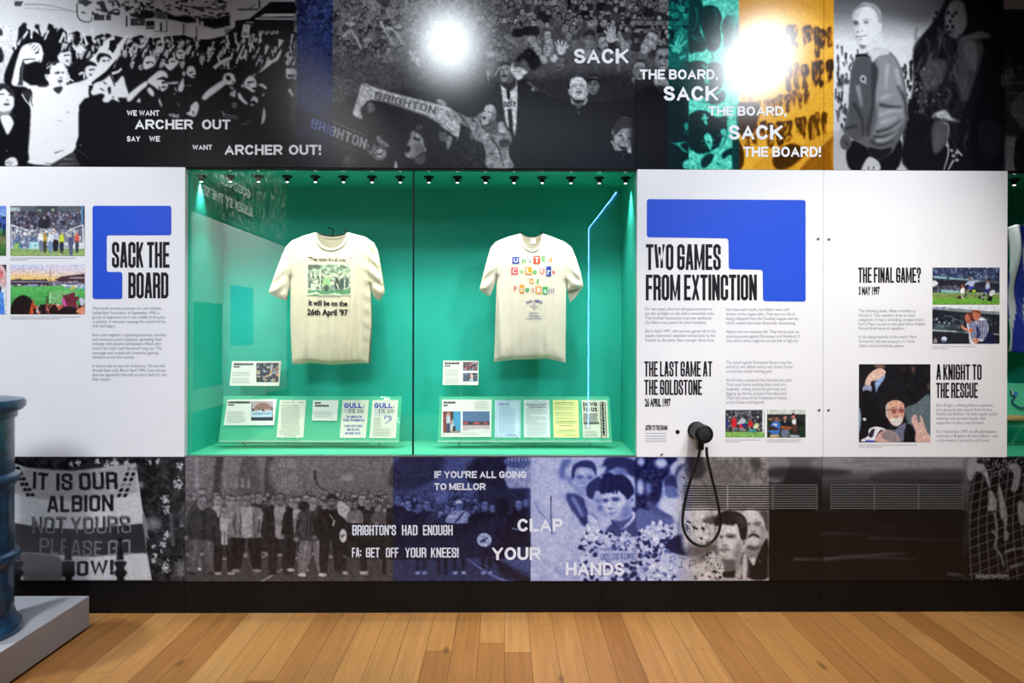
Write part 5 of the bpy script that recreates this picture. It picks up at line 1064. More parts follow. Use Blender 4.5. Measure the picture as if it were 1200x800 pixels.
    for (xa, ya, xb, yb, v) in ((930, 655, 970, 656, .25), (965, 655, 1060, 648, .30), (985, 652, 1075, 655, .2), (960, 625, 1020, 626, .14), (1015, 630, 1130, 634, .14), (1110, 672, 1140, 676, .3), (1030, 618, 1070, 620, .1)): c.line(v, [(xa, ya), ((xa + xb) / 2, (ya + yb) / 2 - .5), (xb, yb)], 3.4, 1, soft=2.5)
    c.poly(.36, "1130,536 1142,536 1138,575 1132,600 1128,560", soft=4, a=.6); c.poly(.3, "1132,600 1140,600 1140,684 1128,684", soft=4, a=.35)
    c.zone(1080, 535, 5.33)
    c.poly(.045, "310,110 340,90 400,110 640,-10 1010,-10 1010,770 300,770 300,500", soft=3)
    for _ in range(70): x, y = 370 + rs.rand() * 480, rs.rand() * 120; c.line(.5, [(x, y), (x + rs.randn() * 22, y + rs.randn() * 26)], 6, 3, soft=.5)
    c.poly(.56, "285,120 290,30 330,0 380,40 410,90 425,160 420,190 385,110 340,95 310,150", soft=1); c.poly(.1, "345,20 370,15 385,40 350,40"); c.poly(.54, "415,220 440,215 465,270 465,330 415,335 420,280", soft=1); c.poly(.54, "480,190 490,180 520,290 535,370 525,470 510,400 490,360", soft=1); c.poly(.5, "540,60 580,40 620,80 600,200 560,210 575,110", soft=1); c.poly(.5, "600,290 640,290 640,420 610,410", soft=1); c.poly(.5, "520,460 545,480 535,520 515,520", soft=1)
    for q in ("440,460 470,500 455,560 480,590", "455,350 470,450 465,560", "480,590 500,630 515,690", "520,600 560,580 640,570", "550,690 640,660", "340,750 420,745 540,740"): c.line(.5, q, 15, 8, soft=.6)
    for _ in range(60): x = 340 + rs.rand() * 200; c.ell(.5, x, 735 + rs.rand() * 24, 7, 5, soft=.4)
    for k in range(13): c.line(.40, [(312 + k * 52 + 24, 90 - k * 6), (300 + k * 54, 420), (312 + k * 58, 770)], 5, 5, soft=.4)
    for k in range(17): c.line(.36, [(296, 165 + k * 56 - 40), (460, 105 + k * 56 - 40), (720, 20 + k * 56 - 40), (1000, -40 + k * 56)], 5, 5, soft=.4)
    c.noise(217, 530, 622, 684, .36, 1.6, True); c.noise(217, 530, 622, 684, .10, 3); c.noise(622, 530, 901, 684, .16, 2.2, True); c.noise(-70, 530, 1270, 684, .22, 1.0, True); c.soften(1)
    # ---- inks
    c.duotone(-70, 217, (10, 10, 12), (240, 240, 245)); c.duotone(217, 461, (14, 12, 14), (246, 240, 244), (132, 126, 130))
    c.duotone(461, 622, (9, 10, 30), (222, 228, 252), (78, 92, 152)); c.duotone(622, 790, (12, 14, 58), (240, 242, 255), (106, 122, 190))
    i0 = int((790 + 70) * 2); i1 = int((815 + 70) * 2); g = c.g[:, i0:i1].mean(2); t = np.linspace(0, 1, i1 - i0)[None, :, None]
    A = np.stack([np.interp(g, [0, .5, 1], [q / 255 for q in ch]) for ch in ((12, 106, 240), (14, 122, 242), (58, 190, 255))], 2)
    B = np.stack([np.interp(g, [0, .5, 1], [q / 255 for q in ch]) for ch in ((14, 128, 244), (11, 122, 240), (12, 122, 240))], 2)
    c.g[:, i0:i1] = A * (1 - t) + B * t
    c.duotone(815, 901, (14, 11, 12), (244, 240, 240), (128, 122, 122)); c.duotone(901, 1270, (12, 10, 10), (236, 236, 242))
    return c
# ------------------------------------------------------------------ the colour photographs on the boards, cards and shirt
def K(r, g, b): return (r / 255, g / 255, b / 255)
def specks(c, n, x0, y0, x1, y1, r, cols, soft=.3):
    rs = c.rs
    for _ in range(n):
        c.ell(cols[rs.randint(len(cols))], x0 + rs.rand() * (x1 - x0), y0 + rs.rand() * (y1 - y0), r * (.5 + rs.rand()), r * (.6 + rs.rand()), soft=soft)
def photo_goalmouth():
    c = Canvas(11, 240, 100, 300, 4, K(120, 150, 90), 5); c.zone(0, 235, 11.43)
    c.vgrad([(240, K(86, 96, 104)), (247, K(92, 100, 108)), (248, K(60, 62, 76)), (268, K(90, 96, 120)), (290, K(150, 160, 176)), (292, K(140, 168, 100)), (300, K(158, 186, 112))], 11, 100, 240, 300)
    c.rect(K(60, 66, 70), 480, 60, 770, 145); c.rect(K(120, 150, 130), 500, 115, 560, 145); c.rect(K(150, 180, 140), 690, 110, 730, 140); c.rect(K(170, 190, 190), 135, 90, 270, 145)
    specks(c, 420, 135, 150, 1130, 400, 15, [K(52, 50, 66), K(110, 112, 136), K(44, 44, 60), K(150, 156, 176), K(88, 84, 104), K(120, 84, 84)])
    c.poly(K(34, 36, 48), "520,260 560,210 600,200 650,215 670,300 660,360 640,420 560,420 520,400"); c.ell(K(150, 140, 150), 593, 230, 22, 24)
    specks(c, 260, 170, 380, 1100, 520, 17, [K(226, 230, 238), K(170, 180, 200), K(120, 130, 150), K(200, 190, 180), K(92, 96, 120)])
    specks(c, 70, 180, 500, 700, 640, 20, [K(110, 130, 170), K(196, 204, 216), K(90, 110, 150)])
    c.rect(K(110, 190, 130), 185, 570, 260, 650); c.rect(K(190, 226, 230), 390, 555, 520, 650); c.rect(K(226, 230, 236), 860, 560, 1130, 645); c.line(K(90, 180, 200), "410,580 410,640 440,640", 12, sm=False); c.line(K(90, 180, 200), "455,580 470,610 490,580", 12); c.line(K(220, 200, 60), "200,590 235,590 200,630 235,640", 12)
    for x, t in ((875, '1'), (900, '2'), (935, '7')): c.line(K(70, 74, 90), [(x - 12, 605), (x + 12, 605), (x - 4, 640)], 8, sm=False)
    c.line(K(236, 240, 244), "140,325 300,375 440,415", 16, 12); c.line(K(236, 240, 244), "900,405 1000,365 1105,325", 14); c.line(K(240, 242, 246), "1108,320 1120,600", 16); c.line(K(200, 206, 214), "150,330 165,650", 14)
    for (x, y0, top, tr, w) in ((740, 410, K(196, 202, 220), K(28, 26, 34), 44), (825, 440, K(206, 220, 60), K(40, 44, 66), 30), (675, 430, K(232, 236, 242), K(120, 150, 180), 34), (600, 430, K(206, 170, 70), K(70, 60, 54), 24), (1030, 430, K(232, 100, 80), K(60, 64, 90), 26), (545, 420, K(240, 240, 244), K(120, 130, 160), 30), (950, 470, K(84, 84, 120), K(90, 94, 130), 30)):
        c.poly(top, [(x - w, y0 + 40), (x, y0 + 10), (x + w, y0 + 40), (x + w, y0 + 130), (x - w, y0 + 130)]); c.poly(tr, [(x - w * .8, y0 + 125), (x + w * .8, y0 + 125), (x + w * .7, y0 + 255), (x - w * .5, y0 + 255)]); c.ell(K(200, 170, 150), x, y0, w * .5, w * .6)
    c.rect(K(90, 150, 200), 1090, 70, 1112, 320); c.rect(K(60, 70, 80), 1112, 70, 1135, 320); c.line(K(120, 140, 80), "780,690 930,688", 9); c.noise(11, 240, 100, 300, .08, 1); return c
def photo_sunset():
    c = Canvas(11, 309, 100, 369, 4, K(80, 170, 90), 6); c.zone(0, 305, 11.43)
    c.vgrad([(309, K(196, 210, 240)), (316, K(222, 206, 222)), (322, K(246, 206, 160)), (328, K(248, 206, 110)), (330, K(150, 120, 110)), (334, K(90, 90, 100)), (335, K(98, 190, 96)), (350, K(76, 170, 84)), (369, K(60, 140, 70))], 11, 100, 309, 369)
    c.poly(K(232, 222, 236), "560,60 1130,60 1130,190 900,220 640,160", soft=10, a=.7)
    c.poly(K(62, 44, 56), "140,262 270,245 300,258 440,262 460,248 480,262 560,255 620,250 650,280 650,345 140,345", sm=False); c.rect(K(130, 130, 140), 140, 275, 650, 296); specks(c, 60, 150, 325, 640, 345, 9, [K(230, 232, 240), K(150, 170, 210), K(80, 80, 90)])
    c.rect(K(190, 160, 120), 663, 120, 684, 285, 0, .8); c.poly(K(76, 46, 56), "730,258 830,215 1135,178 1135,300 800,290", sm=False); c.rect(K(170, 160, 170), 930, 225, 1135, 245); specks(c, 70, 660, 290, 1130, 330, 12, [K(120, 120, 150), K(190, 190, 210), K(90, 80, 110)]); c.poly(K(224, 230, 240), "780,320 950,330 1135,330 1135,380 900,355", sm=False); specks(c, 20, 860, 345, 1130, 378, 12, [K(240, 200, 80), K(80, 120, 200), K(90, 160, 210)])
    c.line(K(140, 200, 130), "150,480 660,512 1130,420", 5); c.poly(K(150, 196, 140), "665,420 1020,405 1020,560 665,580", a=.6, sm=False); c.line(K(226, 232, 220), "672,425 672,570", 10)
    c.poly(K(70, 60, 40), "600,468 620,485 650,470 640,500 645,580 620,580 622,500"); specks(c, 130, 440, 600, 1135, 715, 26, [K(40, 20, 22), K(90, 40, 36), K(200, 96, 70), K(24, 12, 16), K(226, 200, 200)])
    c.poly(K(28, 12, 14), "150,730 160,590 210,510 300,468 380,490 430,540 450,620 430,730", soft=.8); c.poly(K(214, 84, 40), "400,660 430,560 450,520 445,640 450,720 400,720", soft=1.2); c.poly(K(32, 14, 16), "660,700 680,620 720,590 765,620 775,690 740,720"); c.line(K(220, 130, 90), "668,640 700,592 750,592 772,630", 12); c.poly(K(30, 14, 18), "560,640 585,600 610,640 605,720 540,720")
    c.poly(K(116, 40, 60), "835,470 900,460 980,430 1010,445 1000,480 1050,490 1055,520 1020,560 1040,640 1010,700 860,690 840,600 870,540"); c.poly(K(220, 90, 170), "830,540 850,500 880,560 890,610 850,600"); c.poly(K(28, 12, 16), "830,640 900,620 1010,640 1040,720 760,720"); c.poly(K(230, 150, 110), "1060,640 1135,620 1135,720 1020,690"); c.poly(K(214, 206, 226), "1060,520 1100,500 1130,530 1120,600 1080,600"); return c
def photo_pitch():      # cut by the frame
    c = Canvas(-60, 240, 8, 300, 3, K(90, 130, 60), 7); c.zone(0, 235, 11.43)
    c.vgrad([(240, K(90, 130, 220)), (252, K(150, 180, 236)), (254, K(70, 90, 150)), (266, K(60, 80, 160)), (270, K(90, 170, 70)), (275, K(60, 90, 50)), (280, K(130, 130, 90)), (290, K(70, 120, 60)), (300, K(60, 100, 50))], -60, 8, 240, 300)
    specks(c, 60, -650, 190, 80, 420, 26, [K(40, 60, 130), K(30, 36, 70), K(60, 90, 190), K(200, 190, 200)]); c.rect(K(20, 40, 90), 40, 310, 70, 450); return c
def photo_portrait():
    c = Canvas(-60, 309, 9, 369, 3, K(80, 140, 230), 8); c.zone(0, 305, 11.43)
    c.vgrad([(309, K(120, 84, 96)), (312, K(224, 190, 190)), (330, K(220, 176, 174)), (340, K(226, 222, 226)), (342, K(96, 158, 240)), (369, K(70, 130, 230))], -60, 9, 309, 369)
    c.ell(K(212, 120, 122), 10, 185, 36, 60); c.poly(K(60, 40, 60), "40,60 85,60 85,170 70,120"); c.poly(K(34, 40, 70), "-40,340 10,350 20,400 -10,420"); c.poly(K(236, 234, 238), "20,400 85,350 100,400 40,430"); c.poly(K(226, 230, 236), "50,430 100,420 110,730 70,730"); return c
def photo_tackle():
    c = Canvas(1091, 312, 1172, 357, 4, K(60, 66, 90), 9); c.zone(1085, 310, 13.33)
    c.vgrad([(312, K(46, 54, 84)), (325, K(66, 76, 110)), (327, K(44, 48, 66)), (342, K(46, 50, 64)), (343, K(120, 170, 90)), (346, K(126, 132, 84)), (350, K(112, 170, 66)), (357, K(104, 168, 60))], 1091, 1172, 312, 357)
    specks(c, 240, 110, 45, 1160, 250, 15, [K(40, 50, 84), K(90, 110, 150), K(130, 150, 180), K(60, 70, 110), K(28, 34, 60)]); c.poly(K(150, 190, 196), "110,175 560,215 1160,265 1160,300 560,245 110,205", sm=False); c.rect(K(70, 90, 110), 320, 190, 365, 235); c.rect(K(34, 34, 46), 110, 240, 1160, 345, 2, .6)
    specks(c, 90, 130, 330, 520, 420, 14, [K(50, 50, 70), K(120, 120, 140), K(90, 80, 90)]); c.poly(K(140, 190, 196), "235,390 520,405 520,440 235,435", sm=False); c.rect(K(150, 170, 150), 780, 440, 1160, 465); c.ell(K(200, 230, 60), 750, 410, 30, 20)
    c.poly(K(232, 236, 240), "108,250 160,255 190,300 150,330 108,345"); c.ell(K(60, 50, 50), 122, 225, 20, 26)
    c.poly(K(236, 238, 238), "545,380 590,350 610,400 590,450 535,440"); c.ell(K(150, 70, 50), 570, 335, 28, 26); c.poly(K(226, 226, 224), "545,450 570,500 600,530 560,520"); c.poly(K(60, 40, 36), "490,510 540,480 550,530 490,525")
    c.poly(K(180, 190, 224), "600,330 660,260 720,250 830,250 820,275 770,280 740,340 690,345 660,310"); c.ell(K(120, 90, 80), 690, 215, 22, 28); c.poly(K(50, 70, 190), "660,370 690,340 740,345 730,370 690,390"); c.line(K(190, 150, 120), "680,385 640,430 610,500", 26, 16); c.line(K(40, 50, 100), "640,440 600,520", 22, 18)
    c.poly(K(190, 196, 222), "935,320 960,275 990,290 1000,360 960,400 935,380"); c.ell(K(140, 90, 70), 957, 252, 20, 24); c.poly(K(40, 54, 130), "930,390 985,380 990,440 930,440"); c.line(K(30, 36, 60), "915,450 890,560", 32, 18); c.line(K(40, 40, 60), "975,430 980,520", 28, 16)
    c.poly(K(226, 230, 230), "1000,420 1050,395 1085,420 1060,470 1000,490"); c.poly(K(24, 24, 30), "960,540 1010,490 1040,520 1020,570 960,560"); c.ell(K(24, 24, 30), 842, 515, 22, 24); c.line(K(220, 220, 216), "860,515 930,505", 16); return c
def photo_stripes():
    c = Canvas(1091, 358, 1173, 405, 4, K(40, 44, 56), 10); c.zone(1085, 355, 13.33)
    c.rect(K(226, 230, 240), 60, 40, 1190, 130); c.poly(K(130, 142, 148), "95,55 1160,140 1160,185 600,150 95,100", sm=False); c.rect(K(200, 205, 215), 110, 62, 345, 98); specks(c, 22, 125, 70, 330, 92, 7, [K(70, 60, 120), K(110, 100, 150)])
    c.poly(K(34, 36, 46), "95,95 600,145 1160,185 1160,650 95,650", sm=False); specks(c, 160, 110, 200, 1150, 400, 16, [K(40, 44, 54), K(60, 66, 78), K(90, 100, 110), K(30, 32, 40)])
    for k in range(26): c.rect(K(96, 120, 124), 130 + k * 17, 320 + k * 1.2, 138 + k * 17, 405)
    for x, y in ((165, 250), (210, 300), (290, 310), (365, 315)): c.ell(K(170, 186, 200), x, y, 14, 18)
    c.poly(K(150, 166, 170), "100,405 640,440 1150,480 1150,500 660,470 100,440", sm=False); c.rect(K(70, 80, 86), 480, 432, 620, 460); c.ell(K(216, 224, 236), 285, 565, 44, 46); c.ell(K(80, 110, 170), 280, 590, 30, 16); c.poly(K(150, 140, 140), "110,600 150,545 180,600 160,630")
    def stripes(q, x0, x1, n, sl):
        c.poly(K(216, 220, 236), q)
        for k in range(n): x = x0 + (x1 - x0) * (k + .5) / n; c.line(K(40, 44, 96), [(x, 270), (x + sl * .5, 400), (x + sl, 560)], (x1 - x0) / n * .5, soft=.6)
    c.poly(K(30, 30, 70), "900,480 1050,480 1060,640 880,640"); stripes("640,330 700,290 760,280 820,330 800,450 800,640 690,640 670,480", 650, 800, 5, 60); c.poly(K(186, 110, 90), "610,200 640,160 690,170 720,230 710,300 660,315 625,290 610,240"); c.poly(K(110, 50, 30), "620,165 680,150 735,190 735,250 700,260 680,190"); c.poly(K(226, 150, 120), "550,350 575,340 600,380 660,400 660,435 580,410"); c.poly(K(226, 120, 60), "670,420 720,400 730,450 690,460")
    stripes("770,290 860,220 940,260 980,360 960,480 880,600 810,560 850,500 830,400", 790, 970, 6, -10); c.poly(K(196, 120, 92), "735,150 780,115 845,140 855,210 800,275 760,270 735,210"); c.poly(K(150, 70, 36), "715,130 790,105 855,140 860,200 830,170 760,140 730,150"); c.poly(K(206, 140, 110), "735,560 790,540 830,590 790,630 740,610"); c.rect(K(222, 226, 234), 60, 40, 1190, 56)
    c.poly(K(222, 226, 236), "340,45 1200,45 1200,150 1150,140 345,68", sm=False); return c
def photo_wave():
    c = Canvas(1005, 426, 1091, 519, 4, K(24, 22, 28), 11); c.zone(1000, 420, 7.62)
    c.noise(1005, 426, 1091, 519, .05, 6); c.poly(K(96, 112, 120), "455,450 560,400 690,335 690,745 560,745 480,560", soft=1); c.poly(K(40, 30, 34), "420,60 470,70 460,110 430,120", soft=2); c.poly(K(120, 86, 80), "185,50 280,50 270,90 200,80", soft=1.5); c.poly(K(90, 60, 54), "520,80 550,70 545,130 525,120", soft=2); c.poly(K(80, 70, 60), "655,230 690,220 690,280 660,270", soft=2)
    c.poly(K(150, 180, 224), "200,200 280,140 270,190 220,260 205,300 195,240", soft=1); c.poly(K(226, 190, 172), "105,235 115,180 150,130 210,90 265,92 290,125 260,160 200,195 160,205 150,240", soft=.7); c.line(K(190, 150, 136), "190,130 240,100", 5); c.line(K(190, 150, 136), "210,150 270,118", 5); c.poly(K(150, 160, 190), "92,245 160,240 155,295 92,305")
    c.poly(K(18, 16, 22), "80,305 160,300 250,470 320,560 340,640 300,745 55,745 75,480"); c.poly(K(140, 170, 190), "52,440 70,520 60,640 52,640"); c.ell(K(226, 232, 238), 100, 542, 16, 14)
    c.poly(K(20, 20, 26), "320,570 480,580 540,620 560,745 330,745"); c.poly(K(110, 116, 140), "315,575 360,640 395,610 470,575 455,650 440,745 370,745 360,660"); c.poly(K(20, 20, 26), "350,600 400,605 370,635")
    c.poly(K(222, 172, 150), "290,470 292,420 320,385 375,370 430,385 455,420 455,480 445,540 420,585 380,600 340,585 310,540 295,515", soft=.7); c.poly(K(196, 186, 186), "290,460 292,420 310,400 305,470 312,520 298,515"); c.poly(K(226, 218, 214), "330,545 355,525 400,520 440,530 430,575 385,605 345,585", soft=1); c.poly(K(226, 180, 160), "350,515 400,508 410,530 360,535", soft=1); c.line(K(120, 60, 60), "355,520 405,518", 6); c.line(K(60, 40, 40), "300,455 455,455", 5); c.ell(K(150, 80, 76), 365, 470, 24, 20); c.ell(K(150, 80, 76), 428, 468, 24, 20); c.line(K(110, 80, 76), "340,440 390,440", 6); c.line(K(110, 80, 76), "410,440 450,440", 6); c.line(K(190, 130, 110), "397,460 396,500", 9, soft=1); c.line(K(40, 36, 40), "455,480 485,530 480,580", 4)
    c.poly(K(222, 180, 170), "520,560 535,505 560,500 575,560 600,560 590,510 610,515 640,600 660,660 690,690 690,745 560,745 555,650", soft=1); c.line(K(180, 130, 124), "575,540 580,590", 7, soft=1); c.poly(K(214, 170, 160), "190,745 210,690 250,650 310,635 370,660 410,745", soft=1); c.poly(K(140, 130, 130), "250,690 300,640 360,655 410,745 330,745", soft=2); c.poly(K(226, 226, 236), "70,725 130,690 140,630 200,608 270,620 290,640 240,640 200,700 180,735 80,740", soft=.7); c.poly(K(40, 40, 50), "135,690 160,640 190,630 170,700"); c.line(K(60, 80, 200), "110,735 190,738", 14); return c
def photo_save():
    c = Canvas(849, 479, 897, 513, 5, K(60, 60, 66), 12); c.zone(845, 475, 11.43)
    c.rect(K(150, 150, 156), 60, 45, 585, 70); c.rect(K(44, 44, 52), 60, 66, 585, 360); specks(c, 200, 70, 80, 550, 330, 16, [K(60, 62, 70), K(110, 112, 118), K(36, 36, 44), K(160, 150, 150), K(80, 90, 90)]); c.rect(K(130, 180, 90), 55, 350, 590, 430); c.noise(849, 505, 897, 513, .1, 1.5)
    for x, y, h in ((172, 170, 190), (270, 240, 90), (392, 205, 120)): c.poly(K(206, 34, 44), [(x - 30, y + 20), (x, y), (x + 32, y + 20), (x + 28, y + h * .6), (x - 26, y + h * .6)]); c.ell(K(170, 110, 90), x, y - 12, 14, 18); c.line(K(190, 150, 130), [(x - 10, y + h * .6), (x - 14, y + h)], 12)
    c.poly(K(190, 196, 210), "210,240 260,190 300,170 330,200 320,240 260,250"); c.poly(K(30, 40, 120), "280,250 340,240 345,270 300,290"); c.ell(K(40, 150, 110), 345, 225, 20, 22); c.poly(K(220, 220, 180), "430,290 460,240 500,240 500,300 440,310"); c.ell(K(226, 240, 220), 490, 150, 12); c.rect(K(60, 150, 150), 370, 320, 470, 360); c.rect(K(226, 232, 236), 553, 60, 580, 365); c.poly(K(40, 60, 140), "70,210 95,200 95,290 70,290"); return c
def photo_trio():
    c = Canvas(898, 479, 945, 513, 5, K(40, 56, 40), 13); c.zone(845, 475, 11.43)
    c.rect(K(206, 212, 206), 615, 45, 1140, 120); c.rect(K(40, 40, 46), 620, 118, 1120, 180); c.rect(K(30, 54, 34), 615, 180, 1140, 430); specks(c, 40, 620, 165, 960, 220, 10, [K(110, 80, 60), K(70, 60, 60), K(150, 120, 90)])
    c.poly(K(62, 110, 200), "665,280 690,220 740,205 790,240 790,300 765,390 670,390"); c.ell(K(150, 90, 70), 740, 185, 24, 28); c.poly(K(190, 200, 226), "690,250 750,240 740,280"); c.poly(K(196, 166, 120), "665,390 770,390 770,425 665,425"); c.poly(K(60, 40, 34), "620,290 690,280 770,310 750,330 620,325"); c.line(K(60, 130, 190), "620,340 740,350", 16)
    c.poly(K(20, 22, 40), "800,300 805,210 850,195 910,205 945,260 930,330 810,330"); c.ell(K(190, 130, 110), 857, 168, 24, 30); c.poly(K(110, 120, 140), "810,330 905,330 900,420 815,420"); c.poly(K(150, 80, 50), "790,295 830,270 960,290 950,310 910,325 800,310"); c.poly(K(210, 190, 180), "840,205 870,205 860,230")
    c.poly(K(30, 28, 36), "945,220 960,185 1040,180 1110,210 1110,270 1050,260 1040,390 960,400 940,320"); c.poly(K(226, 224, 230), "950,195 1000,180 1000,265 960,255"); c.ell(K(190, 120, 110), 967, 145, 26, 36); c.poly(K(46, 28, 26), "940,120 970,100 995,120 990,130 945,135"); c.poly(K(80, 54, 40), "945,250 1020,280 1010,370 960,350"); c.poly(K(170, 180, 196), "930,390 1040,400 1040,425 930,425"); return c
def photo_team():
    c = Canvas(300, 424, 327, 449, 6, K(30, 34, 44), 14); c.zone(255, 410, 6.957)
    c.rect(K(30, 60, 40), 315, 240, 500, 265); specks(c, 90, 320, 115, 495, 250, 9, [K(30, 30, 40), K(200, 190, 180), K(60, 70, 100), K(226, 160, 90), K(150, 170, 200), K(24, 26, 34)]); return c
def photo_sheet():
    c = Canvas(293, 469, 321, 494, 6, K(150, 130, 130), 15); c.zone(255, 410, 6.957)
    c.rect(K(190, 170, 176), 280, 415, 460, 480); c.poly(K(150, 110, 100), "290,480 330,440 390,430 450,470 460,490 290,490"); c.poly(K(190, 214, 232), "275,490 455,480 440,545 275,550", sm=False); c.rect(K(40, 44, 60), 270, 548, 455, 580); specks(c, 30, 280, 480, 450, 495, 6, [K(70, 50, 50), K(200, 150, 130)])
    c.text(K(50, 60, 80), "WE DESERVE A SAY", (285, 530), (440, 524), (2, -18), w=.6, t=.14, gap=.12); return c
def photo_rows():
    c = Canvas(541, 423, 561, 448, 6, K(60, 60, 70), 16); c.zone(505, 415, 7.27)
    specks(c, 120, 275, 65, 395, 140, 7, [K(40, 40, 50), K(180, 60, 70), K(120, 130, 150), K(60, 80, 70), K(200, 200, 210)]); specks(c, 90, 275, 160, 395, 225, 7, [K(40, 40, 54), K(120, 130, 150), K(70, 80, 100)]); c.rect(K(235, 233, 224), 260, 138, 400, 160); c.poly(K(226, 180, 160), "335,170 350,165 362,185 355,210 340,205"); c.poly(K(196, 206, 226), "325,225 345,205 365,225"); return c
def photo_boys():
    c = Canvas(518, 480, 576, 509, 6, K(235, 233, 224), 17); c.zone(505, 415, 7.27)
    c.rect(K(130, 56, 46), 104, 485, 180, 668); c.rect(K(60, 150, 190), 188, 485, 254, 668); c.rect(K(30, 30, 36), 176, 485, 190, 560); c.poly(K(190, 196, 210), "135,520 160,520 165,600 135,600"); c.ell(K(200, 150, 130), 148, 508, 12, 14); c.poly(K(40, 54, 90), "135,595 165,595 155,668 138,668"); c.poly(K(200, 200, 206), "165,600 195,595 205,640 170,660"); c.poly(K(26, 26, 32), "190,610 210,620 205,655 185,655"); c.ell(K(190, 150, 130), 178, 580, 11, 13); c.rect(K(170, 120, 80), 170, 655, 254, 668)
    c.zone(505, 415, 7.27); c.rect(K(80, 110, 150), 270, 485, 500, 575); c.rect(K(44, 40, 54), 270, 572, 500, 602)
    for x in (295, 380, 400, 465): c.ell(K(196, 70, 70), x, 587, 20, 10)
    c.rect(K(196, 170, 176), 270, 602, 500, 668); c.poly(K(226, 220, 216), "270,655 380,635 500,640 500,670 270,670"); return c
def photo_shirt():
    c = Canvas(358, 306, 413, 348, 5, K(150, 176, 140), 18); c.zone(340, 290, 9.41)
    c.rect(K(120, 150, 120), 180, 180, 670, 330); specks(c, 260, 190, 185, 670, 330, 15, [K(84, 112, 96), K(160, 186, 150), K(60, 84, 76), K(190, 206, 170), K(120, 146, 120)]); specks(c, 300, 190, 300, 670, 470, 15, [K(206, 206, 170), K(96, 120, 110), K(50, 70, 70), K(150, 170, 140), K(226, 222, 190)]); c.rect(K(70, 130, 84), 180, 465, 680, 540); c.noise(358, 338, 413, 348, .14, 1.2)
    c.poly(K(60, 70, 60), "205,180 330,200 330,240 260,225 210,250"); c.line(K(214, 222, 190), "332,225 332,480", 12); c.line(K(206, 214, 184), "600,240 600,460", 9); c.line(K(200, 210, 180), "500,305 600,245", 8); c.line(K(50, 64, 56), "350,260 500,390", 5)
    c.poly(K(140, 196, 120), "370,350 400,330 440,350 440,420 370,420"); c.poly(K(40, 60, 50), "380,420 425,420 420,480 385,480"); c.poly(K(30, 40, 40), "500,350 520,330 540,380 550,460 490,450"); c.line(K(226, 222, 200), "515,395 535,465", 16, 10); c.poly(K(40, 60, 60), "550,350 590,350 585,460 560,460"); c.poly(K(40, 60, 60), "610,380 640,340 640,420 620,450"); c.poly(K(196, 206, 190), "225,410 290,410 285,470 230,470", sm=False)
    e = K(240, 234, 208)
    for k in range(30):  # torn edge of the print
        for (x, y) in ((186 + 4 * math.sin(k * 1.9), 180 + k * 12), (672 + 4 * math.sin(k * 2.3), 180 + k * 12)): c.ell(e, x, y, 8, 9)
        c.ell(e, 190 + k * 16.5, 180 + 3 * math.sin(k * 2.7), 10, 7); c.ell(e, 190 + k * 16.5, 522 + 9 * math.sin(k * .5 + 2) - (10 if k < 8 else 0), 10, 12)
    return c
# ------------------------------------------------------------------ the room
def XW(px, Y=0.0): return at(px, 388, Y).x
def ZW(py, Y=0.0): return at(592, py, Y).z
def project(P):
    d = P - np.array(CP); w = d @ np.array(CF)
    return 600 + FPX * (d @ np.array(CR)) / w, 388 - FPX * (d @ np.array(CU)) / w
def rect_print(name, cv, X0, X1, Z0, Z1, Y, step, m, parent=None, thick=None):
    """an upright printed rectangle in the plane Y; ink is looked up where each vertex stands in the photograph"""
    nx, ny = int(round((X1 - X0) / step)) + 1, int(round((Z1 - Z0) / step)) + 1
    gx, gz = np.linspace(X0, X1, nx), np.linspace(Z1, Z0, ny); GX, GZ = np.meshgrid(gx, gz)
    P = np.stack([GX, np.full_like(GX, Y), GZ], 2); U, V = project(P)
    class C2: ink = staticmethod(lambda a, b: cv.ink(U, V))
    return print_grid(name, C2, None, (0, 0, nx - 1, ny - 1), 1, m, parent, place=lambda a, b: P, thick=thick)

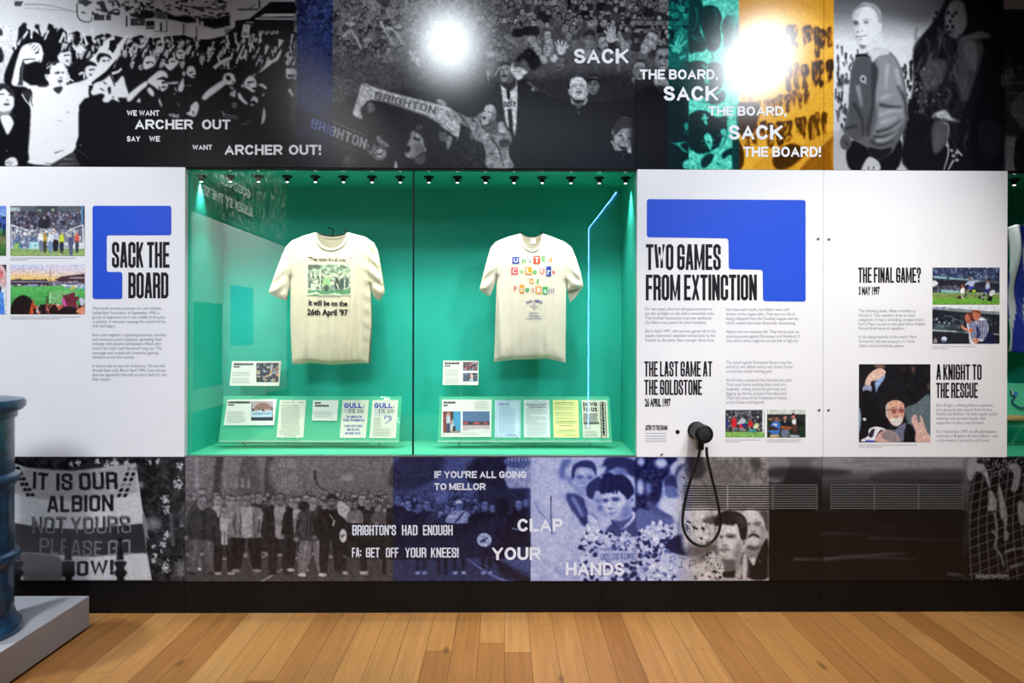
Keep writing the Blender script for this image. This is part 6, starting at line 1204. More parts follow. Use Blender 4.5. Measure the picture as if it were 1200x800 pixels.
def wood():
    m = bpy.data.materials.new('oak_boards'); m.use_nodes = True; nt = m.node_tree; N = nt.nodes; L = nt.links
    b = N['Principled BSDF']; tc = N.new('ShaderNodeTexCoord'); sx = N.new('ShaderNodeSeparateXYZ'); L.new(tc.outputs['Object'], sx.inputs[0])
    def math_(op, a, bb=None, c=None):
        n = N.new('ShaderNodeMath'); n.operation = op
        for i, v in enumerate((a, bb, c)):
            if v is None: continue
            if isinstance(v, (int, float)): n.inputs[i].default_value = v
            else: L.new(v, n.inputs[i])
        return n.outputs[0]
    wdt = .118
    u = math_('DIVIDE', sx.outputs['X'], wdt); row = math_('FLOOR', u); fu = math_('FRACT', u)
    wn = N.new('ShaderNodeTexWhiteNoise'); wn.noise_dimensions = '1D'; L.new(row, wn.inputs['W'])
    v = math_('ADD', math_('DIVIDE', sx.outputs['Y'], 1.7), math_('MULTIPLY', wn.outputs['Value'], 7.3)); col = math_('FLOOR', v); fv = math_('FRACT', v)
    cid = N.new('ShaderNodeCombineXYZ'); L.new(row, cid.inputs[0]); L.new(col, cid.inputs[1])
    w2 = N.new('ShaderNodeTexWhiteNoise'); w2.noise_dimensions = '3D'; L.new(cid.outputs[0], w2.inputs['Vector'])
    ramp = N.new('ShaderNodeValToRGB'); e = ramp.color_ramp.elements
    e[0].position = 0; e[0].color = (*rgb(166, 111, 58), 1); e[1].position = 1; e[1].color = (*rgb(200, 146, 86), 1)
    k = e.new(.35); k.color = (*rgb(178, 122, 66), 1); k = e.new(.7); k.color = (*rgb(192, 136, 76), 1)
    L.new(w2.outputs['Value'], ramp.inputs[0])
    # grain: long streaks, offset per board
    gv = N.new('ShaderNodeCombineXYZ'); L.new(math_('MULTIPLY', sx.outputs['X'], 46.0), gv.inputs[0])
    L.new(math_('ADD', math_('MULTIPLY', sx.outputs['Y'], 2.2), math_('MULTIPLY', w2.outputs['Value'], 40.0)), gv.inputs[1]); L.new(math_('MULTIPLY', w2.outputs['Value'], 9.0), gv.inputs[2])
    g = N.new('ShaderNodeTexNoise'); g.inputs['Scale'].default_value = 1.0; g.inputs['Detail'].default_value = 7; g.inputs['Distortion'].default_value = .6; L.new(gv.outputs[0], g.inputs['Vector'])
    gr = N.new('ShaderNodeMapRange'); gr.inputs['From Min'].default_value = .3; gr.inputs['From Max'].default_value = .75; gr.inputs['To Min'].default_value = .80; gr.inputs['To Max'].default_value = 1.10; L.new(g.outputs['Fac'], gr.inputs[0])
    # knots and dark flecks
    kv = N.new('ShaderNodeCombineXYZ'); L.new(math_('MULTIPLY', sx.outputs['X'], 8.0), kv.inputs[0]); L.new(math_('MULTIPLY', sx.outputs['Y'], 3.0), kv.inputs[1])
    vo = N.new('ShaderNodeTexVoronoi'); vo.inputs['Scale'].default_value = 1.0; L.new(kv.outputs[0], vo.inputs['Vector'])
    vr = N.new('ShaderNodeMapRange'); vr.inputs['From Min'].default_value = .03; vr.inputs['From Max'].default_value = .16; vr.inputs['To Min'].default_value = .35; vr.inputs['To Max'].default_value = 1; L.new(vo.outputs['Distance'], vr.inputs[0])
    vsel = N.new('ShaderNodeSeparateColor'); L.new(vo.outputs['Color'], vsel.inputs[0])
    kn = math_('MAXIMUM', vr.outputs[0], math_('LESS_THAN', vsel.outputs[0], .72))
    ex = math_('MINIMUM', fu, math_('SUBTRACT', 1.0, fu)); ey = math_('MULTIPLY', math_('MINIMUM', fv, math_('SUBTRACT', 1.0, fv)), 1.7 / wdt)
    sm = N.new('ShaderNodeMapRange'); sm.inputs['From Min'].default_value = .006; sm.inputs['From Max'].default_value = .02; sm.inputs['To Min'].default_value = .45; sm.inputs['To Max'].default_value = 1; L.new(math_('MINIMUM', ex, ey), sm.inputs[0])
    f = math_('MULTIPLY', math_('MULTIPLY', gr.outputs[0], kn), sm.outputs[0])
    mx = N.new('ShaderNodeMix'); mx.data_type = 'RGBA'; mx.blend_type = 'MULTIPLY'; mx.inputs[0].default_value = 1
    L.new(ramp.outputs[0], mx.inputs[6]); L.new(f, mx.inputs[7]); L.new(mx.outputs[2], b.inputs['Base Color'])
    b.inputs['Roughness'].default_value = .42; b.inputs['Specular IOR Level'].default_value = .35
    bp = N.new('ShaderNodeBump'); bp.inputs['Strength'].default_value = .15; bp.inputs['Distance'].default_value = .002; L.new(f, bp.inputs['Height']); L.new(bp.outputs[0], b.inputs['Normal'])
    return m
inside = in_poly
def struct(name, mb, m, **k): return tag(mb.build(name, m, **k), kind='structure')
struct('floor', MB().box(-3.4, 6.5, -8.2, .6, -.05, 0), wood())
# openings for the two display cases
CX0, CX1 = XW(216.6), XW(746.4); CZ0, CZ1 = ZW(534.0), ZW(198.4)
RX0, RX1 = XW(1180.5), XW(1180.5) + 1.6
KZ = ZW(680.5)
back = MB()
for x0, x1, z0, z1 in ((-3.4, CX0 - .015, 0, 4.3), (CX0 - .015, CX1 + .015, 0, CZ0 - .015), (CX0 - .015, CX1 + .015, CZ1 + .015, 4.3), (CX1 + .015, RX0 - .015, 0, 4.3), (RX0 - .015, RX1 + .015, 0, CZ0 - .015), (RX0 - .015, RX1 + .015, CZ1 + .015, 4.3), (RX1 + .015, 6.5, 0, 4.3)):
    back.box(x0, x1, .032, .10, z0, z1)
struct('wall_back', back, MT['wall'])
struct('wall_left', MB().box(-3.5, -3.4, -8.2, .1, 0, 4.3), MT['wall'])
struct('wall_right', MB().box(6.5, 6.6, -8.2, .1, 0, 4.3), MT['wall'])
struct('wall_front', MB().box(-3.5, 6.6, -8.3, -8.2, 0, 4.3), MT['wall'])
struct('ceiling', MB().box(-3.5, 6.6, -8.3, .1, 4.3, 4.4), MT['wall'])
kick = MB()
for a, b in ((-150, 216.8), (217.2, 704.6), (705.1, 963), (963.5, 1500)): kick.box(XW(a), XW(b), .006, .0318, 0.0005, KZ)
struct('baseboard_back', kick, MT['black_matt'])

# ------------------------------------------------------------------ murals
UP = paint_upper(); LOW = paint_lower()
ZT = ZW(-44); ZM = ZW(197.2); ZL1 = ZW(535.6)
THK = (0, .0315, 0)
g = .0004
panels = {}
for key, a, b, lab in (('a', -66, 216.8, 'black and white upper mural panel of cheering supporters and man in white shirt'), ('b', 217.2, 745, 'upper mural panel with scarf, woollen hat and bald man above the glass case'),
                  ('c', 745.5, 964.6, 'upper mural panel turning from grey to teal to yellow'), ('d', 965, 1175.5, 'upper mural panel of man in dark zipped track jacket'), ('e', 1176, 1266, 'dark upper mural panel at the edge above the striped garment')):
    o = rect_print('mural_panel', UP, XW(a), XW(b), ZM, ZT, 0.0, .0043, MT['mural'], thick=THK)
    tag(o, lab, 'mural panel', 'printed mural panels'); panels[key] = o
for key, a, b, lab in (('la', -66, 216.6, 'lower mural panel showing painted bedsheet banner on railings'), ('lb', 217.0, 745.2, 'lower mural panel of protest march below the glass case'),
                  ('lc', 745.7, 963.2, 'lower mural panel with flowers and two men beneath the hanging cable'), ('ld', 963.7, 1266, 'dark streaked lower mural panel with goal net')):
    o = rect_print('mural_panel', LOW, XW(a), XW(b), KZ, ZL1, 0.0, .0043, MT['mural'], thick=THK)
    tag(o, lab, 'mural panel', 'printed mural panels'); panels[key] = o
YT = -.0012
def letters(parent, rows, m, name='lettering', hw=.80, t=.205):
    for w_, x0, x1, y0, y1 in rows:
        mb = MB(); put_block(mb, w_, x0, x1, y0, y1, lambda a, b: at(a, b, YT), w=hw, t=t, gap=.085, space=.30, face=GRND); mb.build(name, m, parent, recalc=False)
letters(panels['a'], [('WE WANT', 148.7, 186.7, 129.2, 135.6), ('SAY', 148.7, 164.2, 159.4, 165.8), ('WE', 174.8, 187.5, 159.4, 165.8), ('ARCHER', 158, 226.3, 140, 151.4)], MT['white_ink'])
letters(panels['b'], [('OUT', 236.7, 270, 140, 151.6), ('WANT', 225.5, 248.5, 169.6, 175.6), ('ARCHER', 263.2, 331, 169.6, 181.4), ('OUT!', 338.5, 376.2, 169.6, 181.4), ('SACK', 672.5, 736.8, 57, 74.4)], MT['white_ink'])
letters(panels['c'], [('THE BOARD,', 750, 841, 81.3, 93), ('SACK', 777.5, 842, 100.8, 118), ('THE BOARD,', 830, 921.7, 124.5, 135.6), ('SACK', 853.7, 917.5, 146.4, 163.6), ('THE BOARD!', 871, 962, 171.8, 183.8)], MT['white_ink'])
letters(panels['lb'], [("IF YOU'RE ALL GOING", 509, 617.3, 551.8, 560), ('TO MELLOR', 509, 569, 566, 574), ('CLAP', 606.4, 659.5, 607.6, 622.6), ('YOUR', 576.3, 633.7, 641, 656), ('HANDS', 663, 731.7, 658.8, 674)], MT['banner_ink'])
for t, x0, x1, y0, y1 in (("BRIGHTON'S", 412.8, 464, 615, 627), ('HAD', 471, 489.3, 615, 627), ('ENOUGH', 495.7, 530.5, 615, 627), ('FA:', 412.5, 423.2, 641.5, 653), ('GET', 428.8, 444.8, 641.5, 653), ('OFF', 452.2, 467, 641.5, 653), ('YOUR', 474.7, 499.4, 641.5, 653), ('KNEES!', 505, 537.5, 641.5, 653)):
    mb = MB(); put_block(mb, t, x0, x1, y0, y1, lambda a, b: at(a, b, YT), w=.46, t=.145, gap=.06); mb.build('banner_lettering', MT['banner_ink'], panels['lb'], recalc=False)

# ------------------------------------------------------------------ white information boards
def board(a, b, label):
    o = MB().box(XW(a), XW(b), 0.0, .0315, ZL1 + .002, ZM - .002).build('information_board', MT['board'])
    return tag(o, label, 'information board', 'white information boards')
b_left = board(-150, 216.5, 'white information board with blue block beside the blue post')
b_mid = board(746.6, 964.4, 'white information board with large blue stepped block and hanging cable')
b_right = board(964.8, 1180.3, 'white information board with bearded waving man photograph')
YB = -.0010
def on_board(a, b): return at(a, b, YB)
def rounded(pts, r):
    out = []
    for i, p in enumerate(pts):
        p = np.array(p, float); a = np.array(pts[i - 1], float) - p; b = np.array(pts[(i + 1) % len(pts)], float) - p
        a = p + a / np.linalg.norm(a) * r; b = p + b / np.linalg.norm(b) * r
        for k in range(6): t = k / 5; out.append(tuple((1 - t) ** 2 * a + 2 * t * (1 - t) * p + t * t * b))
    return out
def blue_block(parent, pts):
    P = [at(x, y, YB) for x, y in rounded(pts, 3.2)]
    n = len(P); r = delaunay_2d_cdt([Vector((p.x, p.z)) for p in P], [(i, (i + 1) % n) for i in range(n)], [], 0, 1e-7); pp = [(p.x, p.z) for p in P]
    V = [tuple(v) for v in r[0]]; C = np.array([np.mean([V[i] for i in f], 0) for f in r[2]]); ok = inside(pp, C[:, 0], C[:, 1])
    me = bpy.data.meshes.new('blue_block'); me.from_pydata([(v[0], YB, v[1]) for v in V], [], [tuple(f) for f, o in zip(r[2], ok) if o])
    return link('blue_block', me, MT['blue_ink'], parent, label='stepped royal blue block with rounded corners')
blue_block(b_left, [(108.4, 241), (200.7, 241), (200.7, 275.5), (125, 275.5), (125, 318.5), (143.3, 318.5), (143.3, 350.3), (108.4, 350.3)])
blue_block(b_mid, [(758, 233.2), (944.1, 234.2), (944.2, 353.4), (894.2, 352.8), (893.7, 316), (854.1, 315.4), (853.6, 279.2), (758, 277.8)])
def heading(parent, rows):
    for t, x0, x1, y0, y1 in rows:
        mb = MB()
        (put_text(mb, t, x0, x1, y0, y1, on_board, .05) if y1 - y0 < 10 else put_block(mb, t, x0, x1, y0, y1, on_board)); mb.build('heading', MT['black_ink'], parent, recalc=False)
heading(b_left, [('SACK THE', 131.1, 198.6, 283.3, 313.6), ('BOARD', 150.3, 197.3, 319.1, 349.4)])
heading(b_mid, [('TWO GAMES', 757, 844.7, 286, 316.2), ('FROM EXTINCTION', 756.8, 887, 321.6, 351.8), ('THE LAST GAME AT', 755, 834.6, 423.2, 441.1), ('THE GOLDSTONE', 755, 822.7, 444.8, 462.7), ('26 APRIL 1997', 755.7, 785.9, 467.4, 475.8), ('LISTEN TO THE DRAMA', 756.2, 782.5, 498.4, 503.6)])
heading(b_right, [('THE FINAL GAME?', 1005.7, 1079.2, 313.3, 331.2), ('3 MAY 1997', 1006.3, 1031, 336.3, 345), ('A KNIGHT TO', 1097.2, 1150.4, 426.7, 445), ('THE RESCUE', 1097, 1145.9, 448.3, 466.2)])
def paragraph(parent, x0, rows):
    mb, last = MB(), None
    for t, x1, yc in rows:
        if last is not None and not 0 < yc - last < 7: mb.build('body_text', MT['grey_ink'], parent, recalc=False); mb = MB()
        put_text(mb, t, x0, x1, yc - 2.0, yc + 1.5, on_board, -.004); last = yc
    mb.build('body_text', MT['grey_ink'], parent, recalc=False)
paragraph(b_left, 108.3, [("The board's broken promises of a new stadium", 188.9, 361.2), ("fuelled fans' frustration. In September 1995, a", 186.5, 366.5), ('group of supporters sat in the middle of the pitch', 193.6, 371.6), ('to protest. A two-year campaign for control of the', 193.6, 376.8), ('club had begun.', 135.4, 381.9),
    ('Fans came together: organising boycotts, marches', 194.8, 392.3), ('and numerous pitch invasions, spreading their', 190, 397.6), ('message with posters and banners. Match after', 189.4, 402.7), ("match, the chant 'sack the board' rang out. The", 189.4, 408), ('campaign was united and inventive, gaining', 185.3, 413.4), ('attention across the country.', 157.5, 418.4),
    ('It was too late to save the Goldstone. The site had', 192.9, 428.6), ('already been sold. But in April 1996, a last minute', 194, 433.8), ('deal was agreed for the club to rent it back for one', 195.3, 439.1), ('final season.', 129.5, 444.3)])
paragraph(b_mid, 756.2, [('For two years, fans had disrupted matches to', 834.6, 362), ("put the spotlight on the club's ownership crisis.", 837.4, 367.3), ('The Football Association had even deducted', 833.4, 372.6), ('the Albion two points for pitch invasions.', 827.9, 377.8), ('But in April 1997, with just two games left in the', 838.6, 387.9), ("season, everyone's attention turned back to the", 837.9, 393.2), ('football on the pitch. New manager Steve Gritt', 836.9, 398.5)])
paragraph(b_mid, 851.0, [('had improved results, but Albion were still', 924.1, 362.6), ('bottom of the league table. They were at risk of', 931.7, 367.9), ('being relegated from the Football League entirely,', 936.5, 373.2), ('which would have been financially devastating.', 932.4, 378.4), ('Albion had two matches left. They had to pick up', 936, 388.6), ('precious points against Doncaster and Hereford. If', 937.4, 394), ("they didn't, there might be no club left to fight for.", 936.5, 399.2),
    ('The match against Doncaster Rovers was the', 927.5, 424.6), ('end of an era. Albion had to win. Stuart Storer', 929.4, 429.8), ('scored the crucial winning goal.', 904.9, 434.9), ('At full-time, emotional fans flooded the pitch.', 928.9, 445.3), ('They took home anything they could as a', 921.3, 450.5), ('keepsake, cutting down the goal nets and', 921, 455.7), ('digging up chunks of grass from the pitch.', 922.7, 461), ('There are parts of the Goldstone in homes', 922.2, 466.1), ('across Sussex and beyond.', 895.6, 471.2)])
paragraph(b_right, 1006.5, [('The following week, Albion travelled to', 1072.8, 364.2), ('Hereford. They needed a draw to avoid', 1072, 369.4), ('relegation. It was a nail-biting, scrappy match.', 1083.4, 374.5), ('Kerry Mayo scored an own goal before Robbie', 1083.9, 379.6), ('Reinelt fired home an equaliser.', 1059.7, 384.7), ('In the dying seconds of the match, Mark', 1074.4, 394.6), ("Ormerod's vital save ensured a 1-1 draw.", 1072.3, 399.9), ('Albion had survived the season.', 1059.7, 405.1)])
paragraph(b_right, 1097.2, [('Dick Knight, a lifelong Albion supporter,', 1164.6, 474.7), ('led a group to take control from Archer,', 1163.4, 480), ('Stanley and Bellotti. He held regular public', 1168.9, 485), ('meetings and worked closely with', 1154.7, 490.1), ('supporters to plan a way forward.', 1153, 495.2), ('On 2 September 1997, he officially became', 1167.5, 505.5), ('chairman of Brighton & Hove Albion - now', 1169.9, 510.7), ('a club without a ground to call home.', 1159.9, 515.8)])
GR = random.Random(4)
def greek(mb, x0, x1, y0, y1, pitch, h, place, ragged=.12, word=(.8, 2.6), gap=.5):
    """lines of print too small to read: a run of small word-shaped marks"""
    y = y0
    while y < y1 - 1e-6:
        x = x0; e = x1 - GR.random() * ragged * (x1 - x0)
        while x < e - .3:
            w = min(word[0] + GR.random() * (word[1] - word[0]), e - x)
            mb.add([place(x, y), place(x + w, y), place(x + w, y + h), place(x, y + h)], [(0, 3, 2, 1)]); x += w + gap
        y += pitch
def small_print(parent, boxes):
    for i in range(0, len(boxes), 2):
        mb = MB()
        for x0, x1, y0, n in boxes[i:i + 2]: greek(mb, x0, x1, y0, y0 + n * 2.1, 2.1, .55, on_board, word=(.8, 3))
        mb.build('small_print', MT['grey_ink'], parent, recalc=False)
small_print(b_left, [(12, 91, 302, 1), (12, 35, 304.2, 1), (12, 98, 371, 1), (12, 70, 373.2, 1)])
mb = MB()
for y in (507.3, 510.5, 513.5, 516.4): greek(mb, 756.2, 781.5, y, y + 1, 3, .8, on_board)
mb.build('small_print', MT['grey_ink'], b_mid, recalc=False)
small_print(b_mid, [(850, 895, 515, 1), (850, 870, 517.4, 1), (899, 943, 515, 1), (899, 937, 517.4, 1)])
small_print(b_right, [(1092, 1150, 405.6, 1), (1092, 1111, 408, 1), (1006.5, 1084, 521, 1), (1006.5, 1034, 523.4, 1)])
def board_photo(parent, cv, x0, y0, x1, y1, label, step=.4):
    cv.noise(cv.x0, cv.y0, cv.x1, cv.y1, .35, .9, True); cv.noise(cv.x0, cv.y0, cv.x1, cv.y1, .08, 2); cv.soften(2)
    return_o = print_grid('photograph', cv, wall_quad(-.0014), (x0, y0, x1, y1), step, MT['photo'], parent)
    return_o['label'] = label; return return_o
board_photo(b_left, photo_goalmouth(), 12, 241.2, 99, 299.4, 'colour photograph of crowd spilling over a goal')
board_photo(b_left, photo_sunset(), 12.3, 310, 99.3, 368, 'colour photograph of stadium pitch at sunset')
board_photo(b_left, photo_pitch(), -50, 241.2, 7, 299.4, 'photograph of people on grass, cut off at the edge')
board_photo(b_left, photo_portrait(), -50, 310, 7.2, 368, 'photograph of person in blue shirt, cut off at the edge')
board_photo(b_mid, photo_save(), 850.2, 479.8, 896, 512.2, 'photograph of players in red in a goalmouth')
board_photo(b_mid, photo_trio(), 899, 479.8, 944, 512.4, 'photograph of three people holding pieces of wood')
board_photo(b_right, photo_tackle(), 1092.8, 313.4, 1171.5, 356.6, 'photograph of football tackle on grass')
board_photo(b_right, photo_stripes(), 1092.6, 359.4, 1171.4, 402.6, 'photograph of two players in striped shirts')
board_photo(b_right, photo_wave(), 1006.6, 426.6, 1090.4, 518, 'photograph of bearded man in glasses waving')
def screw(parent, x, y, r=.0075):
    p = at(x, y, 0); MB().lathe([(r, 0), (r, -.003), (r * .6, -.0045), (0.0005, -.0045)], (p.x, 0, p.z), 'y', 14).build('screw', MT['steel'], parent)
for x, y in ((775.2, 532), (958.6, 279.6), (959.5, 480)): screw(b_mid, x, y)
for x, y in ((971, 280), (970.5, 480), (960 + 222, 0))[:2]: screw(b_right, x, y)
p = at(794, 506, 0)
MB().lathe([(.011, 0), (.011, -.0012), (.0005, -.0012)], (p.x, 0, p.z), 'y', 18).build('drilled_hole', MT['black'], b_mid, label='small dark hole drilled in board')

# ------------------------------------------------------------------ glazed display case
case = thing('display_case', 'large glazed wall case painted teal green inside', 'display case', ((CX0 + CX1) / 2, .25, CZ0))
YG, YK = .034, .47
MB().box(CX0 - .012, CX1 + .012, YK, YK + .012, CZ0 - .012, CZ1 + .012).build('back_panel', MT['teal'], case)
MB().box(CX0 - .012, CX0, .0325, YK, CZ0, CZ1).build('side_panel', MT['teal'], case)
MB().box(CX1, CX1 + .012, .0325, YK, CZ0, CZ1).build('side_panel', MT['teal'], case)
MB().box(CX0 - .012, CX1 + .012, .0325, YK, CZ0 - .012, CZ0).build('case_floor', MT['teal_floor'], case, label='pale mint case floor')
MB().box(CX0 - .012, CX1 + .012, .0325, YK, CZ1, CZ1 + .012).build('case_ceiling', MT['teal'], case)
MB().box(CX0, CX1, .006, .0315, CZ1 - .0035, CZ1 + .0035).build('head_rail', MT['black'], case)
MB().box(CX0 + .002, CX1 - .002, .004, .0315, CZ0 - .006, CZ0 - .0005).build('sill_rail', MT['steel'], case)
XS = XW(484.2, YG)
MB().box(CX0 + .001, XS - .004, YG, YG + .008, CZ0 + .0005, CZ1 - .0035).build('glass_pane', MT['glass'], case)
MB().box(XS + .004, CX1 - .001, YG, YG + .008, CZ0 + .0005, CZ1 - .0035).build('glass_pane', MT['glass'], case)
MB().box(XS - .004, XS + .004, YG - .001, YG + .010, CZ0 + .0005, CZ1 - .0035).build('glass_seal', MT['black'], case)

def downlight(x, y, z, label, group, power=15.2, size=72, tilt=.06):
    z = z - .0006; t = thing('downlight', label, 'downlight', (x, y, z), group)
    MB().lathe([(.005, 0), (.024, 0), (.027, -.003), (.027, -.006), (.022, -.009), (.004, -.010)], (x, y, z), 'z', 24).build('base_plate', MT['black'], t, smooth=False)
    hd = MB().lathe([(.004, -.008), (.012, -.010), (.0125, -.026), (.0105, -.030), (.004, -.030)], (x, y, z), 'z', 18).build('swivel_head', MT['black'], t)
    MB().lathe([(.003, -.0295), (.0075, -.0300), (.0072, -.0325), (.005, -.0345), (.0005, -.035)], (x, y, z), 'z', 16).build('lens', MT['lens'], hd, smooth=True, label='bright glowing lens')
    l = bpy.data.lights.new('lamp', 'SPOT'); l.energy = power; l.spot_size = math.radians(size); l.spot_blend = 1.0; l.shadow_soft_size = .012; l.color = (1, 1, .97)
    o = bpy.data.objects.new('lamp', l); COL.objects.link(o); o.parent = t; o.location = (0, 0, -.043); o.rotation_euler = (tilt, 0, 0)
    return t
ORD = ['first', 'second', 'third', 'fourth', 'fifth', 'sixth', 'seventh', 'eighth']
for k, px in enumerate((236, 270, 303, 336.6, 369.6, 402.6, 436, 469)):
    downlight(at(px, 207, .17).x, .17, CZ1, '%s small black downlight counted from the SACK THE BOARD side, slogan shirt bay' % ORD[k], 'downlights in the case ceiling')
for k, px in enumerate((502.6, 536, 569, 602.4, 635.4, 669, 702.3, 733)):
    downlight(at(px, 207, .17).x, .17, CZ1, '%s small black downlight past the glass joint, multicoloured lettering shirt bay' % ORD[k], 'downlights in the case ceiling')

# ------------------------------------------------------------------ T-shirts
def dist_to(poly, x, y, closed=True):
    d = np.full(x.shape, 9e9)
    for i in range(0 if closed else 1, len(poly)):
        a, b = np.array(poly[i - 1]), np.array(poly[i]); ab = b - a; L2 = max(1e-12, ab.dot(ab))
        t = np.clip(((x - a[0]) * ab[0] + (y - a[1]) * ab[1]) / L2, 0, 1)
        d = np.minimum(d, np.hypot(x - a[0] - t * ab[0], y - a[1] - t * ab[1]))
    return d
class Shirt:
    def __init__(s, sides, scoop, nape, Y0, seed):
        """outline in photo pixels: sides run from the left neck point round to the right one; scoop and nape close it"""
        q = lambda P: [(at(x, y, Y0).x, at(x, y, Y0).z) for x, y in P]
        s.Y0 = Y0; s.sides = q(sides); s.scoop = q(smooth_pts(scoop, 5)); s.nape = q(smooth_pts(nape, 5))
        s.front = s.sides + s.scoop[::-1][1:-1]; s.back = s.sides + s.nape[::-1][1:-1]
        s.edge = s.sides; r = random.Random(seed)
        zs = [p[1] for p in s.sides]; s.zt, s.zb = max(zs), min(zs); xs = [p[0] for p in s.sides]; s.xc = (min(xs) + max(xs)) / 2; s.hw = (max(xs) - min(xs)) / 2
        s.f = [(s.xc + (r.random() - .5) * 1.3 * s.hw, .35 + r.random() * .65, (r.random() - .5) * .30, .009 + r.random() * .016) for _ in range(14)]
    def off(s, x, z):
        x = np.asarray(x, float); z = np.asarray(z, float)
        d = dist_to(s.edge, x, z, False); o = .013 * (1 - np.exp(-d / .012)) + .008 * np.clip(d / .16, 0, 1) + .045 * np.clip((s.zt - z) / (s.zt - s.zb) - .15, 0, 1) ** 1.1
        h = (s.zt - z) / (s.zt - s.zb)                       # 0 at the neck, 1 at the hem
        for xc, a, sl, w in s.f:
            k = np.exp(-((x - xc - sl * (h - .5) * .3) / w) ** 2) * a
            o = o + .019 * k * np.clip((h - .22) * 1.5, 0, 1) * np.clip(d / .02, 0, 1)
        sd = np.abs(x - s.xc) / s.hw
        o = o + .006 * np.sin((z * 1.2 + np.abs(x - s.xc)) * 70) * np.clip((sd - .62) * 3, 0, 1) * np.clip(d / .02, 0, 1)
        return o
    def y(s, x, z): return s.Y0 - s.off(x, z)
    def sheet(s, poly, side, step=.0085):
        P = np.array(poly); n = len(P); dense = []
        for i in range(n):
            a, b = P[i], P[(i + 1) % n]; k = max(1, int(np.hypot(*(b - a)) / step)); dense += [tuple(a + (b - a) * t / k) for t in range(k)]
        gx, gz = np.meshgrid(np.arange(P[:, 0].min(), P[:, 0].max(), step), np.arange(P[:, 1].min(), P[:, 1].max(), step))
        gx = gx + (np.arange(gx.shape[0]) % 2)[:, None] * step / 2; gx, gz = gx.ravel(), gz.ravel()
        k = inside(dense, gx, gz) & (dist_to(dense, gx, gz) > step * .55); pts = dense + list(zip(gx[k], gz[k])); m = len(dense)
        r = delaunay_2d_cdt([Vector(p) for p in pts], [(i, (i + 1) % m) for i in range(m)], [], 0, 1e-7)
        V = np.array([tuple(v) for v in r[0]]); F = [tuple(f) for f in r[2]]
        C = np.array([V[list(f)].mean(0) for f in F]); ok = inside(dense, C[:, 0], C[:, 1])
        Y = s.Y0 - s.off(V[:, 0], V[:, 1]) if side > 0 else s.Y0 + .35 * s.off(V[:, 0], V[:, 1])
        mb = MB(); mb.add([(a, y_, b) for (a, b), y_ in zip(V, Y)], [f for f, o in zip(F, ok) if o]); return mb
    def ribbon(s, line, w, lift=.0012, side=1):
        """a band of width w laid on the front along a line of (x, z) points"""
        L = [np.array(p) for p in line]; mb = MB(); vs = []
        for i, p in enumerate(L):
            t = L[min(i + 1, len(L) - 1)] - L[max(i - 1, 0)]; t = t / max(1e-9, np.linalg.norm(t)); nrm = np.array((-t[1], t[0]))
            for k in (-.5, .5):
                q = p + nrm * w * k; vs.append((q[0], (s.Y0 - float(s.off(*q)) - lift) if side > 0 else (s.Y0 + lift), q[1]))
        return mb.add(vs, [(2 * i, 2 * i + 1, 2 * i + 3, 2 * i + 2) for i in range(len(L) - 1)])
    def px(s, line, n=4): return [(at(x, y, s.Y0).x, at(x, y, s.Y0).z) for x, y in smooth_pts(line, n)]
    def place(s, lift=.0016):
        def f(a, b):
            P = at(a, b, s.Y0 - .04); yy = s.Y0 - float(s.off(P.x, P.z)) - lift; P = at(a, b, yy); return Vector((P.x, s.Y0 - float(s.off(P.x, P.z)) - lift, P.z))
        return f
def make_shirt(name, label, sh, m, seams, hem_lines, base_px):
    p = at(*base_px, sh.Y0); t = thing(name, label, 'T-shirt', (p.x, sh.Y0, p.z))
    sm = [sh.px(q) for q in seams]
    def split(mb):
        """body and two sleeves, cut along the shoulder seams"""
        V = np.array(mb.v); out = [MB(), MB(), MB()]
        lo = lambda q, z: float(np.interp(z, [k[1] for k in q[::-1]], [k[0] for k in q[::-1]]))
        sel = [[], [], []]
        for f in mb.f:
            c = V[list(f)].mean(0); sel[1 if c[0] < lo(sm[0], c[2]) else 2 if c[0] > lo(sm[1], c[2]) else 0].append(f)
        for o, fs in zip(out, sel):
            ids = sorted({i for f in fs for i in f}); mp = {i: k for k, i in enumerate(ids)}; o.add([tuple(V[i]) for i in ids], [tuple(mp[i] for i in f) for f in fs])
        return out
    fr = split(sh.sheet(sh.front, 1)); bk = split(sh.sheet(sh.back, -1))
    body = fr[0].build('shirt_front', m, t, smooth=True); bk[0].build('shirt_back', MT['shirt_shaded'], t, smooth=True)
    for k in (1, 2):
        sv = fr[k]; sv.add(bk[k].v, bk[k].f); sv = sv.build('sleeve', m, t, smooth=True, recalc=False)
        sh.ribbon(sh.px(hem_lines[k - 1]), .0016, .0012).build('sleeve_hem', MT['hem'], sv)
    col = sh.ribbon([(x, z - .005) for x, z in sh.scoop], .014, .0030).build('collar', m, t, smooth=True)
    sh.ribbon([(x, z - .013) for x, z in sh.scoop], .0022, .0016).build('stitching', MT['hem'], col)
    sh.ribbon([(x, z - .004) for x, z in sh.nape], .011, .004, -1).build('back_collar', MT['hem'], t, smooth=True)
    for q in seams: sh.ribbon(sh.px(q), .0022, .0010).build('shoulder_seam', MT['hem'], body)
    sh.ribbon(sh.px(hem_lines[2]), .0016, .0012).build('hem_stitching', MT['hem'], body)
    t['front'] = body.name; return t
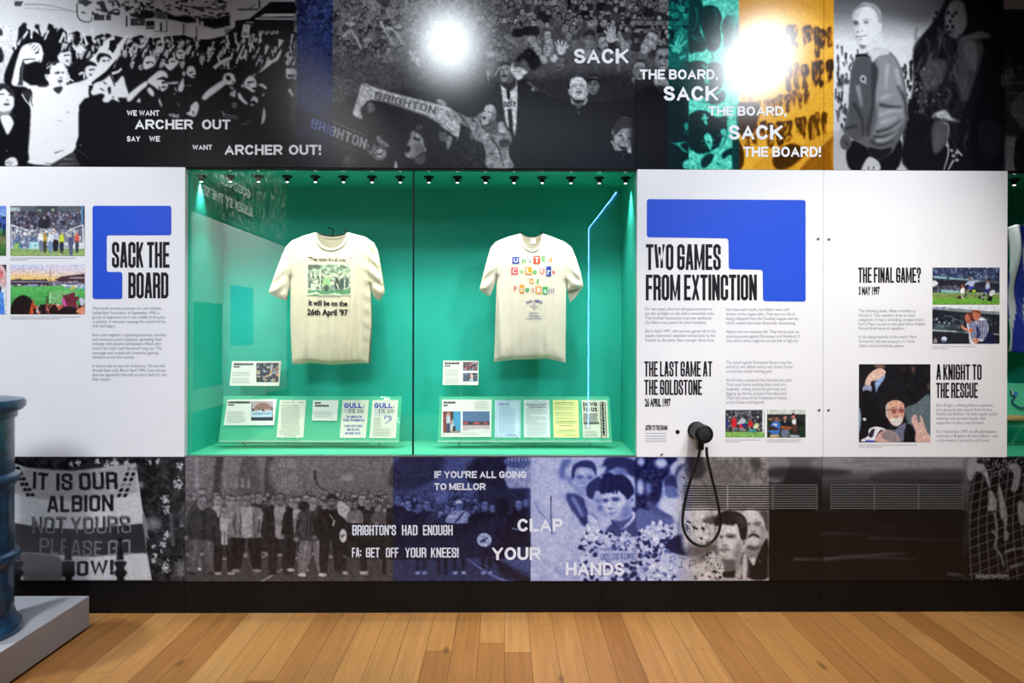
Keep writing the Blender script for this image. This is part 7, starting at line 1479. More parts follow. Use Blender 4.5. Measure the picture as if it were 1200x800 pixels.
S1 = Shirt([(370, 272), (356, 276), (342, 282), (335, 289), (330, 300), (324, 317), (319, 332), (315.8, 341.5), (317.5, 344.5), (326, 348.6), (335.5, 352), (338, 345), (340, 334), (341, 326), (341.4, 345), (342, 380), (343.4, 405), (345, 425.6), (354, 426.6), (364, 424.6), (375, 425.4), (390, 426.8), (410, 426), (422, 425.2), (433, 425.2), (434.4, 405), (435.8, 380), (435.2, 350), (434.8, 334), (436.5, 343), (440, 349), (444.6, 352), (447.5, 348), (451, 341.5), (449, 328), (445.6, 308), (442.6, 293), (438, 284), (428, 277.5), (408, 272)],
           [(370, 272), (372, 279), (378, 287.6), (388, 291.6), (399, 288.4), (405.6, 280.5), (408, 272)], [(370, 272), (377, 276), (389, 277.8), (401, 276), (408, 272)], .29, 3)
shirt1 = make_shirt('t_shirt', 'cream T-shirt with crowd photograph print and bold black slogan', S1, MT['shirt'], [[(339, 284), (341.5, 300), (342.5, 312), (341.5, 325)], [(440, 287), (434, 300), (432, 315), (434.5, 333)]], [[(317.5, 338.5), (326, 343.5), (337.5, 347)], [(436.5, 339), (444, 341), (450, 338.5)], [(345, 421), (365, 420.6), (390, 422.4), (433, 420.8)]], (390, 426))
S2 = Shirt([(609.5, 273.6), (595, 277.4), (581, 283), (575, 290), (571, 303), (566.5, 321), (562, 338.4), (564, 341.4), (573, 347), (575.6, 344), (579, 335), (582, 325.5), (581.4, 350), (580.2, 390), (579, 423.6), (590, 422.4), (606, 420.8), (620, 420.6), (640, 419.8), (652, 422), (661.8, 424.6), (662.4, 390), (663, 350), (663.6, 332), (665.4, 341), (674, 338.8), (683.5, 335.5), (680, 318), (675, 302), (670, 290), (662, 283.4), (650, 278.4), (636.5, 273.6)],
           [(609.5, 273.6), (611.5, 282), (616.5, 289.6), (623, 292.8), (630, 290), (634.6, 283), (636.5, 273.6)], [(609.5, 273.6), (615, 277), (623, 278.4), (631, 277), (636.5, 273.6)], .29, 9)
shirt2 = make_shirt('t_shirt', 'white T-shirt printed with multicoloured cut-out letters', S2, MT['shirt_white'], [[(578.5, 285), (581, 300), (582.4, 313), (582, 325)], [(668, 287), (664, 302), (662.6, 318), (663.6, 331)]], [[(563.5, 335), (570, 339.5), (576.5, 341)], [(665.5, 338), (674, 335.4), (682.6, 332)], [(579.3, 419.6), (606, 417), (640, 416), (661.6, 420.4)]], (621, 424))
front1, front2 = bpy.data.objects[shirt1.pop('front')], bpy.data.objects[shirt2.pop('front')]
# inner hanging side of the right sleeve
sl = [S2.px([(665.4, 341), (668, 354.5)])[0], S2.px([(668, 354.5), (674, 349)])[0], S2.px([(674, 349), (683.2, 336)])[0], S2.px([(683.2, 336), (665.4, 341)])[0]]
MB().slab([(x, S2.Y0 + .012, z) for x, z in sl], (0, .004, 0)).build('sleeve_underside', MT['shirt_white'], shirt2)
pl = [(622, 279), (627.6, 279), (627.4, 285.5), (622.2, 285.5)]
MB().slab([at(x, y, S2.Y0 + .004) for x, y in pl], (0, .001, 0)).build('neck_label', MT['white_ink'], shirt2)
# prints
def shirt_text(parent, sh, rows, m, name='slogan', block=None, bold=.02):
    mb = MB(); pl_ = sh.place()
    for t, x0, x1, y0, y1, k in rows:
        fn = (lambda a, b, k=k, x0=x0: pl_(a, b + (a - x0) * k))
        put_text(mb, t, x0, x1, y0, y1, fn, bold)
    return mb.build(name, m, parent, recalc=False)
shirt_text(front1, S1, [('"They think it\'s all over...."', 361, 412, 301, 305.6, .02)], MT['black_ink'], bold=.012)
shirt_text(front1, S1, [('It will be on the', 361.6, 407, 351.6, 357.4, .025), ('26th April \'97', 360, 407.8, 362, 368.6, .02)], MT['black_ink'], bold=.04)
shirt_text(front1, S1, [('4.00 p.m. 27th April 1996', 372, 398.4, 346.4, 348.2, .02)], MT['ink_mid'], bold=0)
PS = photo_shirt(); PS.noise(340, 290, 430, 375, .5, .9, True); PS.soften(3); PS.g = PS.g * .78 + np.array([.94, .92, .82]) * .22
def place_grid(U, V): f = S1.place(.0013); return np.array([[tuple(f(a, b)) for a, b in zip(ru, rv)] for ru, rv in zip(U, V)])
print_grid('photograph_print', PS, None, (359.4, 308.6, 411.6, 346.2), .55, MT['cloth_print'], front1, place=place_grid)
cols = {'b': rgb(60, 76, 168), 'r': rgb(226, 84, 62), 'o': rgb(240, 158, 60), 'g': rgb(70, 170, 84), 's': rgb(120, 126, 150), 'p': rgb(216, 96, 100)}
MI = {k: mat('shirt_ink_' + n, cols[k], .9, spec=.1) for k, n in (('b', 'blue'), ('r', 'red'), ('o', 'orange'), ('g', 'green'), ('s', 'grey'), ('p', 'pink'))}
def crop(x, y): return 590 + x / 8, 280 + y / 8
pl2 = S2.place(.0014); pl3 = S2.place(.0024)
def tile(k, x0, y0, x1, y1, ch, ty=.16):
    (a, b), (c, d) = crop(x0, y0), crop(x1, y1); n = 3; sq, lw = MB(), MB()
    for i in range(n):
        u0, u1 = a + (c - a) * i / n, a + (c - a) * (i + 1) / n
        sq.add([pl2(u0, b + .3), pl2(u1, b), pl2(u1, d - .2), pl2(u0, d)], [(0, 3, 2, 1)])
    put_text(lw, ch, a + (c - a) * .22, c - (c - a) * .2, b + (d - b) * .2, d - (d - b) * .2, pl3, .02)
    tl = sq.build('letter_tile', MI[k], front2, recalc=False); lw.build('letter', MT['white_ink'], tl, recalc=False)
def loose(k, ch, x0, y0, x1, y1, bold=.02): (a, b), (c, d) = crop(x0, y0), crop(x1, y1); lm = MB(); put_text(lm, ch, a, c, b, d, pl2, bold); lm.build('letter', MI[k], front2, recalc=False)
def slash(x, y0, y1, lean=3): a, b = crop(x, y0); c, d = crop(x + lean, y1); MB().add([pl2(a, b), pl2(a + .35, b), pl2(c + .35, d), pl2(c, d)], [(0, 3, 2, 1)]).build('divider_stroke', MI['s'], front2, recalc=False)
tile('b', 82, 165, 148, 232, 'U'); tile('r', 280, 155, 345, 235, 'T'); tile('p', 72, 265, 136, 335, 'C'); tile('o', 205, 262, 268, 335, 'L'); tile('b', 403, 255, 447, 350, 'r'); tile('o', 152, 425, 190, 510, 'o'); tile('o', 306, 440, 355, 515, 'B'); tile('g', 370, 445, 413, 520, 'a')
for a in (('g', 'n', 175, 176, 208, 225), ('s', 'i', 242, 178, 254, 222), ('g', 'E', 360, 162, 393, 208), ('o', 'd', 425, 165, 455, 210), ('g', 'o', 152, 276, 186, 320, 0), ('g', 'o', 275, 276, 312, 325, .04), ('p', 'U', 340, 275, 382, 328), ('p', 's', 458, 282, 482, 328), ('o', 'O', 240, 368, 285, 415), ('g', 'f', 310, 375, 335, 425), ('p', 'F', 95, 442, 124, 490), ('g', 'o', 205, 446, 243, 490, .04), ('p', 't', 270, 450, 290, 495), ('s', 'l', 426, 462, 431, 510, 0), ('s', 'l', 448, 462, 453, 508, 0), ('s', 'l', 470, 462, 475, 508, 0)): loose(*a)
for x, a, b in ((158, 170, 235), (218, 170, 232), (266, 165, 230), (408, 155, 210), (196, 265, 335), (325, 270, 335), (394, 265, 340), (222, 355, 415), (295, 365, 420), (140, 435, 495), (196, 440, 500), (256, 440, 500), (298, 440, 505), (362, 445, 510), (418, 450, 515), (440, 450, 515), (462, 450, 512)): slash(x, a, b)
mb = MB(); word = 'FANS UNITED'
for i, ch in enumerate(word):
    if ch == ' ': continue
    t = (i + .5) / len(word); an = (t - .5) * 1.25; cx, cy = crop(290 + 128 * math.sin(an), 690 - 110 * math.cos(an))
    put_text(mb, ch, cx - .95, cx + .95, cy - 1.5, cy + 1.5, lambda a, b, cx=cx, cy=cy, an=an: pl2(cx + (a - cx) * math.cos(an) - (b - cy) * math.sin(an), cy + (a - cx) * math.sin(an) + (b - cy) * math.cos(an)), .02)
for t, x0, x1, y in (('8TH', 280, 303, 612), ('FEBRUARY', 252, 325, 634), ('1997', 276, 303, 656), ('BRIGHTON &', 240, 326, 696), ('HOVE ALBION', 232, 335, 722), ('V HARTLEPOOL', 210, 358, 747)):
    (a, b), (c, _) = crop(x0, y - 8), crop(x1, y); put_text(mb, t, a, c, b, b + 1.7, pl2, .015)
mb.build('slogan', mat('navy_cloth_ink', rgb(66, 72, 140), .9, spec=.1), front2, recalc=False)
def hanger(label, nl, nr, peaks, Y):
    a, b = at(*nl, Y), at(*nr, Y); t = thing('clothes_hanger', label, 'hanger', ((a.x + b.x) / 2, Y, a.z), 'clothes hangers in the case')
    l = at(nl[0] - 14, nl[1] + 8, Y); r = at(nr[0] + 14, nr[1] + 8, Y)
    MB().tube([l, a, ((a + b) / 2) + Vector((0, 0, -.012)), b, r], .0035, 8).build('bar', MT['black'], t)
    for q in peaks: MB().tube([at(x, y, Y + .01) for x, y in q], .0035, 8).build('hook', MT['black'], t)
    return t
hanger('dark wire hanger hooks behind neck of the cream slogan shirt', (374, 274), (404, 274), [[(389, 276), (391, 272), (389.5, 268), (384, 266.6)], [(407, 273), (405.5, 270), (402, 267)]], .305)
hanger('dark wire hanger hooks behind neck of the multicoloured lettering shirt', (613, 276), (633, 276), [[(611, 276), (610.5, 273), (611.6, 271.4)], [(636, 275), (634, 272.4), (632.4, 271)]], .305)

# ------------------------------------------------------------------ stands, cards and papers in the case
def plane_of(bp, bY, tp, tY):
    a, b = at(*bp, bY), at(*tp, tY); up = b - a; n = Vector((1, 0, 0)).cross(up).normalized()
    if n.y > 0: n = -n
    return a, n
PA = plane_of((364, 517), .215, (367, 464), .285); PBn = plane_of((615, 517), .215, (614.5, 464.3), .285)
def placer(pl, lift): p0, n = pl; q = p0 + n * lift; return lambda a, b: on_plane(a, b, q, n)
def sheet(name, label, cat, pl, quad, lift, thick, m, group=None, parent=None, bevel=0):
    f = placer(pl, lift); pts = [f(*p) for p in quad]; o = MB().slab(pts, -pl[1] * thick).build(name, m, parent, bevel=bevel)
    if label and not parent: tag(o, label, cat, group)
    return o
def stand(label, pl, quad, clips):
    o = sheet('acrylic_stand', label, 'display stand', pl, quad, 0, .006, MT['acrylic'], 'tilted acrylic stands')
    f = placer(pl, 0); (tl, tr, br, bl) = quad
    for u in (.12, .88):          # feet
        x = bl[0] + (br[0] - bl[0]) * u; a = f(x, bl[1] - 3); top = f(x, bl[1] - 38)
        MB().slab([a + Vector((-.006, .008, 0)), a + Vector((.006, .008, 0)), Vector((a.x + .006, a.y + .07, CZ0 + .001)), Vector((a.x - .006, a.y + .07, CZ0 + .001))], (0, .004, 0)).build('foot', MT['clear'], o)
    lip = placer(pl, .012)
    MB().slab([f(bl[0], bl[1] - 1.2), f(br[0], br[1] - 1.2), lip(br[0], br[1] + .2), lip(bl[0], bl[1] + .2)], Vector((0, 0, -.003))).build('lip', MT['clear'], o)
    g_ = placer(pl, .0072)
    for x, y in clips: MB().slab([g_(x - 1.5, y - 1.2), g_(x + 1.5, y - 1.2), g_(x + 1.5, y + 1.2), g_(x - 1.5, y + 1.2)], -pl[1] * .0042).build('clip', MT['clear'], o, bevel=.001)
    return o
stand('mint acrylic stand holding five papers below the cream slogan shirt', PA, [(262.7, 463.6), (471, 464.3), (467.7, 517.3), (256, 517.3)], [(343, 467.8), (331, 513), (349, 513.4), (417, 467.8), (404, 513.2), (423, 513.4), (451.5, 467.8), (438, 513.4), (458, 513.6)])
stand('mint acrylic stand holding five papers below the multicoloured lettering shirt', PBn, [(515, 464.3), (714, 464.3), (717.5, 517.3), (512.8, 517.3)], [(595, 467.8), (585, 513), (605, 513), (628.6, 467.8), (619, 513), (638, 513), (662, 467.8), (653, 513.2), (673, 513.2), (696, 467.8), (688, 513), (708, 513)])
PG = 'papers on the acrylic stands'; CG = 'printed caption cards in the case'
def card(label, pl, quad, lift=.0046, thick=.004, stems=None):
    o = sheet('caption_card', label, 'caption card', pl, quad, lift + thick * 0, thick, MT['card'], CG)
    if stems:
        f = placer(pl, -.006)
        for x in stems:
            a = f(x, quad[2][1] - 4); MB().tube([a + Vector((0, .004, 0)), Vector((a.x, a.y + .012, CZ0 + .001))], .0022, 8).build('stem', MT['clear'], o)
    return o
def on(pl, lift=.0046): return placer(pl, lift)
def card_head(o, pl, words_, lift=.0052):
    mb = MB()
    for x0, x1, y0, y1 in words_: greek(mb, x0, x1, y0, y0 + .1, 5, y1 - y0, on(pl, lift), 0, (1.0, 2.4), .32)
    mb.build('heading', MT['black_ink'], o, recalc=False)
def card_text(o, pl, boxes, lift=.0052, m='ink_soft', h=.5, pitch=1.75, name='small_print'):
    mb = MB()
    for x0, x1, y0, y1 in boxes: greek(mb, x0, x1, y0, y1, pitch, h, on(pl, lift), .12, (.8, 2.6), .45)
    mb.build(name, MT[m], o, recalc=False)
def card_photo(o, pl, cv, x0, y0, x1, y1, lift=.0054): print_grid('photograph', cv, on(pl, lift), (x0, y0, x1, y1), .4, MT['photo'], o)
# upper cards on their own stems
PU1 = plane_of((298, 452), .335, (301, 423), .372); PU2 = plane_of((540, 451), .335, (540, 422.5), .372)
c1 = card('white caption card with night group photograph, beside the cream shirt hem', PU1, [(272, 423), (329.7, 423), (327, 452), (269, 451.6)], stems=(310,))
card_head(c1, PU1, [(274, 297, 425.4, 427.8), (274, 281.5, 428.8, 430.6)]); card_text(c1, PU1, [(272.6, 294, 436, 440), (272, 294, 443, 450)]); card_photo(c1, PU1, photo_team(), 300.4, 425.2, 326.4, 447.6)
c2 = card('white caption card with two small stacked photographs beside the multicoloured shirt hem', PU2, [(519.4, 422.5), (561, 422.5), (560.5, 451), (518.7, 450.8)], stems=(540,))
card_head(c2, PU2, [(521, 538.6, 424.4, 426.6), (521, 528, 427.8, 429.4)]); card_text(c2, PU2, [(521, 538, 433, 441), (521, 538, 443.4, 449)]); card_photo(c2, PU2, photo_rows(), 542.6, 424, 559.6, 446.6)
c3 = card('wide white caption card with bedsheet protest photograph on the acrylic stand', PA, [(266.5, 468), (324.5, 467.4), (321, 498), (262, 498.2)])
card_head(c3, PA, [(267, 293, 470, 472.6), (267, 274.4, 473.6, 475.2)]); card_text(c3, PA, [(266, 288, 482, 495)]); card_photo(c3, PA, photo_sheet(), 294.2, 470, 320, 492.6)
c4 = card('small white text-only caption card between typed letter and newsletter', PA, [(366.8, 468.8), (396.7, 468.6), (394.8, 492.8), (365.6, 492.4)])
card_head(c4, PA, [(369, 376, 471, 473), (369, 385.4, 474.2, 476.4)]); card_text(c4, PA, [(368, 391, 482, 490)])
c5 = card('wide white caption card with doorway and red car photographs', PBn, [(518, 468), (576.4, 468), (575.5, 511.8), (516.8, 511.9)])
card_head(c5, PBn, [(519.8, 534, 470.4, 472.6), (519.8, 524.8, 474, 475.8)]); card_text(c5, PBn, [(556, 573, 470, 479), (518.5, 522, 509, 509.6), (543, 562, 508.6, 509.4)]); card_photo(c5, PBn, photo_boys(), 519, 481.6, 574, 507)
def paper(label, pl, quad, m): return sheet('paper_sheet', label, 'paper', pl, quad, .0015, .001, MT[m], PG)
LP = .0021
p1 = paper('cream single page closely typed letter on the acrylic stand', PA, [(328, 468.6), (358.7, 468.6), (355.4, 512.6), (324, 512.4)], 'paper')
card_text(p1, PA, [(331, 345, 471.2, 471.8), (349, 356.4, 471.2, 471.8)], LP, 'ink_mid'); card_text(p1, PA, [(329.6, 352.5, 474, 503), (327.4, 353, 504, 509)], LP, pitch=1.5); card_text(p1, PA, [(333, 348, 510.2, 510.8)], LP, 'ink_mid')
p2 = paper('newsletter headed GULL EYE with five blue slogan lines', PA, [(401.4, 468.6), (432.3, 468.6), (428.6, 513), (398, 512.8)], 'paper')
p3 = paper('newsletter headed GULL EYE with small blue cartoon', PA, [(436.6, 468.6), (466.6, 468.6), (464, 513.2), (432.8, 513)], 'paper')
def gull_head(o, x0, dx):
    mb = MB(); f = on(PA, LP)
    put_block(mb, 'GULL', x0, x0 + 21.4, 472, 478, f, w=.82, t=.22, gap=.08, face=GRND); put_text(mb, 'S', x0 + 22.4, x0 + 24, 474.6, 478, f, .0); mb.build('masthead', MT['ink_blue'], o, recalc=False)
    mb = MB(); put_block(mb, 'EYE', x0 + 5.4, x0 + 13.2, 478.8, 483.8, f, w=.52, t=.17); greek(mb, x0 + 15, x0 + 23.4, 479.6, 483, 1.6, .8, f, .1, (.8, 1.8), .3); mb.build('subtitle', MT['ink_mid'], o, recalc=False)
    mb = MB(); c_ = (x0 + 2.2, 481.2)
    for k in range(16):
        a, b = k / 16 * 6.283, (k + 1) / 16 * 6.283
        for r0, r1 in ((1.6, 2.1),): mb.add([f(c_[0] + r * math.cos(t), c_[1] + r * math.sin(t)) for r, t in ((r0, a), (r1, a), (r1, b), (r0, b))], [(0, 3, 2, 1)])
    mb.build('round_emblem', MT['ink_blue_soft'], o, recalc=False)
gull_head(p2, 403.2, 0); gull_head(p3, 438.4, 0)
mb = MB(); f = on(PA, LP)
for t, x0, x1, y in (('THE ALBION HAVE NO', 406, 424, 486.8), ('FUTURE WITH ARCHER & CO', 402.2, 427, 490.8), ('WE NOW HAVE TO SHOW', 403.4, 425, 497.6), ('THEM THEY HAVE', 406, 421.4, 501.8), ('NO FUTURE WITH US', 404.4, 422.4, 506.2)): put_block(mb, t, x0, x1, y, y + 2.8, f, w=.5, t=.15, space=.3)
mb.build('slogan', MT['ink_blue'], p2, recalc=False)
card_text(p3, PA, [(439, 459, 484.6, 488)], LP, 'ink_blue_soft'); card_text(p3, PA, [(438, 447, 489, 500), (437, 459, 501.5, 511)], LP, pitch=1.5)
mb = MB()
for q in ([(451, 488), (458, 488), (458.4, 491.6), (451.6, 496)], [(450.6, 488), (451.4, 491)], [(456, 489), (456.6, 491.6)]):
    for quad_ in stroke_quads(q, .45): mb.add([f(*v) for v in quad_], [(0, 1, 2, 3)])
mb.build('cartoon', MT['ink_blue'], p3, recalc=False)
p4 = paper('pale blue bordered leaflet beside the wide photograph card', PBn, [(580, 468.8), (610.2, 468.8), (610, 512.5), (579.8, 512.4)], 'paper_blue')
fB = on(PBn, LP); mb = MB()
for x0, y0, x1, y1 in ((581.4, 470.2, 608.8, 470.5), (581.4, 510.6, 608.8, 510.9), (581.4, 470.2, 581.7, 510.9), (608.5, 470.2, 608.8, 510.9)): mb.add([fB(x0, y0), fB(x1, y0), fB(x1, y1), fB(x0, y1)], [(0, 3, 2, 1)])
mb.build('border', MT['ink_blue_soft'], p4, recalc=False)
mb = MB(); put_text(mb, 'WALK OUT', 584, 597.6, 472.2, 474.4, fB, .04); greek(mb, 593, 606, 509, 509.2, 2, .9, fB, .1); mb.build('title', MT['ink_blue'], p4, recalc=False)
card_text(p4, PBn, [(584, 600, 475.6, 477.6), (584, 604.6, 479, 508)], LP, 'ink_blue_soft')
p5 = paper('white leaflet asking readers to boycott the match, two bold title lines', PBn, [(613.7, 468.4), (644, 468.4), (644.8, 512.4), (614, 512.3)], 'paper_white')
mb = MB(); put_text(mb, 'PLEASE BOYCOTT', 617, 640.4, 472.8, 475, fB, .03); put_text(mb, "TODAY'S MATCH", 619, 639, 476, 478, fB, .03); mb.build('title', MT['ink_mid'], p5, recalc=False)
card_text(p5, PBn, [(617, 640, 470.4, 471), (616, 635.6, 479.2, 479.8), (616, 642, 480.8, 485.2), (616, 622, 486.4, 487), (616, 642, 488, 492), (616, 632, 493.2, 493.8), (616, 642, 495, 499), (616, 642.4, 500.6, 504.6), (617, 642, 506, 510)], LP)
p6 = paper('pale yellow typed leaflet on the acrylic stand', PBn, [(647.7, 468.6), (677.6, 468.6), (678.8, 512.6), (649, 512.5)], 'paper_yellow')
card_text(p6, PBn, [(650, 675, 471.2, 473), (651, 677, 493, 494), (651, 676, 494.8, 495.6), (655, 673, 498, 498.4), (655, 675, 503.6, 504), (662, 676.4, 509.6, 510.2)], LP, 'ink_mid', h=.6); card_text(p6, PBn, [(650.4, 674.6, 475.6, 480.6), (650.4, 674.6, 482.6, 486.6), (650.8, 672, 488.6, 491.6), (652, 675, 505, 507)], LP)
p7 = paper('grey newspaper page headed DOWN TO US', PBn, [(681.4, 468.6), (711.4, 468.6), (713.8, 512.6), (683.4, 512.6)], 'paper')
mb = MB(); put_block(mb, 'DOWN', 683, 699.6, 471.2, 476, fB, w=.66, t=.23, gap=.07, face=GRND); put_block(mb, 'TO US', 683, 700, 477.2, 482.2, fB, w=.66, t=.23, gap=.07, space=.25, face=GRND); mb.build('title', MT['black_ink'], p7, recalc=False)
card_text(p7, PBn, [(683.6, 701, 484, 493)], LP, 'ink_mid', .8, 1.25); card_text(p7, PBn, [(684.4, 693, 497, 503), (685, 701, 505, 511)], LP, 'ink_soft', .6, 1.4)
mb = MB(); greek(mb, 684, 702, 494.2, 496, 5, 2.6, fB, 0, (1.2, 2.4), .4)
for x0, x1, w0 in ((702.6, 703.9, .6), (704.6, 707.4, .9), (708.4, 709.6, .4)):
    y = 470.6
    while y < 510.5:
        h_ = .8 + GR.random() * 2.4 * w0 * 1.6; mb.add([fB(x0 + (y - 470) * .04, y), fB(x1 + (y - 470) * .04, y), fB(x1 + (y + h_ - 470) * .04, y + h_), fB(x0 + (y + h_ - 470) * .04, y + h_)], [(0, 3, 2, 1)]); y += h_ + .45
mb.build('vertical_headline', MT['black_ink'], p7, recalc=False)

# ------------------------------------------------------------------ second case, mostly beyond the right edge of the view
case2 = thing('display_case', 'second teal wall case at the edge with striped garment', 'display case', ((RX0 + RX1) / 2, .25, CZ0))
MB().box(RX0 - .012, RX1 + .012, YK, YK + .012, CZ0 - .012, CZ1 + .012).build('back_panel', MT['teal'], case2)
MB().box(RX0 - .012, RX0, .0325, YK, CZ0, CZ1).build('side_panel', MT['teal'], case2)
MB().box(RX1, RX1 + .012, .0325, YK, CZ0, CZ1).build('side_panel', MT['teal'], case2)
MB().box(RX0 - .012, RX1 + .012, .0325, YK, CZ0 - .012, CZ0).build('case_floor', MT['teal_floor'], case2, label='pale mint case floor')
MB().box(RX0 - .012, RX1 + .012, .0325, YK, CZ1, CZ1 + .012).build('case_ceiling', MT['teal'], case2)
MB().box(RX0, RX1, .006, .0315, CZ1 - .0035, CZ1 + .0035).build('head_rail', MT['black'], case2)
MB().box(RX0 + .001, RX1 - .001, YG, YG + .008, CZ0 + .0005, CZ1 - .0035).build('glass_pane', MT['glass'], case2)
downlight(at(1188.5, 210.5, .17).x, .17, CZ1, 'small black downlight above the blue and white striped garment', 'downlights in the case ceiling', 5)
# blue and white satin garment: hanging folds with wavering stripes
def satin():
    m = print_mat('satin_stripes', .28, .6); return m
t = []; Yg = .27
xl, xr = at(1179.5, 340, Yg).x, at(1179.5, 340, Yg).x + .52; zt, zb = at(1190, 262, Yg).z, at(1190, 412, Yg).z
nx, nz = 90, 80; U = np.linspace(0, 1, nx)[None, :].repeat(nz, 0); V = np.linspace(0, 1, nz)[:, None].repeat(nx, 1)
wid = np.where(V < .28, .80 + V * .7, 1.0); X = xl + U * (xr - xl) * wid + .012 * np.sin(V * 7 + U * 9) - .01 * V; Z = zt + (zb - zt) * V - .09 * np.clip(.25 - U, 0, 1) * (V < .5) * (1 - V * 2) + .006 * np.sin(U * 26)
Yv = Yg - .03 * np.sin(U * 17 + V * 3) - .012 * np.sin(U * 41 - V * 6) - .02 * np.sin(V * 9 + U * 5) * V
s_ = U * 9 + .28 * np.sin(V * 8.5 + U * 4); band = ((s_ % 2) > 1.15)
class CvG:
    @staticmethod
    def ink(a, b): return np.where(band[..., None], np.array([.13, .20, .62]), np.array([.82, .84, .86]))
gp = np.stack([X, Yv, Z], 2)
gm = print_grid('striped_garment', CvG, None, (0, 0, nx - 1, nz - 1), 1, satin(), None, place=lambda a, b: gp)
gm.data.polygons.foreach_set('use_smooth', [True] * len(gm.data.polygons)); tag(gm, 'blue and white striped satin garment at the far edge', 'garment')
sol = gm.modifiers.new('thickness', 'SOLIDIFY'); sol.thickness = .004; sol.offset = 1
PC = plane_of((1250, 520), .215, (1250, 449), .285)
st3 = sheet('acrylic_stand', 'mint acrylic stand holding cord and turf in the edge case', 'display stand', PC, [(1176, 449), (1400, 449), (1406, 500), (1174, 500)], 0, .006, MT['acrylic'], 'tilted acrylic stands')
f = placer(PC, 0)
for x in (1200, 1380): a = f(x, 497); MB().slab([a + Vector((-.006, .008, 0)), a + Vector((.006, .008, 0)), Vector((a.x + .006, a.y + .09, CZ0 + .001)), Vector((a.x - .006, a.y + .09, CZ0 + .001))], (0, .004, 0)).build('foot', MT['clear'], st3)
f = placer(PC, .011)
cord = MB().tube([f(x, y) for x, y in smooth_pts([(1184.2, 457), (1185.5, 462), (1189, 465), (1186, 470), (1190, 475), (1197, 478), (1204, 476), (1210, 480), (1206, 484)], 6)], .0042, 8).build('knotted_cord', mat('navy_cord', rgb(24, 60, 110), .7), None, smooth=True)
MB().tube([f(x, y) for x, y in smooth_pts([(1189, 465), (1192, 461), (1190, 459), (1188, 463)], 5)], .004, 8).build('tag_end', mat('blue_tie', rgb(60, 130, 200), .6), cord, smooth=True)
MB().tube([f(x, y) for x, y in smooth_pts([(1184.4, 456.5), (1185, 460), (1186.4, 463)], 5)], .0044, 8).build('frayed_end', mat('pale_twine', rgb(206, 196, 160), .9), cord, smooth=True)
tag(cord, 'dark blue knotted cord on acrylic stand at the edge', 'cord')
rr = random.Random(5); tv = MB(); c0 = placer(PC, .020)(1186, 490)
tv.lathe([(.004, -.016), (.07, -.014), (.085, -.004), (.08, .006), (.045, .014), (.004, .016)], c0, 'z', 26)
tv.v = [(x + rr.uniform(-.004, .004), c0.y + (y - c0.y) * .22, z + rr.uniform(-.004, .004)) for x, y, z in tv.v]
tag(tv.build('turf_fragment', noisy(mat('dry_turf', rgb(176, 150, 96), .95), 90, .35), smooth=True), 'tan crumbly fragment on acrylic stand at the edge', 'keepsake')

# ------------------------------------------------------------------ vent grilles let into the lower mural
def grille(x0, x1, splits, label):
    y0, y1 = 567.2, 597.4; X0, X1, Z0, Z1 = XW(x0), XW(x1), ZW(y1), ZW(y0)
    t = thing('vent_grille', label, 'vent grille', ((X0 + X1) / 2, 0, Z0), 'slotted vent grilles')
    MB().box(X0, X1, -.0012, -.0004, Z0, Z1).build('dark_duct', MT['black'], t)
    n = 11; ph = (Z1 - Z0) / n
    nodes = [x0] + list(splits) + [x1]
    class RL: ink = staticmethod(lambda a, b: np.maximum(LOW.ink(a, b) * 1.12, .38))  # ink lifted above the print: light caught by the rail edges, painted in
    for k in range(n):
        za = Z0 + ph * (k + .54); zb = Z0 + ph * (k + 1.0)
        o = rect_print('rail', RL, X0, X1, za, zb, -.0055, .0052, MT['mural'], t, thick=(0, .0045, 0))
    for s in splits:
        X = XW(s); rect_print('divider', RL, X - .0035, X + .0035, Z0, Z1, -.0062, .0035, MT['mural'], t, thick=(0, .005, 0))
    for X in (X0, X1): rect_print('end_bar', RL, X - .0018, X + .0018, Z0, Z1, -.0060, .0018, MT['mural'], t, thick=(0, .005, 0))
    return t
grille(800.5, 957.6, (852.6, 905.6), 'slotted vent grille behind the hanging cable loop')
grille(973, 1128, (1024.2, 1076), 'slotted vent grille in the dark streaked panel beside the net')

# ------------------------------------------------------------------ listening earpiece with hanging cable loop
e = at(824.5, 508.5, -.125); t = thing('audio_earpiece', 'black round listening earpiece with cable loop on white board', 'earpiece', (e.x, 0, e.z))
MB().lathe([(.012, -.001), (.046, -.001), (.046, -.012), (.041, -.016), (.038, -.10), (.041, -.106), (.0455, -.110), (.0465, -.130), (.044, -.139), (.038, -.142), (.036, -.139), (.010, -.138)], (e.x, 0, e.z), 'y', 40).build('ear_cup', MT['black'], t)
MB().lathe([(.0005, -.1385), (.030, -.1385), (.034, -.141), (.030, -.144), (.0005, -.145)], (e.x, 0, e.z), 'y', 36).build('speaker_pad', mat('black_foam', rgb(24, 24, 26), .8), t, smooth=True)
MB().box(e.x - .022, e.x + .012, -.098, -.058, e.z - .085, e.z - .034).build('cable_boot', MT['rubber'], t, bevel=.006)
YC = -.078
loop = smooth_pts([(820, 527), (818.5, 534), (813, 551), (806, 573), (801, 597), (800, 613), (803.5, 626), (811, 635), (821.5, 639.5), (832.5, 636), (841, 626), (844, 614), (842.5, 597), (838, 575), (832, 551), (828.6, 534), (828, 524)], 6)
MB().tube([at(x, y, YC + .022 * math.sin(i / len(loop) * math.pi)) for i, (x, y) in enumerate(loop)], .0072, 10).build('cable', MT['rubber'], t, smooth=True)

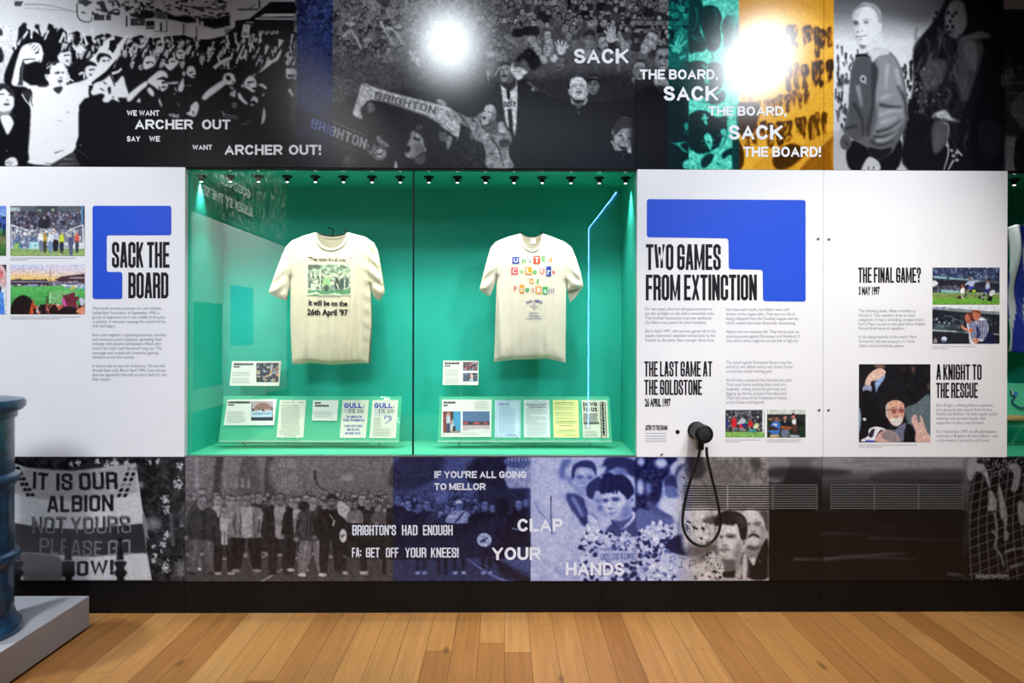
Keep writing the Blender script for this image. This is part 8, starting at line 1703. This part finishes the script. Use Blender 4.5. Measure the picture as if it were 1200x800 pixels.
# ------------------------------------------------------------------ grey plinth and blue iron post
pb = MB().box(-3.38, -2.0, -2.9, -.17, .012, .157).build('plinth', MT['plinth'], bevel=.002)
tag(pb, 'low grey plinth on the wooden floor under the blue post', 'plinth')
MB().box(-3.38, -2.03, -2.87, -.20, .0, .0125).build('toe_recess', MT['black'], pb)
m = mat('blue_iron_paint', rgb(28, 84, 130), .33, spec=.6, coat=.3); nt = m.node_tree; b = nt.nodes['Principled BSDF']
tc = nt.nodes.new('ShaderNodeTexCoord'); nz = nt.nodes.new('ShaderNodeTexNoise'); nz.inputs['Scale'].default_value = 16; nz.inputs['Detail'].default_value = 8; nz.inputs['Roughness'].default_value = .65
rp = nt.nodes.new('ShaderNodeValToRGB'); el = rp.color_ramp.elements; el[0].position = .30; el[0].color = (*rgb(70, 54, 40), 1); el[1].position = .36; el[1].color = (*rgb(8, 38, 68), 1)
k = el.new(.5); k.color = (*rgb(12, 66, 108), 1); k = el.new(.7); k.color = (*rgb(22, 90, 132), 1)
nt.links.new(tc.outputs['Object'], nz.inputs['Vector']); nt.links.new(nz.outputs['Fac'], rp.inputs[0]); nt.links.new(rp.outputs[0], b.inputs['Base Color'])
bp = nt.nodes.new('ShaderNodeBump'); bp.inputs['Strength'].default_value = .35; bp.inputs['Distance'].default_value = .004; nt.links.new(nz.outputs['Fac'], bp.inputs['Height']); nt.links.new(bp.outputs[0], b.inputs['Normal'])
PX, PY, PR = -2.235, -.60, .150
post = thing('iron_post', 'blue painted cast iron post with raised collars on grey plinth', 'iron post', (PX, PY, .157))
def zz(py): return H - (py - 388) / 278.0
PCc = (PX, PY, 0)
MB().lathe([(PR, zz(740)), (PR, zz(486))], PCc, 'z', 64).build('shaft', m, post, smooth=False)
MB().lathe([(PR - .01, zz(492)), (PR + .008, zz(491)), (PR + .012, zz(487)), (PR + .010, zz(484)), (PR + .028, zz(482)), (PR + .040, zz(478)), (PR + .041, zz(473)), (PR + .034, zz(469.5)), (PR - .02, zz(467)), (.004, zz(465))], PCc, 'z', 64).build('cap', m, post)
for y0 in (564, 656): MB().lathe([(PR - .004, zz(y0 + 8)), (PR + .006, zz(y0 + 7)), (PR + .010, zz(y0 + 3)), (PR + .021, zz(y0 + 1)), (PR + .024, zz(y0 - 3)), (PR + .020, zz(y0 - 6)), (PR + .004, zz(y0 - 8)), (PR - .004, zz(y0 - 9))], PCc, 'z', 64).build('collar', m, post)
MB().lathe([(PR - .02, .1575), (PR + .026, .1575), (PR + .030, .170), (PR + .028, .192), (PR + .018, .205), (PR + .006, .225), (PR - .002, .26)], PCc, 'z', 64).build('base_flange', m, post)
for o in post.children: shade_auto(o, .7)

# ------------------------------------------------------------------ the gallery behind the camera, seen as reflections in the glass
XL = -3.398
side = thing('side_board', 'white wall board with blue block seen reflected in the case glass', 'information board', (XL, -5.2, .55))
MB().box(XL, XL + .03, -7.0, -3.7, .55, 2.72).build('board_face', MT['board'], side)
def zy(y0, y1, z0, z1): return MB().box(XL + .03, XL + .032, y0, y1, z0, z1)
zy(-5.6, -4.85, 1.25, 2.0).build('blue_block', MT['blue_ink'], side)
zy(-4.6, -3.85, .8, 1.75).build('photograph', MT['wall'], side)
mb = MB(); lf = lambda a, b: Vector((XL + .033, a, b))
for t_, y0, z0 in (('UNITED WE', -5.7, 1.95), ('STAND', -5.7, 1.55)): pass
mb = MB(); sm = thing('side_mural', 'grey crowd mural seen reflected in the case glass', 'mural panel', (XL, -5.2, 2.74))
cvs = Canvas(0, 0, 330, 100, 1.0, .1, 21); cvs.minis(0, 0, 330, 100, 8, 420, (.4, .8), (.05, .3)); cvs.noise(0, 0, 330, 100, .1, 2)
GY, GZ = np.meshgrid(np.linspace(-7.0, -3.7, 320), np.linspace(3.75, 2.75, 100)); Gp = np.stack([np.full_like(GY, XL + .02), GY, GZ], 2)
class CvS:
    @staticmethod
    def ink(a, b): return cvs.ink(*np.meshgrid(np.linspace(2, 328, 320), np.linspace(1, 98, 100)))
print_grid('mural_face', CvS, None, (0, 0, 319, 99), 1, MT['photo'], sm, place=lambda a, b: Gp)
mb = MB()
for t_, ya, yb, z in (('GOOD OLD', -5.5, -4.55, 3.18), ('SUSSEX BY THE SEA', -5.6, -3.95, 2.95)):
    v, f_ = glyphs(t_, .02); kx = (yb - ya) / (v[:, 0].max() - v[:, 0].min()); mb.add([Vector((XL + .025, ya + (p[0] - v[:, 0].min()) * kx, z + p[1] * .16)) for p in v], f_)
mb.build('lettering', MT['white_ink'], sm, recalc=False)
booth = thing('blue_booth', 'dark booth edged with blue light seen reflected in glass', 'booth', (2.2, -5.3, 0))
MB().box(1.24, 1.34, -6.5, -3.95, 0.001, 2.96).build('side_wall', MT['navy'], booth)
MB().box(1.24, 3.6, -6.6, -6.5, 0.001, 2.96).build('end_wall', MT['navy'], booth)
led = mat('blue_led', rgb(60, 110, 255), .4, emit=(.12, .35, 1), es=40)
MB().tube([(1.225, -6.48, .02), (1.225, -6.48, 2.95), (1.225, -3.97, 2.97)], .0075, 8).build('light_strip', led, booth, label='glowing blue light strip')
area('board_fill_light', (-1.9, -5.2, 4.2), (-3.4, -5.3, 2.7), 330, 2.6, .4, (1, .98, .95))  # added area light, brightens the side board for its reflection
